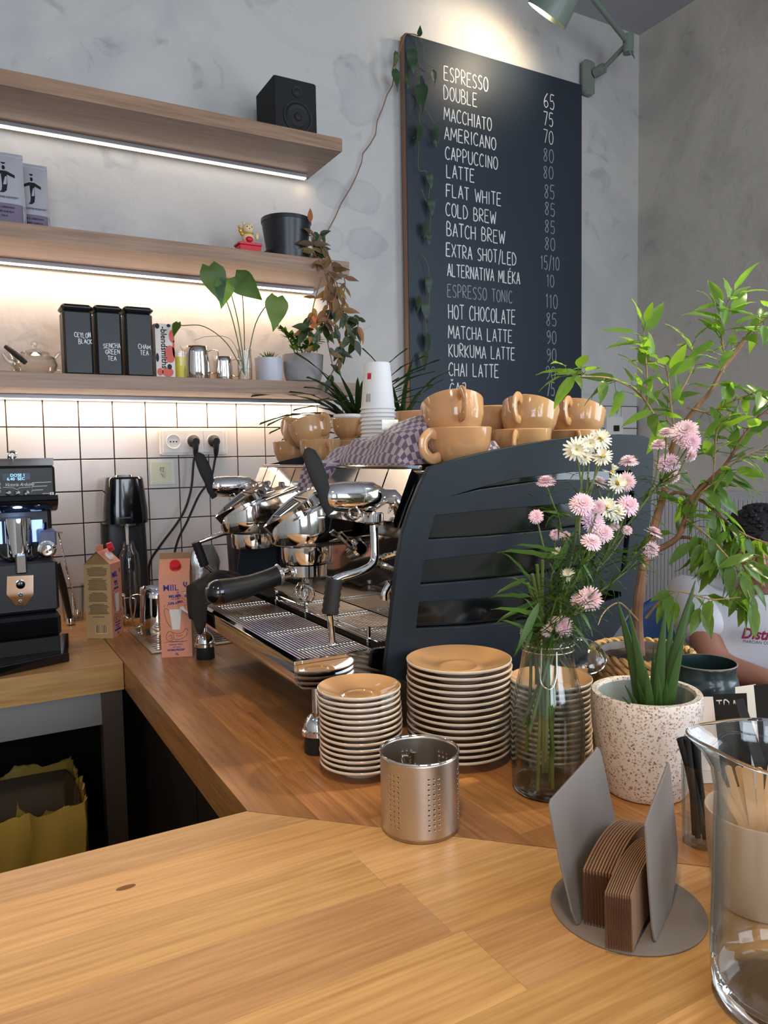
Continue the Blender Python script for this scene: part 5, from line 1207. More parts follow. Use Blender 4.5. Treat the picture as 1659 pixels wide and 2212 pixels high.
# brew groups
def group(yc, holder):
    xc = .545
    b = MB(); rings = []
    def plan(z, r, xb, k=1.0):          # rounded nose towards -x, straight cheeks back to the body
        o = []
        for i in range(17):
            a = PI / 2 + PI * i / 16; o.append((xc + r * 1.12 * math.cos(a), yc + r * math.sin(a), z))
        o += [(xb, yc - r * 1.02, z), (xb, yc + r * 1.02, z)]
        return o
    secs = [plan(1.212, .055, .66), plan(1.216, .059, .66), plan(1.240, .060, .66)]
    top = []
    for (x, y, z) in plan(0, .059, .66):
        t = (x - (xc - .066)) / .15; top.append((x, y, 1.244 + .062 * min(1, max(0, t)) ** .8))
    top2 = [((x - .57) * .86 + .574, (y - yc) * .80 + yc, z + .007) for x, y, z in top]
    secs += [top, top2]; n = 19
    for s_ in secs: b.v += [Vector(p) for p in s_]
    for j in range(len(secs) - 1):
        for i in range(n): ii = (i + 1) % n; b.f.append([j * n + i, (j + 1) * n + i, (j + 1) * n + ii, j * n + ii]); b.mi.append(0)
    b.f.append(list(range(n))); b.mi.append(0); b.f.append([(len(secs) - 1) * n + i for i in reversed(range(n))]); b.mi.append(0)
    g_ = b.build('group_head', M['chrome'], em, angle=.9)
    MB().lathe([(.040, 1.176), (.0445, 1.179), (.0455, 1.208), (.043, 1.2118), (.0005, 1.2118)] if 0 else [(.036, 0), (.0435, .003), (.0455, .012), (.0455, .033), (.043, .0358), (.0005, .0358)], (xc, yc, 1.176), 40).build('lock_collar', M['chrome'], g_)
    # teardrop badge on the sloping nose
    c0 = Vector((xc - .074, yc, 1.236)); c1 = Vector((xc + .030, yc, 1.306)); ax = (c1 - c0); L_ = ax.length; ax.normalize(); sy = Vector((0, 1, 0)); nn = sy.cross(ax).normalized()
    if nn.x > 0: nn = -nn
    c0 = c0 + nn * .009; c1 = c1 + nn * .007
    def tear(k, out):
        o = []
        for i in range(28):
            a = 2 * PI * i / 28; u = .5 - .5 * math.cos(a); w = .050 * math.sin(a) * (u ** .45) * (1.05); o.append(c0 + ax * (L_ * (.5 + (u - .5) * k)) + sy * w * k + nn * out)
        return o
    b = MB(); A, B_, C_, D = tear(.96, -.016), tear(1, .004), tear(.90, .0055), tear(.84, .002); b.v = A + B_ + C_ + D; n = 28
    for j in range(3):
        for i in range(n): ii = (i + 1) % n; b.f.append([j * n + i, j * n + ii, (j + 1) * n + ii, (j + 1) * n + i]); b.mi.append(0)
    b.build('badge_frame', M['chrome'], g_)
    b = MB(); D = tear(.86, .0028); b.add(D, [tuple(range(28))]); b.build('badge_face', M['gloss_black'], g_, smooth=False)
    b = MB()
    for k in range(5):
        u = .30 + 0 * k; yo = (k - 2) * .0125; b.tube([c0 + ax * L_ * .26 + sy * yo * .75 + nn * .0045, c0 + ax * L_ * (.58 + .02 * k) + sy * yo + nn * .0045], .0012, 5)
    b.tube([c0 + ax * L_ * .26 - sy * .022 + nn * .0045, c0 + ax * L_ * .26 + sy * .022 + nn * .0045], .0012, 5)
    b.tube([c0 + ax * L_ * .60 - sy * .032 + nn * .0045, c0 + ax * L_ * .68 + sy * .032 + nn * .0045], .0012, 5)
    b.tube([c0 + ax * L_ * .70 - sy * .036 + nn * .0045, c0 + ax * L_ * .72 + sy * .036 + nn * .0045], .0012, 5)
    b.build('badge_grille', M['chrome'], g_)
    b = MB()
    for sgn in (-1, 1):
        b.lathe([(.0045, 0), (.0045, .003), (.003, .0045), (.0005, .0045)], (.60, yc + sgn * .0553, 1.275), 14, (0, sgn, 0)); b.lathe([(.0045, 0), (.0045, .003), (.003, .0045), (.0005, .0045)], (.585, yc + sgn * .0553, 1.275), 14, (0, sgn, 0))
    b.build('side_screw', M['steel_dark'], g_)
    b = MB(); b.lathe([(.015, 0), (.015, .03), (.011, .034), (.0005, .034)], (.62, yc - .040, 1.195), 18, (0, -1, .3)); b.tube(bez([(.62, yc - .055, 1.20), (.60, yc - .075, 1.21), (.575, yc - .078, 1.235)], 4), .006, 8); b.build('side_valve', M['chrome'], g_)
    if holder:
        ph = thing('portafilter', 'portafilter with thick black handle locked into the near brew group', 'portafilter', (xc, yc, 1.16))
        b = MB(); b.lathe([(.0335, 0), (.0375, .004), (.0375, .0235), (.0005, .0235)], (xc, yc, 1.152), 36); b.tube([(xc - .034, yc - .004, 1.164), (xc - .060, yc - .006, 1.160)], [.010, .012], 14); b.build('basket_ring', M['chrome'], ph)
        h0 = Vector((xc - .056, yc - .006, 1.161)); h1 = Vector((.372, yc - .016, 1.143))
        pts = [h0.lerp(h1, t) + Vector((0, 0, -.004 * math.sin(PI * t))) for t in (0, .03, .2, .45, .7, .88, .97)]
        MB().tube(pts, [.0150, .0175, .0172, .0178, .0198, .0215, .0215], 24).build('handle', M['black'], ph)
        e_ = pts[-1]; dr = (h1 - h0).normalized(); q_ = Vector((0, 0, 1)).rotation_difference(dr)
        b = MB(); b.lathe([(.0217, -.002), (.0217, .003), (.0195, .012), (.013, .0195), (.006, .0225), (.0005, .023)], e_, 28, dr); b.build('end_cap', M['gloss_black'], ph)
        b = MB(); b.lathe([(.0165, -.003), (.0200, 0), (.0185, .005)], h0, 24, dr); b.build('ferrule', M['chrome'], ph)
        b = MB()
        b.cyl((xc, yc, 1.132), (xc, yc, 1.1518), .009, .012, 16)
        for sgn in (-1, 1): b.tube(bez([(xc, yc, 1.140), (xc - .010, yc + sgn * .012, 1.136), (xc - .016, yc + sgn * .018, 1.118)], 4), .007, 10, flat=.6)
        b.build('double_spout', M['chrome'], ph)
        b = MB()
        for sgn in (-1, 1): ring(b, (xc - .018, yc - .03 + sgn * .012, 1.128), .014, .0022, (1, .55, 0), 22)
        b.build('spout_ring', M['chrome'], ph)
    return g_
group(1.275, True)
group(1.565, False)

# steam stations: horizontal chrome barrel with black paddle, wand below
def steam(yb, far):
    zt = 1.306; xs = .505
    dy = -.03 if not far else .0
    A0 = Vector((xs, yb, zt)); A1 = Vector((.640, yb + .002, zt - .006)); d = (A1 - A0).normalized()
    bar_ = MB().lathe([(.0005, -.006), (.012, -.005), (.0195, .002), (.0225, .014), (.0245, .030), (.0250, .058), (.0256, .0585), (.0256, .0615), (.0250, .062), (.0245, .085), (.018, .100), (.013, .108), (.013, .136), (.0005, .136)], A0, 40, d).build('steam_barrel', M['chrome'], em)
    b = MB()
    blade = [Vector((xs + .004, yb - .010, zt - .026)), Vector((xs - .004, yb - .012, zt - .010)), Vector((xs - .008, yb - .012, zt + .012)), Vector((xs - .013, yb - .010, zt + .030)), Vector((xs - .020, yb - .006, zt + .052)), Vector((xs - .026, yb - .002, zt + .070)), Vector((xs - .029, yb, zt + .077))]
    b.tube(blade, [.007, .009, .0115, .0145, .0145, .0115, .004], 14, flat=.40, up=(0, 1, 0)); b.build('paddle_lever', M['matteblack'], bar_)
    for xx in (xs + .045, xs + .118):
        b = MB(); ring(b, (xx, yb - .014, zt - .028), .0095, .0020, (1, .6, 0), 24); b.build('guide_ring', M['chrome'], bar_)
    MB().lathe([(.014, 0), (.017, .003), (.017, .016), (.014, .019), (.0005, .019)], (xs + .085, yb - .004, zt - .047), 28).build('ball_joint', M['chrome'], bar_)
    if not far:
        pts = bez([(xs + .085, yb - .004, zt - .05), (xs + .085, yb - .006, zt - .085), (xs + .078, yb - .012, zt - .112), (xs + .050, yb - .016, zt - .123), (xs + .020, yb - .016, zt - .128), (xs + .004, yb - .016, zt - .133)], 6)
        MB().tube(pts, .0070, 12).build('steam_wand', M['chrome'], em)
        g0 = Vector((xs + .006, yb - .016, zt - .130)); g1 = Vector((xs - .004, yb - .018, zt - .185)); tip = onz(718, 1388, TZ + .012)
    else:
        pts = bez([(xs + .085, yb, zt - .05), (xs + .07, yb - .01, zt - .10), (xs + .02, yb - .01, zt - .110), (xs - .02, yb - .005, zt - .122), (xs - .040, yb, zt - .128)], 6)
        MB().tube(pts, .0055, 12).build('steam_wand', M['chrome'], em)
        g0 = Vector((xs - .040, yb, zt - .126)); g1 = Vector((xs - .022, yb, zt - .182)); tip = Vector((xs + .02, yb - .01, TZ + .02))
    n = 12; rr = [.0125 + (.0014 if i % 2 else 0) for i in range(n + 1)]; rr = [r * (1 if not far else .8) for r in rr]
    MB().tube([g0.lerp(g1, i / n) for i in range(n + 1)], rr, 14).build('rubber_grip', M['rubber'], em)
    MB().tube([g1, g1.lerp(tip, .5), g1.lerp(tip, .93), tip], [.0055, .0055, .0055, .008], 12).build('wand_tip', M['chrome'], em)
steam(1.102, False)
steam(1.725, True)
# inner pipework under the near fascia
MB().tube(bez([(.66, 1.09, 1.21), (.63, 1.10, 1.205), (.61, 1.13, 1.19), (.66, 1.16, 1.17)], 6), .006, 10).build('water_pipe', M['chrome'], em)
MB().tube(bez([(.69, 1.12, 1.16), (.64, 1.12, 1.155), (.622, 1.12, 1.14), (.62, 1.12, 1.125)], 6), .007, 10).build('water_spout', M['chrome'], em)
MB().lathe([(.013, 0), (.013, .03), (.009, .034), (.0005, .034)], (.640, 1.12, 1.118), 20).build('spout_valve', M['chrome'], em)

# black cleaning cloth over the tray's far corner
def cloth_pt(u, v):
    x = .47 - .075 * (1 - u) * (1 if v < .6 else 1); x = .412 + .19 * u; y = 1.515 + (.13 + .13 * u) * v
    n1 = noise.noise(Vector((u * 3.1, v * 3.3, 1.3))); n2 = noise.noise(Vector((u * 7, v * 6, 4.1)))
    z = TZ + .012 + .050 * math.exp(-((u - .35) ** 2 * 5 + (v - .62) ** 2 * 5)) + .014 * abs(n1) + .008 * n2
    if x < .440:
        t = (.440 - x) / .035; x = .4265 - .004 * t + .006 * n1; z = z * (1 - t) + (TZ - .030 - .05 * v * (1 - v) * 3 + .03 * n1) * t
    return (x, y, max(z, TZ + .0065) if x > .431 else z)
t = thing('cleaning_cloth', 'crumpled black cloth draped over the far corner of the drip tray', 'cloth', (.5, 1.65, TZ))
MB().grid(cloth_pt, 44, 30).build('cloth_sheet', M['darkcloth'], t, solid=.0025)

# checked towel on top
t = thing('checked_towel', 'crumpled purple checked towel lying on the machine and hanging over its front edge', 'towel', (.8, 1.3, PT))
def towel(u, v):
    # u along y (near to far), v front to back
    y = 1.125 + .36 * u; x = .600 + .34 * v
    n1 = noise.noise(Vector((u * 2.6, v * 2.2, 3.7))); n2 = noise.noise(Vector((u * 6, v * 5, 9.1)))
    hgt = .020 + .052 * math.exp(-((v - .55) ** 2 * 7 + (u - .42) ** 2 * 3.5)) + .020 * math.exp(-((v - .42) ** 2 * 18 + (u - .22) ** 2 * 12))
    n3 = noise.noise(Vector((u * 12 + v * 9, v * 5, 2.2))); z = PT + .004 + hgt + .016 * n1 + .010 * n2 + .006 * n3
    z = min(z, PT + .004 + .11) if v > .22 else z
    edge = min(1, max(0, (v - .18) / .08)); z = PT + .0135 * (1 - edge) + (z - PT) * edge if v >= .18 else PT + .0135
    if v < .18:
        if u > .72:
            s_ = (.18 - v) / .18; dx = .012 * math.sin(u * 60) ; x = .652 - .016 * s_ - .012 + .004 * math.sin(u * 55); z = PT + .0135 - .058 * s_; y += .012 * s_
        else: x = .664 + .0 * v + .006 * n1 + (.18 - v) * .06; z = PT + .006 + .012 * v + .004 * abs(n2)
    fall = 1 - max(0, (abs(u - .5) - .40) / .10); z = PT + .005 + (z - PT - .005) * max(.12, fall) if v >= .18 else z
    fb = 1 - max(0, (v - .86) / .14); z = PT + .005 + (z - PT - .005) * max(.10, fb) if v >= .86 else z
    return (x, y + .01 * n2, z)
MB().grid(towel, 70, 56, uv=True).build('towel_sheet', M['towel'], t, solid=.002)
q = ony(822, 922, 1.30); b = MB(); b.grid(lambda u, v: (q.x - .018 + .036 * u, 1.262 + .006 * math.sin(u * 3), q.z - .010 + .022 * v), 6, 3); b.build('care_label', M['paperwhite'], t, solid=.0006)

# ------------------------------------------------------------------ cups on the machine
CH = .072
def cup_mesh(r, h, hs=1.0):
    b = MB(); f = r * .52
    b.lathe([(f * .92, 0), (f, .002), (f * 1.02, .005), (r * .80, h * .28), (r * .95, h * .58), (r, h - .001), (r - .0015, h + .0006), (r - .0035, h - .001), (r * .90, h * .58), (r * .74, h * .28), (f * .7, .008), (.0005, .007)], (0, 0, 0), 48)
    body = b.mesh('cup_body', M['tan'])
    pts = bez([(r * .93, 0, h * .82), (r * 1.18, 0, h * .86), (r * 1.42, 0, h * .70), (r * 1.40, 0, h * .45), (r * 1.12, 0, h * .26), (r * .82, 0, h * .30)], 4)
    hd = MB().tube(pts, .0095 * hs, 12, flat=.50, up=(0, 1, 0)).mesh('handle', M['tan'])
    return body, hd
CUPS = {'large': cup_mesh(.0575, CH), 'medium': cup_mesh(.050, .066, .9), 'small': cup_mesh(.040, .055, .8)}
CR = {'large': (.0575, CH), 'medium': (.050, .066), 'small': (.040, .055)}
def cup(size, loc, ang, lab, tilt=0, group='tan cups on top of the machine', tone=1.0):
    t = thing('coffee_cup', lab, 'cup', (0, 0, 0), group)
    o = link('cup_body', CUPS[size][0], t); h = link('handle', CUPS[size][1], t); o.color = h.color = (tone, tone * R.uniform(.96, 1.0), tone * R.uniform(.93, 1.0), 1)
    rot = Matrix.Rotation(math.radians(ang), 4, 'Z')
    if tilt:                                    # nested askew: handle side rides on the rim below
        rot = rot @ Matrix.Rotation(-math.radians(tilt), 4, 'Y')
    t.matrix_world = Matrix.Translation(Vector(loc)) @ rot; return t
Z0 = PT + .0006
def xy(px, D, z=Z0): p = dep(px, 980, D); return (p.x, p.y, z)
def pair(size, px, D, a_low, a_up, lab_low, lab_up, tone=1.0):
    r, h = CR[size]; p = xy(px, D); cup(size, p, a_low, lab_low, tone=tone)
    dx = Vector((math.cos(math.radians(a_up)), math.sin(math.radians(a_up)), 0))
    cup(size, Vector(p) + Vector((0, 0, h * .66)) - dx * r * .34 + Vector((0, 0, .004)), a_up, lab_up, tilt=24, tone=tone)
pair('large', 992, 1.345, -172, -110, 'large tan cup in the lower row at the machine front corner, above the panel start', 'large tan cup nested askew on the cup at the machine front corner', .92)
pair('large', 1128, 1.50, -140, -150, 'large tan cup in the middle of the lower row behind the panel', 'large tan cup nested askew on the middle cup of the row', .95)
pair('large', 1235, 1.63, -122, -152, 'large tan cup at the rear end of the lower row', 'large tan cup nested askew at the rear end of the row', .95)
cup('medium', xy(918, 1.44), -125, 'medium tan cup tucked behind the front corner cup beside the towel')
cup('large', xy(1062, 1.62), 40, 'large tan cup in the second row glimpsed between the front corner and middle cups')
cup('large', Vector(xy(1062, 1.62)) + Vector((0, 0, .052)), 60, 'large tan cup stacked in the second row between the front cups', 0)
cup('large', xy(1165, 1.78), 30, 'large tan cup in the second row glimpsed between the middle and rear cups')
cup('large', Vector(xy(1165, 1.78)) + Vector((0, 0, .052)), 50, 'large tan cup stacked in the second row between middle and rear cups')
cup('medium', Vector(xy(906, 1.60)), -20, 'medium tan cup behind the towel, lower one')
cup('medium', Vector(xy(906, 1.60)) + Vector((0, 0, .050)), -40, 'medium tan cup peeping over the towel left of the large cups', 0)
# far group
pair('medium', 692, 1.83, -95, -75, 'medium tan cup of the far group standing behind the black paddle', 'medium tan cup nested askew over the far group', 1.0)
pair('medium', 632, 1.98, 60, 110, 'medium tan cup at the far end of the machine top', 'medium tan cup nested askew at the far end of the machine top', 1.0)
cup('medium', xy(748, 1.95), -75, 'medium tan cup beside the paper cups, lower one'); cup('small', Vector(xy(752, 1.95)) + Vector((0, 0, .066 + .0005)), -65, 'small tan cup balanced beside the paper cups')
cup('small', xy(780, 2.03), -160, 'small tan cup with its handle showing at the foot of the paper cups')
t_ = thing('round_lid', 'white round lid resting in the small cup beside the paper cups', 'lid', (0, 0, 0)); p = xy(752, 1.95)
MB().lathe([(.034, 0), (.036, .003), (.035, .010), (.0005, .010)], (p[0], p[1], PT + .1225), 32).build('lid_body', M['paperwhite'], t_)

# stack of upside down paper cups
pc = dep(818, 980, 1.72); pr = .0392; ph = .104; z1 = dep(818, 786, 1.72).z; npc = 15; rise = .0088
z0 = z1 - ph - rise * (npc - 1); b = MB(); b.lathe([(pr, .0), (pr + .0015, .002), (pr, .0045), (pr - .0012, .0045), (pr * .74, ph - .002), (pr * .72, ph), (pr * .66, ph), (pr * .66, ph - .006), (.0005, ph - .006)], (0, 0, 0), 44)
pm = b.mesh('paper_cup', M['paperwhite'])
pst = None
n0 = int((z1 - ph - (PT + .001)) / rise) + 1
for k in range(n0):
    z = z1 - ph - rise * k; o = link('paper_cup', pm); o.location = (pc.x, pc.y, z)
    tag(o, ('white takeaway paper cup on top of the upturned stack' if k == 0 else 'white upturned paper cup, %s from the top of its stack' % ORD[k]), 'paper cup', 'stack of paper cups on the machine')
    if k == 0: top = o
for s_, m_, dx, dz, sz in (('PAPER', M['matteblack'], -.0355, .018, .005),):
    pass
b = MB(); a0 = math.radians(198)
def onc(a, h): r = pr - .0010 - (pr * .26) * (h - .0045) / (ph - .0065) + .0007; return (pc.x + r * math.cos(a), pc.y + r * math.sin(a), z1 - ph + h)
b.grid(lambda u, v: onc(a0 + .32 * u, .066 + .014 * v), 5, 2); b.build('red_mark', M['red'], top)
b = MB(); [b.grid(lambda u, v, k=k: onc(a0 + .12 * k + .05 * u, .016 + .018 * v), 2, 2) for k in range(3)]; b.build('printed_text', M['grey_metal'], top)

# ================================================================== SAUCERS
def saucer_mesh(r):
    b = MB(); f = r * .50
    b.mat(1).lathe([(f * .80, .0022), (f * .86, 0), (f, 0), (f * 1.04, .004), (r * .86, .0125), (r * .985, .0165), (r, .0182), (r * .995, .0200), (r * .978, .0206)], (0, 0, 0), 56)
    b.f.pop(); b.mi.pop()            # open top of this part
    b.mat(0).lathe([(.0005, .0062), (f * .62, .0062), (f * .66, .0078), (f * .74, .0078), (f * .80, .0062), (f * 1.06, .0076), (r * .84, .0158), (r * .945, .0196), (r * .978, .0206)], (0, 0, 0), 56)
    b.f.pop(); b.mi.pop()
    return b.mesh('saucer', [M['tan'], M['cream']], angle=.9)
SM = {.0625: saucer_mesh(.0625), .0815: saucer_mesh(.0815)}
def stack(x, y, r, n, pitch, name, group):
    ox = oy = 0
    for k in range(n):
        ox = ox * .7 + R.uniform(-.0011, .0011); oy = oy * .7 + R.uniform(-.0011, .0011)
        o = link('saucer', SM[r]); o.location = (x + ox, y + oy, CT + .0003 + pitch * k); kk = R.uniform(.92, 1.05); o.color = (kk, kk, kk, 1)
        fromtop = n - k
        lab = ('topmost %s' % name) if fromtop == 1 else ('bottom %s' % name) if k == 0 else '%s, %s from the top' % (name, ORD[fromtop - 1])
        tag(o, lab, 'saucer', group)
stack(.504, .992, .0625, 14, .0084, 'small tan saucer in the stack beside the machine foot', 'small saucers left of the large stack')
stack(.660, .960, .0815, 15, .0097, 'large tan saucer in the tall stack behind the spoon cup', 'large saucers in front of the panel')
stack(.768, .872, .0625, 14, .0084, 'small tan saucer in the stack behind the flower bottle', 'small saucers behind the flower bottle')

# ================================================================== PERFORATED CUP WITH SPOONS
CX, CY, CR_, CHT = .489, .800, .0495, .101
t = thing('perforated_cup', 'brushed steel cutlery cup with rows of small punched holes', 'cutlery cup', (CX, CY, CT))
b = MB(); nth = 96; nz = 30; dz = (CHT - .006) / nz
def W3(th, z, r=CR_): return (CX + r * math.cos(th), CY + r * math.sin(th), CT + z)
pat = lambda i, j: (i % 16) in (3, 5, 7) and 4 <= j <= 25 and j % 2 == 0 if (i % 16) != 5 else (4 <= j <= 25 and j % 2 == 0)
for j in range(nz):
    z0_ = .003 + j * dz
    for i in range(nth):
        a0 = 2 * PI * (i - .5) / nth; a1 = 2 * PI * (i + .5) / nth
        if pat(i, j):
            am = (a0 + a1) / 2; zm_ = z0_ + dz / 2; hr = .00125
            o8 = []; q8 = []
            for k in range(8):
                an = PI / 8 + k * PI / 4; q8.append(W3(am + hr * math.cos(an) / CR_, zm_ + hr * math.sin(an)))
            cor = [W3(a1, zm_), W3(a1, z0_ + dz), W3(am, z0_ + dz), W3(a0, z0_ + dz), W3(a0, zm_), W3(a0, z0_), W3(am, z0_), W3(a1, z0_)]
            kk = len(b.v); b.v += [Vector(v) for v in cor + q8]
            for k in range(8):          # corner ring to hole ring (hole vertex k lies between outer k and k+1)
                b.f.append([kk + k, kk + (k + 1) % 8, kk + 8 + k]); b.f.append([kk + (k + 1) % 8, kk + 8 + (k + 1) % 8, kk + 8 + k]); b.mi += [0, 0]
        else: b.add([W3(a0, z0_), W3(a1, z0_), W3(a1, z0_ + dz), W3(a0, z0_ + dz)], [(0, 1, 2, 3)])
me = b.mesh('cup_wall', M['steel'], True, Vector((CX, CY, CT)), 3)
o = link('cup_wall', me, t); m_ = o.modifiers.new('s', 'SOLIDIFY'); m_.thickness = .0009; m_.offset = -1
w_ = o.modifiers.new('w', 'WELD'); w_.merge_threshold = .00002
o.modifiers.move(1, 0)
b = MB(); b.lathe([(CR_ - .0045, .0), (CR_ - .001, .0012), (CR_, .003), (CR_ - .0008, .003), (.0005, .0028)], (CX, CY, CT), 64); b.build('cup_base', M['steel'], t)
b = MB(); ring(b, (CX, CY, CT + CHT - .002), CR_, .0013, n=64); b.build('rolled_rim', M['chrome'], t)
for k, (tx, ty, fx_, fy, lab) in enumerate([(893, 1625, .5, .3, 'upright and tallest in the middle of the cup'), (875, 1632, .3, .5, 'just left of the tallest handle'), (866, 1648, .2, .2, 'short pair member left of centre'), (845, 1648, -.4, .4, 'leaning left, lower'), (832, 1650, -.6, .0, 'leaning furthest left against the rim'), (975, 1648, .5, -.5, 'leaning right against the rim'), (903, 1660, .0, -.4, 'short, in front of the tallest')]):
    sp_ = thing('teaspoon', 'steel teaspoon handle in the perforated cup, ' + lab, 'spoon', (CX, CY, CT), 'teaspoons in the perforated cup')
    tip = dep(tx, ty, .945 + .008 * (k % 3)); foot = Vector((CX + fx_ * .035 * -1, CY + fy * .03, CT + .012))
    d = tip - foot
    MB().tube([foot, foot + d * .3, foot + d * .7, foot + d * .93, tip], [.0022, .0022, .0034, .0056, .0042], 10, flat=.40, up=(.55, .83, 0)).build('handle', M['chrome'], sp_)
    q_ = Vector((0, 0, 1)).rotation_difference(d.normalized()); MB().ell(foot + d * .02, (.009, .003, .014), 14, 8, q_).build('bowl', M['chrome'], sp_)

# ================================================================== FLOWER BOTTLE
VX, VY = .698, .798
t = thing('glass_bottle_vase', 'wide clear clip top glass bottle holding pink and cream asters', 'vase', (VX, VY, CT))
outer_ = [(.042, 0), (.0475, .003), (.0495, .012), (.0505, .05), (.0505, .100), (.0485, .125), (.0435, .150), (.0375, .175), (.0345, .195), (.0345, .212), (.0375, .216), (.0375, .226), (.0360, .228)]
inner_ = [(r - .0028, h) for r, h in outer_[::-1][1:-2]] + [(.0440, .014), (.030, .0085), (.0005, .0095)]
b = MB().lathe(outer_ + inner_, (VX, VY, CT), 56); nr = len(outer_) + len(inner_); b.mi = [1 if (k // 56) in (0, 1, 10, 11, 12) or (k // 56) >= nr - 3 else 0 for k in range(len(b.f))]
b.build('bottle', [M['glass'], M['glass_thick']], t, angle=1.2)
MB().lathe([(.0005, .0100), (.030, .0090), (.0438, .0145), (.0474, .05), (.0474, .100), (.0470, .112), (.0005, .112)], (VX, VY, CT), 48).build('water', M['water'], t)
b = MB(); ring(b, (VX, VY, CT + .208), .0358, .0012, n=40); ring(b, (VX, VY, CT + .200), .0352, .0010, n=40)
lw = [(VX - .030, VY - .022, CT + .222), (VX - .034, VY - .026, CT + .19), (VX - .038, VY - .030, CT + .165), (VX - .030, VY - .040, CT + .158), (VX - .020, VY - .040, CT + .172), (VX - .016, VY - .036, CT + .205)]
b.tube(bez(lw, 4), .0011, 6); b.build('clip_wire', M['steel'], t)

pet = leaf_mesh('petal', M['pink'], 1, .28, .1, .25, n=3)
def aster_mesh(layers, name, mat, wid, n0, r0=1.0, curl=.0):
    b = MB()
    for l in range(layers):
        n = max(8, n0 - l * 3); L_ = r0 * (1 - .17 * l); el = -.15 + l * (1.15 / max(1, layers - 1)) if layers > 1 else .08
        for i in range(n):
            a = 2 * PI * (i + .5 * (l % 2)) / n + R.uniform(-.05, .05); e_ = el + R.uniform(-.08, .08); d = Vector((math.cos(a) * math.cos(e_), math.sin(a) * math.cos(e_), math.sin(e_))); s_ = Vector((-math.sin(a), math.cos(a), 0)); up_ = s_.cross(d) * -1
            w = wid * r0 * .5; LL = L_ * R.uniform(.9, 1.06); z0_ = Vector((0, 0, .05 * l * r0))
            pts = [z0_ + d * .10 * LL - s_ * w * .4, z0_ + d * .10 * LL + s_ * w * .4, z0_ + d * .7 * LL + s_ * w + Vector((0, 0, curl * LL)), z0_ + d * .7 * LL - s_ * w + Vector((0, 0, curl * LL)), z0_ + d * LL + s_ * w * .45 + Vector((0, 0, curl * 1.4 * LL)), z0_ + d * LL - s_ * w * .45 + Vector((0, 0, curl * 1.4 * LL))]
            b.add(pts, [(0, 1, 2, 3), (3, 2, 4, 5)])
    return b.mesh(name, mat, False)
AST = [aster_mesh(5, 'petals', M['pink'], .15, 30), aster_mesh(4, 'petals', M['pink'], .17, 26)]
DAI = [aster_mesh(2, 'petals', M['petalwhite'], .22, 17), aster_mesh(2, 'petals', M['petalwhite'], .2, 19)]
cen = MB().lathe([(.22, 0), (.24, .08), (.16, .17), (.001, .2)], (0, 0, 0), 12).mesh('flower_centre', M['yolk'])
sep = MB().lathe([(.02, -.42), (.12, -.36), (.22, -.22), (.27, -.04), (.10, 0)], (0, 0, 0), 10).mesh('calyx', M['stem'])
def bloom(parent, pos, kind, rad, d):
    d = Vector(d).normalized(); q_ = Vector((0, 0, 1)).rotation_difference(d)
    m_ = Matrix.Translation(Vector(pos) - _root_loc(parent)) @ q_.to_matrix().to_4x4() @ Matrix.Rotation(R.uniform(0, 6), 4, 'Z') @ Matrix.Diagonal((rad, rad, rad, 1))
    o = link('blossom', R.choice(AST if kind == 'p' else DAI), parent); o.matrix_local = m_
    k = R.uniform(.86, 1.04); o.color = (k, k * R.uniform(.90, 1.0), k * R.uniform(.95, 1.08), 1)
    s_ = link('calyx', sep, o)
    if kind == 'w': link('flower_centre', cen, o)
lance = leaf_mesh('leaf', M['green_leaf'], 1, .15, .25, .15, n=6)
thin = leaf_mesh('leaf', M['green_leaf'], 1, .07, .5, .1, n=6)
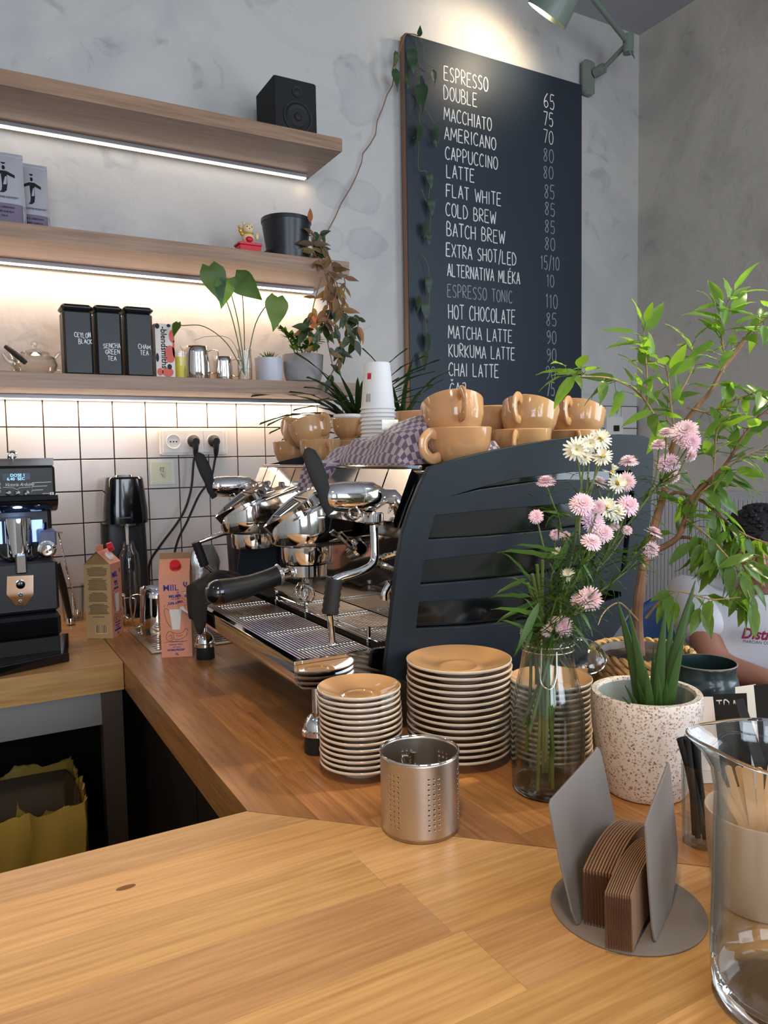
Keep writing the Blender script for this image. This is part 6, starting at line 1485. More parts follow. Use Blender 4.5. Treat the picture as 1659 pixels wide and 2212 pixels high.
SPR = [ # label, depth, trunk px path, blooms (px,py,kind,size px)
 ('pink aster spray leaning left, lowest of the pink ones over the panel', 1.02, [(1168, 1370), (1190, 1260), (1205, 1215)], [(1158, 1115, 'p', 33), (1200, 1155, 'p', 27), (1221, 1157, 'p', 23), (1205, 1195, 'w', 34)]),
 ('single pink aster leaning furthest left, level with the highest panel slot', 1.04, [(1175, 1370), (1215, 1210), (1205, 1110)], [(1180, 1040, 'p', 44)]),
 ('cream aster spray standing tallest in the bottle beside the cups', 1.03, [(1185, 1370), (1235, 1200), (1260, 1060)], [(1245, 970, 'w', 56), (1275, 958, 'w', 42), (1298, 948, 'w', 50), (1302, 985, 'w', 44), (1262, 985, 'w', 40)]),
 ('cream aster spray right of the tallest one with three open heads', 1.06, [(1200, 1370), (1262, 1230), (1305, 1120)], [(1322, 1020, 'w', 42), (1335, 1043, 'w', 46), (1312, 1094, 'w', 50), (1330, 1108, 'w', 44)]),
 ('dense pink aster cluster in the middle of the bouquet', .99, [(1195, 1370), (1240, 1260), (1262, 1180)], [(1258, 1088, 'p', 54), (1283, 1128, 'p', 56), (1303, 1152, 'p', 46), (1278, 1170, 'p', 46), (1292, 1095, 'p', 34)]),
 ('pink aster spray rising to a single high head beside the panel corner', 1.08, [(1205, 1370), (1290, 1230), (1345, 1120)], [(1358, 997, 'p', 44), (1352, 1040, 'p', 44), (1357, 1092, 'p', 50), (1328, 1137, 'p', 21), (1355, 1145, 'p', 24), (1294, 1044, 'p', 44)]),
 ('lilac pink aster spray leaning right in front of the tree', 1.10, [(1210, 1370), (1320, 1180), (1400, 1075), (1430, 1040)], [(1440, 935, 'p', 40), (1480, 932, 'p', 62), (1492, 955, 'p', 46), (1424, 962, 'p', 42), (1445, 1000, 'p', 50), (1455, 1028, 'p', 42), (1492, 982, 'p', 38)]),
 ('short pink aster stalk before the tree trunk', 1.09, [(1208, 1370), (1320, 1260), (1385, 1180)], [(1412, 1150, 'p', 42), (1405, 1187, 'p', 38)]),
 ('big low pink aster nodding right of the bottle neck', .97, [(1200, 1380), (1232, 1330), (1255, 1310)], [(1274, 1293, 'p', 56), (1252, 1298, 'p', 44)]),
 ('small pink asters resting on the bottle rim', .985, [(1185, 1400), (1190, 1380), (1195, 1372)], [(1183, 1362, 'p', 30), (1215, 1350, 'p', 44), (1200, 1346, 'p', 36)]),
 ('small cream aster low down on the left side of the bouquet', 1.00, [(1180, 1370), (1205, 1300), (1220, 1262)], [(1225, 1240, 'w', 33)])]
for k, (lab, D, trunk, bl) in enumerate(SPR):
    t = thing('aster_spray', lab, 'flower', (VX, VY, CT + .02), 'flowers in the glass bottle')
    T3 = [dep(x, y, D * .5 + 1.05 * .5 if i == 0 else D) for i, (x, y) in enumerate(trunk)]
    mouth = Vector((VX + .018 * math.cos(k * 2.3), VY + .018 * math.sin(k * 2.3), CT + .226)); T3[0] = mouth
    base = Vector((VX - .026 + .02 * math.cos(k * 1.7), VY - .01 + .022 * math.sin(k * 1.7), CT + (.016 + .04 * (k % 3))))
    if k == 9: base = mouth - Vector((0, 0, .08))
    if k == 8: pass
    mid_ = base.lerp(mouth, .5)
    pts = bez([base, mid_, *T3], 6); MB().tube(pts, lerpl(.0026, .0014, len(pts)), 7).build('main_stem', M['stem'], t)
    for (x, y, kd, sz) in bl:
        tip = dep(x, y, D + R.uniform(-.02, .02)); i0 = R.randint(max(0, len(pts) - 7), len(pts) - 2); s0 = pts[i0] if len(bl) > 1 else pts[-1]
        mid2 = s0.lerp(tip, .5) + Vector((R.uniform(-.006, .006), 0, -.008))
        rad = sz / 2 * D / 1647; view = (CAMP - tip).normalized()
        if (x, y) in ((1180, 1040), (1358, 997), (1424, 962), (1440, 935)): dd = Vector((0, 0, 1)) + view * .3
        elif (x, y) in ((1412, 1150), (1294, 1044), (1322, 1020)): dd = Vector((.5, 0, .7)) + view * .4
        elif (x, y) in ((1455, 1028), (1492, 982)): dd = Vector((.6, -.2, -.2)) + view * .5
        else: dd = view + Vector((R.uniform(-.5, .5), R.uniform(-.3, .3), R.uniform(-.1, .7)))
        dd.normalize(); end = tip - dd * rad * .35
        MB().tube(bez([s0, mid2, end], 5), .0012, 6).build('side_stem', M['stem'], t)
        bloom(t, tip, kd, rad * 1.05, dd)
        for q_ in range(3):
            p_ = s0.lerp(tip, R.uniform(.1, .8)); put_leaf(thin, t, p_, (R.uniform(-1, 1), R.uniform(-.6, .6), R.uniform(-.2, .8)), (0, 0, 1), R.uniform(.022, .04), shade(.7, 1.2))
    above = [p for p in pts if p.z > CT + .225]
    for p_ in above:
        for q_ in range(3):
            put_leaf(thin if R.random() < .7 else lance, t, p_, (R.uniform(-1, 1), R.uniform(-1, .6), R.uniform(-.4, .9)), (0, 0, 1), R.uniform(.03, .058), shade(.55, 1.1))
# long leaves around the neck
t = thing('lance_leaf_sprig', 'sprig of long narrow green leaves hanging over the left bottle rim', 'plant', (VX, VY, CT + .02), 'flowers in the glass bottle')
for (x0_, y0_, x1_, y1_, D) in [(1165, 1330, 1083, 1300, .98), (1160, 1300, 1080, 1328, .99), (1150, 1260, 1110, 1190, 1.0), (1215, 1210, 1102, 1170, 1.0), (1210, 1195, 1130, 1162, 1.01), (1150, 1290, 1075, 1275, .98), (1140, 1250, 1078, 1270, .98), (1165, 1300, 1120, 1405, .97), (1155, 1370, 1100, 1330, .98), (1170, 1350, 1150, 1290, .99), (1175, 1340, 1170, 1280, 1.0), (1232, 1345, 1285, 1395, .97), (1240, 1300, 1288, 1358, .98), (1160, 1280, 1120, 1240, 1.0), (1310, 1190, 1390, 1185, 1.08), (1240, 1120, 1180, 1092, 1.04), (1245, 1200, 1290, 1250, 1.0), (1180, 1350, 1130, 1345, .98), (1225, 1350, 1262, 1385, .98), (1150, 1360, 1136, 1400, .97), (1190, 1240, 1240, 1150, 1.02)]:
    a_, b2 = dep(x0_, y0_, D), dep(x1_, y1_, D - .02); put_leaf(lance, t, a_, b2 - a_, (0, -.6, .8), (b2 - a_).length * 1.08, (lambda k_: (k_, k_ * 1.08, k_ * .8, 1))(R.uniform(.8, 1.5)))
for (x, y) in ((1150, 1240), (1160, 1220), (1172, 1210), (1140, 1260)):
    MB().tube(bez([Vector((VX - .02 + .01 * R.random(), VY - .01, CT + .03)), Vector((VX - .02, VY - .012, CT + .225)), dep(x, y, .99)], 6), .0022, 7).build('main_stem', M['stem'], t)
for k in range(120):
    x, y = R.uniform(1150, 1325), R.uniform(1060, 1350)
    if x - 1150 < (1200 - y) * .35: continue; put_leaf(thin if k % 3 else lance, t, dep(x, y, R.uniform(.99, 1.06)), (R.uniform(-1, 1), R.uniform(-.5, .5), R.uniform(-.3, 1)), (0, 0, 1), R.uniform(.03, .06), shade(.45, .9))

# ================================================================== CLIP JAR, TREE, CANISTER
JX, JY = .893, .948
t = thing('clip_jar', 'glass jar with open domed clip lid tilted back between saucers and basket', 'jar', (JX, JY, CT))
MB().lathe([(.028, 0), (.033, .004), (.034, .085), (.030, .098), (.031, .106), (.0285, .106), (.0275, .098), (.0315, .084), (.0305, .008), (.0005, .007)], (JX, JY, CT), 36).build('jar_body', M['glass'], t)
lc = dep(1258, 1412, 1.225); la = Vector((-.25, -.45, .75)).normalized()
MB().lathe([(.0005, .012), (.022, .010), (.034, .002), (.037, -.003), (.0365, -.006), (.034, -.006), (.031, -.001), (.020, .0065), (.0005, .008)], lc, 40, la).build('lid', M['glass'], t)
b = MB(); ring(b, lc - la * .005, .0375, .0016, la, 36); ring(b, (JX, JY, CT + .101), .0325, .0013); b.tube([(JX - .01, JY - .032, CT + .10), lc - la * .005 + Vector((-.01, -.0, -.030))], .0012, 6); b.build('clip_wire', M['chrome'], t)

BX, BY = 1.000, .906; ZB = CT + .118
fi = thing('ficus_tree', 'small weeping ficus tree with brown trunk and sunlit yellow green upper leaves', 'tree', (BX, BY, CT))
bk = thing('woven_basket', 'woven seagrass basket holding the potted ficus tree', 'basket', (BX, BY, CT))
rows = 10
for k in range(rows):
    b = MB(); zr_ = CT + .010 + k * .0130; r_ = .074 + .008 * math.sin(PI * min(1, k / 6) * .6)
    for off in (0, PI):
        b.tube([(BX + (r_ + .0032 * math.sin(i * .9 + off)) * math.cos(2 * PI * i / 112), BY + (r_ + .0032 * math.sin(i * .9 + off)) * math.sin(2 * PI * i / 112), zr_ + .0042 * math.cos(i * .9 + off)) for i in range(112)], .0046, 6, closed=True)
    b.build('woven_row', M['wicker'], bk)
MB().lathe([(.066, .0005), (.070, .004), (.0005, .004)], (BX, BY, CT), 32).build('basket_base', M['wicker'], bk)
MB().lathe([(.052, .005), (.066, .128), (.0685, .131), (.0665, .131), (.0635, .118), (.0005, .118)], (BX, BY, CT), 40).build('inner_pot', M['grey_metal'], fi)
def soilf(u, v):
    r_ = .0625 * u; a = 2 * PI * v; n1 = noise.noise(Vector((r_ * math.cos(a) * 90, r_ * math.sin(a) * 90, 2))); return (BX + r_ * math.cos(a), BY + r_ * math.sin(a), CT + .1185 + .004 * abs(n1) + .003 * (1 - u))
MB().grid(soilf, 12, 40).build('soil', M['soil'], fi)
D0 = 1.30
TR = [(1383, 1432), (1377, 1330), (1385, 1260), (1396, 1200), (1410, 1150), (1424, 1100), (1440, 1045), (1449, 1000), (1458, 950), (1478, 915), (1500, 885), (1535, 845), (1560, 800), (1588, 765), (1610, 735)]
def br(path, D, r0, r1, dz=0): 
    p = [dep(x, y, (D[0] + (D[1] - D[0]) * i / max(1, len(path) - 1)) if isinstance(D, tuple) else D) for i, (x, y) in enumerate(path)]; q_ = bez(p, 5)
    MB().tube(q_, lerpl(r0, r1, len(q_)), 9).build('branch' if r0 < .006 else 'trunk', M['twig'] if r0 < .0026 else M['bark'], fi); return q_
trunk = br(TR, (1.30, 1.34), .0092, .0020)
ficus = [leaf_mesh('leaf', M['ficus_leaf'], 1, .40, d_, f_, n=7, wavy=w_) for d_, f_, w_ in ((.18, .25, .012), (.32, .15, .02), (.05, .35, .015))]
BR = [([(1408, 1192), (1440, 1178), (1466, 1158), (1480, 1120), (1492, 1080), (1530, 1040), (1570, 1000), (1600, 950), (1635, 905), (1680, 870)], (1.31, 1.22), .0058, .0012, 26, .0),
 ([(1443, 1072), (1460, 1064), (1485, 1070), (1520, 1085), (1550, 1110), (1585, 1140), (1620, 1160), (1665, 1175)], (1.32, 1.24), .0034, .001, 26, .5),
 ([(1466, 1160), (1500, 1165), (1545, 1200), (1590, 1215), (1640, 1200)], (1.30, 1.20), .0030, .001, 18, .6),
 ([(1460, 945), (1450, 880), (1444, 820), (1437, 790)], (1.33, 1.28), .0022, .0008, 9, .0),
 ([(1452, 980), (1425, 920), (1400, 875), (1375, 845), (1340, 825), (1305, 815), (1245, 812), (1228, 805)], (1.33, 1.18), .0024, .0007, 13, .0),
 ([(1398, 870), (1397, 800), (1392, 740), (1391, 715)], (1.27, 1.25), .0016, .0006, 7, .0),
 ([(1535, 842), (1565, 790), (1560, 740), (1555, 700), (1570, 660), (1576, 645)], (1.34, 1.30), .0020, .0007, 14, -.3),
 ([(1556, 800), (1600, 740), (1640, 700), (1680, 670)], (1.33, 1.26), .0020, .0008, 12, .0),
 ([(1500, 1090), (1520, 1060), (1560, 1030), (1585, 1000), (1620, 980), (1670, 960)], (1.26, 1.18), .0018, .0007, 14, .3),
 ([(1395, 1335), (1425, 1300), (1460, 1278), (1500, 1285), (1540, 1295), (1600, 1290)], (1.28, 1.18), .0022, .0007, 13, .6),
 ([(1378, 1340), (1350, 1310), (1335, 1302), (1315, 1312), (1300, 1330), (1292, 1350)], (1.29, 1.20), .0018, .0007, 0, 0),
 ([(1484, 880), (1530, 890), (1575, 870), (1630, 850), (1680, 845)], (1.33, 1.22), .0018, .0007, 16, .2),
 ([(1480, 1120), (1520, 1150), (1560, 1190), (1600, 1240), (1620, 1290)], (1.28, 1.17), .0020, .0007, 18, .8),
 ([(1540, 1040), (1545, 980), (1550, 930), (1580, 890)], (1.25, 1.22), .0014, .0006, 8, .2),
 ([(1470, 930), (1440, 900), (1480, 830), (1500, 780), (1490, 745)], (1.34, 1.36), .0018, .0006, 10, .0)]
for path, D, r0, r1, nl, droop in BR:
    q_ = br(path, D, r0, r1)
    nl = int(nl * 1.5)
    for k in range(nl):
        i = int(len(q_) * (.18 + .82 * (k + .5) / nl)); i = min(i, len(q_) - 1); p_ = q_[i]; tdir = (q_[min(i + 1, len(q_) - 1)] - q_[max(0, i - 1)]).normalized()
        side_ = Vector((R.uniform(-1, 1), R.uniform(-1, 1), R.uniform(-.6, .8) - droop)); d = (tdir * R.uniform(.1, .7) + side_).normalized(); L_ = R.uniform(.034, .058)
        pe = p_ + d * R.uniform(.010, .018); MB().tube([p_, pe], .0006, 4).build('leaf_stalk', M['stem'], fi)
        hi = (p_.z - 1.25) / .35; kk = R.uniform(.65, 1.05) * (1 + .25 * max(0, hi)); put_leaf(R.choice(ficus), fi, pe, d + Vector((0, 0, -.25 - droop * .5)), (R.uniform(-.5, .5), R.uniform(-.7, .1), 1), L_, (kk, kk * 1.05, kk * R.uniform(.8, 1.1), 1), roll=R.uniform(-.6, .6))  # leaf tint rises with height, painting light onto the upper leaves
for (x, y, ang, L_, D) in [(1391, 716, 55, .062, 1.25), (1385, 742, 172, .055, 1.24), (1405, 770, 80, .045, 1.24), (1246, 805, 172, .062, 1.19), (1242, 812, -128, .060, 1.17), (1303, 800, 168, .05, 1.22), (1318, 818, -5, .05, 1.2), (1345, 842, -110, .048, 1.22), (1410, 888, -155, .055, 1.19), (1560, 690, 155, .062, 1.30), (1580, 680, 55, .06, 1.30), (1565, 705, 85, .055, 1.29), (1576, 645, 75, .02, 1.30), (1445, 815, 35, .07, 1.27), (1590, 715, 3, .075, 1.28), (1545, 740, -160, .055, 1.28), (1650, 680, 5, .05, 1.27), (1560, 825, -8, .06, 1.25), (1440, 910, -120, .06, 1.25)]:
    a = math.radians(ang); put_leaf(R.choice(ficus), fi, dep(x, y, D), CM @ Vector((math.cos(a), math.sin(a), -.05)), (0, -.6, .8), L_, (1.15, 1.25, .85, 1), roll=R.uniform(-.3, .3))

t = thing('enamel_canister', 'dark blue green lidless canister between basket and customer', 'canister', (.990, .772, CT)); X0, Y0 = .990, .772
MB().lathe([(.046, 0), (.0485, .003), (.0495, .05), (.0495, .112), (.0475, .120), (.0455, .1235), (.0455, .138), (.0470, .141), (.0465, .1435), (.0450, .1435), (.0445, .138), (.0442, .122), (.0470, .110), (.0470, .006), (.0005, .006)], (X0, Y0, CT), 56).build('canister_body', M['darkgreen'], t)
b = MB(); ring(b, (X0, Y0, CT + .1428), .0462, .0011, n=48); b.build('worn_rim', M['grey_metal'], t)

# ================================================================== TERRAZZO POT WITH ALOE
TX, TY = .813, .728; TZ_ = .140
al = thing('potted_aloe', 'speckled cream terrazzo pot planted with upright green aloe blades', 'potted plant', (TX, TY, CT))
MB().lathe([(.048, 0), (.054, .002), (.058, .010), (.0665, .05), (.0725, .095), (.0740, .120), (.0735, TZ_ - .002), (.0725, TZ_), (.0650, TZ_), (.0638, TZ_ - .003), (.0615, .085), (.0005, .085)], (TX, TY, CT), 64).build('pot', M['terrazzo'], al)
MB().lathe([(.0608, .0862), (.0632, TZ_ - .004), (.0626, TZ_ - .004), (.0602, .0862)], (TX, TY, CT), 48).build('inner_wall', M['ceramic_grey2'], al)
MB().lathe([(.0600, .0855), (.0005, .092)], (TX, TY, CT), 24).build('soil', M['soil'], al)
for (bx_, by_, tx, ty, w, D) in [(1392, 1540, 1334, 1296, .0095, 1.04), (1408, 1540, 1357, 1316, .0085, 1.02), (1432, 1545, 1437, 1312, .0095, 1.03), (1448, 1545, 1456, 1322, .008, 1.05), (1455, 1540, 1502, 1254, .0105, 1.04), (1462, 1545, 1479, 1372, .0085, 1.02), (1420, 1540, 1412, 1392, .004, 1.06), (1385, 1545, 1350, 1480, .004, 1.01), (1400, 1548, 1376, 1470, .0045, 1.02), (1412, 1550, 1395, 1440, .0075, 1.0), (1440, 1550, 1420, 1450, .007, 1.0), (1435, 1550, 1425, 1490, .004, .99), (1390, 1550, 1345, 1505, .003, .99), (1450, 1550, 1440, 1470, .006, 1.0)]:
    q0_ = dep(bx_, by_, D); q0_ = Vector((TX + (q0_.x - TX) * .6, TY + (q0_.y - TY) * .6, CT + .088)); q1_ = dep(tx, ty, D + .0)
    mid_ = q0_.lerp(q1_, .5) + Vector((.0, 0, .004)) - Vector((1, 0, 0)) * (q1_.x - q0_.x) * .12
    pts = bez([q0_, mid_, q1_], 7); n = len(pts); vd = (CAMP - q1_).normalized()
    o = MB().tube(pts, [w * .86 * (1 - (i / (n - 1)) ** 2.2) + .0006 for i in range(n)], 8, flat=.42, up=vd).build('aloe_blade', M['aloe'], al); kk = R.uniform(.75, 1.3); o.color = (kk, kk, kk, 1)

# ================================================================== SLEEVE HOLDER
O_ = Vector((.512, .541, 0)); Dv = Vector((.90, .44, 0)).normalized(); Nv = Vector((Dv.y, -Dv.x, 0))
hd = thing('sleeve_holder', 'grey metal cup sleeve holder with two upright plates on a round base', 'holder', (.583, .545, CT))
MB().lathe([(.076, .0003), (.077, .001), (.077, .0022), (.076, .0028), (.0005, .0028)], (.578, .540, CT), 64).build('round_base', M['grey_metal'], hd)
def plate(nb, nt, ft, fb):
    """corners: near bottom, near top, far top, far bottom"""
    nb, nt, ft, fb = map(Vector, (nb, nt, ft, fb))
    uv = [(.08, 0), (.60, 0), (.86, .16), (1, .30), (1.0, .9), (.985, .97), (.95, 1), (.90, .985), (.05, .93), (.01, .90), (0, .85), (.0, .45), (.02, .12), (.05, .02)]
    b = MB(); n = len(uv); A = [(nb.lerp(fb, u)).lerp(nt.lerp(ft, u), v) for u, v in uv]; nn = (fb - nb).cross(nt - nb).normalized() * .0022; B2 = [p + nn for p in A]
    b.add(A + B2, [tuple(reversed(range(n))), tuple(range(n, 2 * n))] + [(i, (i + 1) % n, (i + 1) % n + n, i + n) for i in range(n)]); return b.build('upright_plate', M['grey_metal'], hd, smooth=False, bevel=.0006)
plate((.502, .538, .9030), (.482, .556, 1.040), (.614, .618, 1.040), (.636, .600, .9030))
plate((.548, .482, .9030), (.540, .486, 1.034), (.643, .546, 1.042), (.655, .538, .9030))
def sleeve(off, s0, th, lab, grp, lean=0.0, zb=.0):
    t = thing('cup_sleeve', lab, 'cup sleeve', tuple(O_ + Vector((0, 0, CT))), grp)
    L_, H = .122, .062; b = MB(); n = 10; A = []
    for i in range(n + 1):
        u = i / n; s = s0 + L_ * u; arc = .012 * (1 - (2 * u - 1) ** 2); A.append((s, H - .004 + arc - .0))
    for i in range(n, -1, -1):
        u = i / n; s = s0 + L_ * (.06 + .88 * u); arc = .012 * (1 - (2 * u - 1) ** 2); A.append((s, arc * .8))
    P1 = [O_ + Dv * s + Nv * (off + lean * z) + Vector((0, 0, CT + .0032 + zb + z)) for s, z in A]; m = len(A)
    for lay, (d0, d1) in enumerate(((0, .28), (.36, .64), (.72, 1.0))):
        pass
    b.add([p for p in P1] + [p + Nv * th * .66 for p in P1], [tuple(range(m)), tuple(reversed(range(m, 2 * m)))] + [(i, i + m, (i + 1) % m + m, (i + 1) % m) for i in range(m)])
    o = b.build('card_wrap', M['card'], t, smooth=False); k = R.uniform(.85, 1.08); o.color = (k, k, k, 1)
    b = MB(); s_ = s0 - .0006                         # open folded ends showing the flutes
    for q_ in (.12, .52):
        pts = [O_ + Dv * (s0 + (.0025 if z_ < .03 else .0) * (1 - z_ / .06) - .0005) + Nv * (off + th * q_ + lean * z_) + Vector((0, 0, CT + .0032 + zb + z_)) for z_ in (.003, .02, .04, .0545)]
        b.tube(pts, th * .2, 4)
    b.build('folded_edge', M['carddark'], t, smooth=False)
for k in range(10): sleeve(.004 + k * .0029, .002 + .0006 * k, .0028, 'brown card cup sleeve in the rear bundle, %s from the left plate' % ORD[k], 'card sleeves between the plates')
for k in range(11): sleeve(.0350 + k * .0021, -.026 + .0007 * k, .0020, 'brown card cup sleeve in the front bundle, %s from the rear bundle' % ORD[k], 'card sleeves between the plates')

# ================================================================== STRAW JAR, STIRRER CUP, PITCHER
SX, SY = .757, .590
tumbler('straw_jar', 'ribbed clear glass jar holding black straws behind the pitcher', SX, SY, CT, .023, .025, .098, th=.002, cat='jar')
for k in range(8):
    t = thing('black_straw', 'thick black straw in the ribbed glass jar, %s from its leftmost straw' % ORD[k], 'straw', (SX, SY, CT), 'black straws in the ribbed jar')
    tip = dep(1468 + 5.5 * k, 1596 - 2 * (k % 3), .90 + .006 * (k % 3)); ft = Vector((SX + .008 * math.cos(k), SY + .008 * math.sin(k * 2.1), CT + .008))
    MB().cyl(ft, tip, .0036, n=10).build('straw_tube', M['matteblack'], t)
UX, UY = .702, .478
t = thing('stirrer_cup', 'warm grey ceramic beaker full of wooden stirrers seen through the pitcher', 'cup', (UX, UY, CT))
MB().lathe([(.036, 0), (.041, .003), (.046, .02), (.051, .06), (.0535, .098), (.0530, .1), (.0510, .1), (.0485, .06), (.043, .02), (.0005, .008)], (UX, UY, CT), 48).build('beaker', M['ceramic_grey'], t)
for k, (tx, ty) in enumerate([(1540, 1662), (1547, 1668), (1572, 1655), (1594, 1655), (1612, 1656), (1620, 1654), (1640, 1658), (1667, 1650)]):
    t = thing('wooden_stirrer', 'pale birch stirrer with rounded end, %s from the photo\'s left in the grey beaker' % ORD[k], 'stirrer', (UX, UY, CT), 'wooden stirrers in the beaker')
    D = .775 + .012 * (k % 2); tip = dep(tx, ty, D); ft = Vector((UX + (tip.x - UX) * -.3, UY + (tip.y - UY) * -.3 + .006 * (k % 3 - 1), CT + .012)); d = (tip - ft).normalized(); vd = (CAMP - tip); vd = (vd - d * vd.dot(d)).normalized()
    w = .0034; s_ = d.cross(vd)
    if k in (4,): w = .0048
    sil = [(0, -w), (0, w)] ; L_ = (tip - ft).length; P_ = [ft - s_ * w, ft + s_ * w] + [ft + d * (L_ - w + w * math.sin(a)) + s_ * w * math.cos(a) for a in [PI * i / 6 for i in range(7)]]
    n = len(P_); b = MB(); b.add(P_ + [p - vd * .0016 for p in P_], [tuple(range(n)), tuple(reversed(range(n, 2 * n)))] + [(i, i + n, (i + 1) % n + n, (i + 1) % n) for i in range(n)]); b.build('stick', M['birch'], t, smooth=False)
QX, QY, QR, QH = .590, .372, .0635, .228
t = thing('glass_pitcher', 'large empty clear glass pitcher cut by the right photo edge', 'pitcher', (QX, QY, CT))
n = 72; b = MB(); sd = math.atan2(.50, -.62)           # spout direction
sd = math.atan2(dep(1482, 1585, .66).y - QY, dep(1482, 1585, .66).x - QX)
def pit(prof, flip=False):
    k0 = len(b.v)
    for (r, h, fl) in prof:
        for i in range(n):
            a = 2 * PI * i / n; dd = math.cos(a - sd); s_ = max(0, dd) ** 14 * fl * .016; low = -.010 * fl * (abs(math.sin(a - sd)) ** 2) * .35
            b.v.append(Vector((QX + (r + s_) * math.cos(a), QY + (r + s_) * math.sin(a), CT + h + low * (h / QH) ** 8)))
    return k0
prof = [(.040, 0, 0), (.056, .004, 0), (.0615, .014, 0), (.0625, .04, 0), (.0618, .12, 0), (.0610, .18, 0), (.0615, .200, .15), (.0635, .214, .55), (.0675, .225, 1), (.0683, .2275, 1), (.0670, .2285, 1), (.0655, .226, 1), (.0612, .214, .55), (.0589, .200, .15), (.0584, .18, 0), (.0592, .12, 0), (.0598, .04, 0), (.0585, .018, 0), (.045, .011, 0), (.0005, .0125, 0)]
pit(prof); m = len(prof)
for j in range(m - 1):
    for i in range(n): ii = (i + 1) % n; b.f.append([j * n + i, j * n + ii, (j + 1) * n + ii, (j + 1) * n + i]); b.mi.append(1 if j in (0, 1, 8, 9, 10, 17, 18) else 0)
b.f.append([i for i in reversed(range(n))]); b.mi.append(1)
b.build('pitcher_body', [M['glass'], M['glass_thick']], t, angle=1.3)
ha = sd + PI; hx_, hy_ = math.cos(ha), math.sin(ha)
MB().tube(bez([(QX + hx_ * .062, QY + hy_ * .062, CT + .19), (QX + hx_ * .095, QY + hy_ * .095, CT + .195), (QX + hx_ * .105, QY + hy_ * .105, CT + .13), (QX + hx_ * .085, QY + hy_ * .085, CT + .07), (QX + hx_ * .0625, QY + hy_ * .0625, CT + .06)], 6), .006, 12).build('handle', M['glass'], t)

# small black cards behind the pitcher
def card(name, lab, corners, D, mat, th=.0016, txt=None):
    t = thing(name, lab, 'card', (0, 0, 0)); P_ = [dep(x, y, d_) for (x, y), d_ in zip(corners, D)]
    for a_, b_ in ((1, 2), (0, 3)): P_[b_] = P_[a_] + (P_[b_] - P_[a_]) * ((P_[a_].z - CT - .0006) / (P_[a_].z - P_[b_].z))
    nn = (P_[1] - P_[0]).cross(P_[3] - P_[0]).normalized()
    if nn.dot(CAMP - P_[0]) < 0: nn = -nn
    b = MB(); b.add(P_ + [p - nn * th for p in P_], [(0, 1, 2, 3), (7, 6, 5, 4), (0, 4, 5, 1), (1, 5, 6, 2), (2, 6, 7, 3), (3, 7, 4, 0)]); b.build('card_sheet', mat, t, smooth=False)
    if txt:
        ux = (P_[1] - P_[0]).normalized(); uy = (P_[0] - P_[3]); uy = (uy - ux * uy.dot(ux)).normalized(); org = P_[0] + ux * .004 - uy * .027 + nn * .0004
        if ux.cross(uy).dot(nn) < 0: org = org
        strokes(txt, 'lettering', M['chalk'], t, org, ux, uy, (P_[1] - P_[0]).length * .85, .019, .0008, .05, .0004)
    return t
card('chalk_card', 'small black chalk card lettered TRAS behind the pitcher rim', [(1540, 1500), (1612, 1497), (1622, 1640), (1556, 1645)], (1.06, 1.03, 1.0, 1.03), M['matteblack'], txt='TRAS')
card('black_menu_card', 'narrow black menu card leaning diagonally behind the pitcher', [(1588, 1512), (1606, 1508), (1642, 1612), (1618, 1612)], (.98, .98, .95, .95), M['matteblack'])
card('black_menu_card', 'broad black menu card standing at the right photo edge', [(1628, 1480), (1700, 1474), (1712, 1560), (1636, 1564)], (1.02, 1.0, .96, .98), M['matteblack'])
card('white_card', 'white paper card propped behind the black cards', [(1588, 1484), (1632, 1478), (1636, 1560), (1592, 1560)], (1.10, 1.09, 1.05, 1.06), M['paperwhite'])
card('pale_card', 'pale card edge standing between terrazzo pot and black chalk card', [(1508, 1505), (1540, 1505), (1548, 1580), (1512, 1580)], (1.10, 1.10, 1.09, 1.09), M['teabox'])

# ================================================================== WALL LAMP OVER THE BOARD
lm = thing('wall_lamp', 'grey green jointed industrial wall lamp lighting the menu board', 'lamp', (2.40, 2.44, 2.94))
p0 = ony(1270, 166, 2.50); MB().box((p0.x - .034, 2.482, p0.z - .075), (p0.x + .034, 2.518, p0.z + .065), .012).build('wall_bracket', M['lampgreen'], lm, smooth=False)
MB().cyl((p0.x + .02, 2.482, p0.z + .01), (p0.x + .035, 2.44, p0.z + .02), .021, n=20).build('pivot', M['lampgreen'], lm)
j0 = Vector((p0.x + .035, 2.44, p0.z + .02)); j1 = ony(1357, 92, 2.33); MB().cyl(j0, j1, .010, n=14).build('lower_arm', M['lampgreen'], lm)
b = MB(); b.cyl(j1 - Vector((0, .0, .042)), j1 + Vector((0, 0, .030)), .022, n=20); b.build('elbow_joint', M['lampgreen'], lm)
b = MB(); b.tube([j1 + Vector((-.012, -.02, -.045)), j1 + Vector((-.005, -.03, -.065)), j1 + Vector((.0, -.02, -.045)), j1 + Vector((.004, -.03, -.075))], .003, 6); b.build('wing_nut', M['chrome'], lm)
j2 = ony(1262, -28, 2.24); MB().cyl(j1, j2, .0115, n=14).build('upper_arm', M['lampgreen'], lm)
e0 = ony(1181, 34, 2.20); ax = Vector((-.25, .62, -.75)).normalized(); sc_ = e0 - ax * .17
MB().cyl(j2, sc_ , .0115, n=14).build('upper_arm', M['lampgreen'], lm)
MB().lathe([(.025, .0), (.040, .012), (.068, .06), (.082, .165), (.0835, .17), (.081, .17), (.079, .163), (.064, .06), (.03, .015), (.0005, .012)], sc_, 44, ax).build('lamp_shade', M['lampgreen'], lm)
MB().ell(sc_ + ax * .10, (.03, .03, .04), 20, 12).build('bulb', P('warm_bulb', c(255, 230, 180), .3, emit=(1, .80, .5, 1), estr=7), lm)
spot('board_lamp', sc_ + ax * .15, ony(1045, 105, 2.5), 12, (1.0, .82, .58), 118, 1.0, .025)

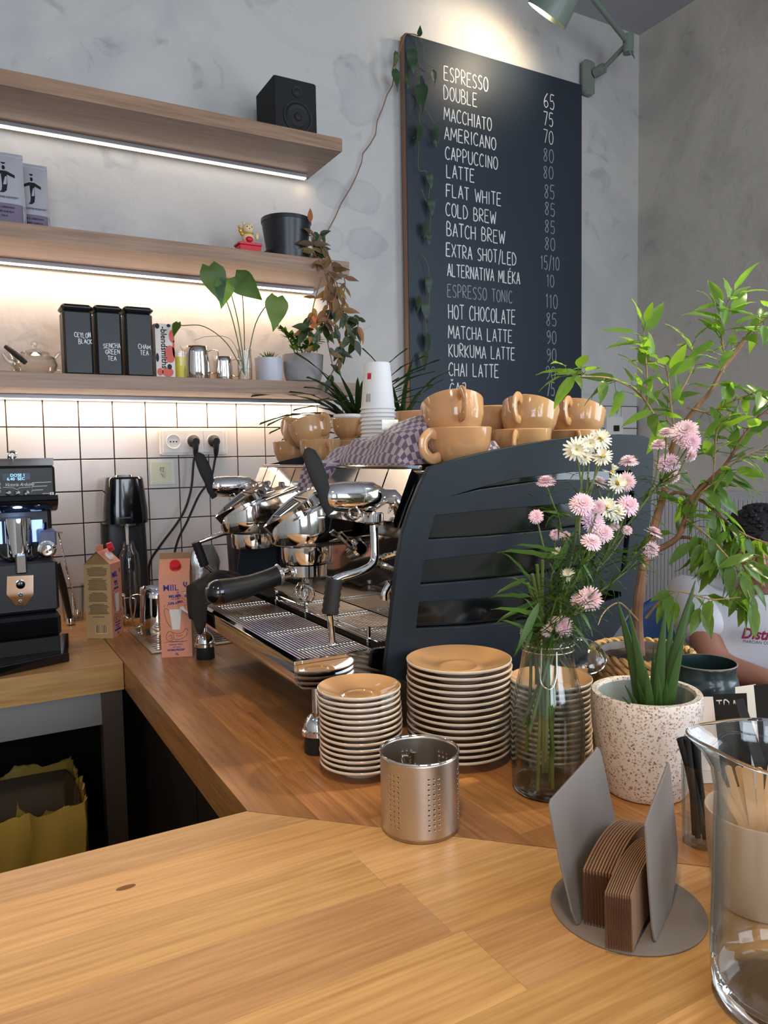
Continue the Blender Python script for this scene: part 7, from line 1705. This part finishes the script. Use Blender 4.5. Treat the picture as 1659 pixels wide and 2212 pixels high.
# ================================================================== PERSON, CHAIR, TABLE
tb = thing('cafe_table', 'dark wooden cafe table the seated person leans on', 'table', (1.85, 1.05, 0))
F = Vector((-.80, -.60, 0)).normalized(); S = Vector((-.60, .80, 0)).normalized()      # facing, and towards the photo's left
pc_ = dep(1640, 980, 2.12); PC = Vector((pc_.x, pc_.y, 0))
def tp(f, t): q = PC + F * f + S * t; return (q.x, q.y)
MB().prism([tp(.245, .20), tp(.72, .20), tp(.72, -.55), tp(.245, -.55)], .715, .745, .003).build('table_top', M['woodtable'], tb, smooth=False)
for f_, t_ in ((.28, .16), (.68, .16), (.28, -.51), (.68, -.51)):
    q = tp(f_, t_); MB().box((q[0] - .02, q[1] - .02, 0), (q[0] + .02, q[1] + .02, .7145)).build('leg', M['matteblack'], tb, smooth=False)
ch = thing('blue_chair', 'blue moulded shell chair behind the tree, under the seated person', 'chair', tuple(PC))
def shell(u, v):
    a = (u - .5) * 2.3; r = .25 + .02 * v; h = .42 + .50 * v ** .9
    base_ = PC - F * .02; cu = (math.cos(a)) * r; return base_ + S * .075 - F * cu * (.9 + .1 * v) + S * math.sin(a) * r * 1.2 + Vector((0, 0, h - .10 * (abs(u - .5) * 2) ** 3 * v))
MB().grid(shell, 24, 14).build('shell_back', M['bluechair'], ch, solid=.006)
b = MB(); loft(b, [(PC.x, PC.y, .415, .20, .20, .8), (PC.x, PC.y, .44, .215, .215, .8)]); b.build('seat', M['bluechair'], ch)
for sx_, sy_ in ((1, 1), (1, -1), (-1, 1), (-1, -1)): MB().cyl(PC + F * .13 * sx_ + S * .13 * sy_ + Vector((0, 0, .41)), PC + F * .20 * sx_ + S * .20 * sy_, .012, .009, 10).build('leg', M['birch'], ch)
pe = thing('person', 'seated person in a white printed t-shirt, dark hair, leaning on the table behind the tree', 'person', tuple(PC))
def skin_mesh(name, verts, edges, mat, root=0, sub=2):
    me = bpy.data.meshes.new(name); off = _root_loc(pe); me.from_pydata([Vector(v[0]) - off for v in verts], edges, []); me.materials.append(mat)
    o = link(name, me, pe); m1 = o.modifiers.new('skin', 'SKIN'); m1.use_smooth_shade = True
    for i, v in enumerate(verts):
        r = v[1]; me.skin_vertices[0].data[i].radius = (r, r) if not isinstance(r, tuple) else r
        me.skin_vertices[0].data[i].use_root = (i == root)
    m2 = o.modifiers.new('sub', 'SUBSURF'); m2.levels = sub; m2.render_levels = sub; return o
U = Vector((0, 0, 1))
pel = PC + U * .53; che = PC + F * .07 + U * .84; nek = PC + F * .115 + U * .985; hdc = PC + F * .17 + U * 1.095
shR = PC + F * .09 + S * .165 + U * .945; shL = PC + F * .09 - S * .165 + U * .945
elR = dep(1548, 1440, 2.02); elR.z = .80; haR = dep(1690, 1455, 1.88); haR.z = .785
elL = PC + F * .30 - S * .24 + U * .80; haL = PC + F * .42 + U * .785 - S * .02
hipR, hipL = pel + S * .09 - U * .01, pel - S * .09 - U * .01; knR, knL = pel + F * .40 + S * .12, pel + F * .40 - S * .12
V = [(pel, .125), (PC + F * .03 + U * .68, .118), (che, .125), (nek, .052), (nek + F * .02 + U * .045, .052), (shR, .052), (elR, .042), (haR, .028), (shL, .052), (elL, .042), (haL, .028), (hipR, .085), (knR, .062), (knR - U * .42 + F * .02, .038), (hipL, .085), (knL, .062), (knL - U * .42 + F * .02, .038), (hdc, (.078, .082)), (hdc + U * .055 + F * .005, (.070, .074)), (hdc - U * .06 + F * .025, (.052, .05))]
V[13] = (knR - U * .44, .04); V[16] = (knL - U * .44, .04)
skin_mesh('body', V, [(0, 1), (1, 2), (2, 3), (3, 4), (4, 19), (19, 17), (17, 18), (2, 5), (5, 6), (6, 7), (2, 8), (8, 9), (9, 10), (0, 11), (11, 12), (12, 13), (0, 14), (14, 15), (15, 16)], M['skin'])
slR = shR.lerp(elR, .74); slL = shL.lerp(elL, .74)
T = [(pel - U * .02, .150), (PC + F * .035 + U * .68, .150), (che, .158), (nek - U * .030, .070), (shR + S * .004, .092), (slR, .086), (shL, .092), (slL, .086)]
skin_mesh('t_shirt', T, [(0, 1), (1, 2), (2, 3), (2, 4), (4, 5), (2, 6), (6, 7)], M['tee'])
b = MB(); b.ell(hdc + U * .040 - F * .018, (.090, .092, .088), 24, 16)
for k in range(220):
    a = R.uniform(0, 2 * PI); e_ = R.uniform(.0, 1.5); p_ = hdc + U * .04 - F * .018 + Vector((math.cos(a) * math.cos(e_), math.sin(a) * math.cos(e_), math.sin(e_))) * .088; b.ell(p_, (.009, .009, .006), 6, 5)
b.build('hair', M['hair'], pe)
b = MB(); b.tube([hdc + F * .080 + U * .012, hdc + F * .098 - U * .012, hdc + F * .086 - U * .020], [.007, .011, .006], 10)
b.build('nose', M['skin'], pe)
for sg in (-1, 1):
    b = MB(); b.ell(hdc + F * .074 + S * .030 * sg + U * .012, (.010, .010, .006), 12, 8); b.build('eye', M['hair'], pe)
    b = MB(); b.ell(hdc + S * .080 * sg - U * .005, (.012, .012, .024), 12, 8); b.build('ear', M['skin'], pe)
b = MB(); b.ell(hdc + F * .076 - U * .048, (.014, .018, .005), 12, 8); b.build('mouth', P('lips', c(140, 74, 66), .5), pe)
for hp, dr in ((haR, (haR - elR).normalized()), (haL, (haL - elL).normalized())):
    sd_ = dr.cross(U).normalized(); b = MB(); b.ell(hp + dr * .035, (.03, .03, .014), 14, 8)
    b.build('palm', M['skin'], pe)
    for k in range(5):
        o_ = (k - 2) * .014; ln = (.045, .065, .072, .066, .052)[k]; st = hp + dr * (.055 if k else .02) + sd_ * (o_ if k else -.03); dd = (dr + sd_ * (o_ * 3 if k else -.9)).normalized()
        MB().tube([st, st + dd * ln * .45 + U * .006, st + dd * ln * .8, st + dd * ln - U * .006], [.0085, .008, .007, .0055], 8).build('finger', M['skin'], pe)
# chest print
cc = dep(1640, 1352, 1.93)
ux = -S; uy = U
cc = PC + F * .252 + U * .86
pr_ = dep(1608, 1368, 1.0); dirp = (pr_ - CAMP).normalized()
def onshirt(px, py):
    d = ray(px, py); q0_ = CAMP + d * ((PC + F * .245 - CAMP).dot(F) / d.dot(F)); return q0_
p_ = onshirt(1600, 1378); text_obj('District', .038, 'chest_print', M['inkred'], pe, p_, -S, U, sx=.85, bold=.0012, shear=.3, depth=.001)
p_ = onshirt(1604, 1388); text_obj('MARCIAN CORPS', .010, 'chest_print', M['inkdark'], pe, p_, -S, U, depth=.001)
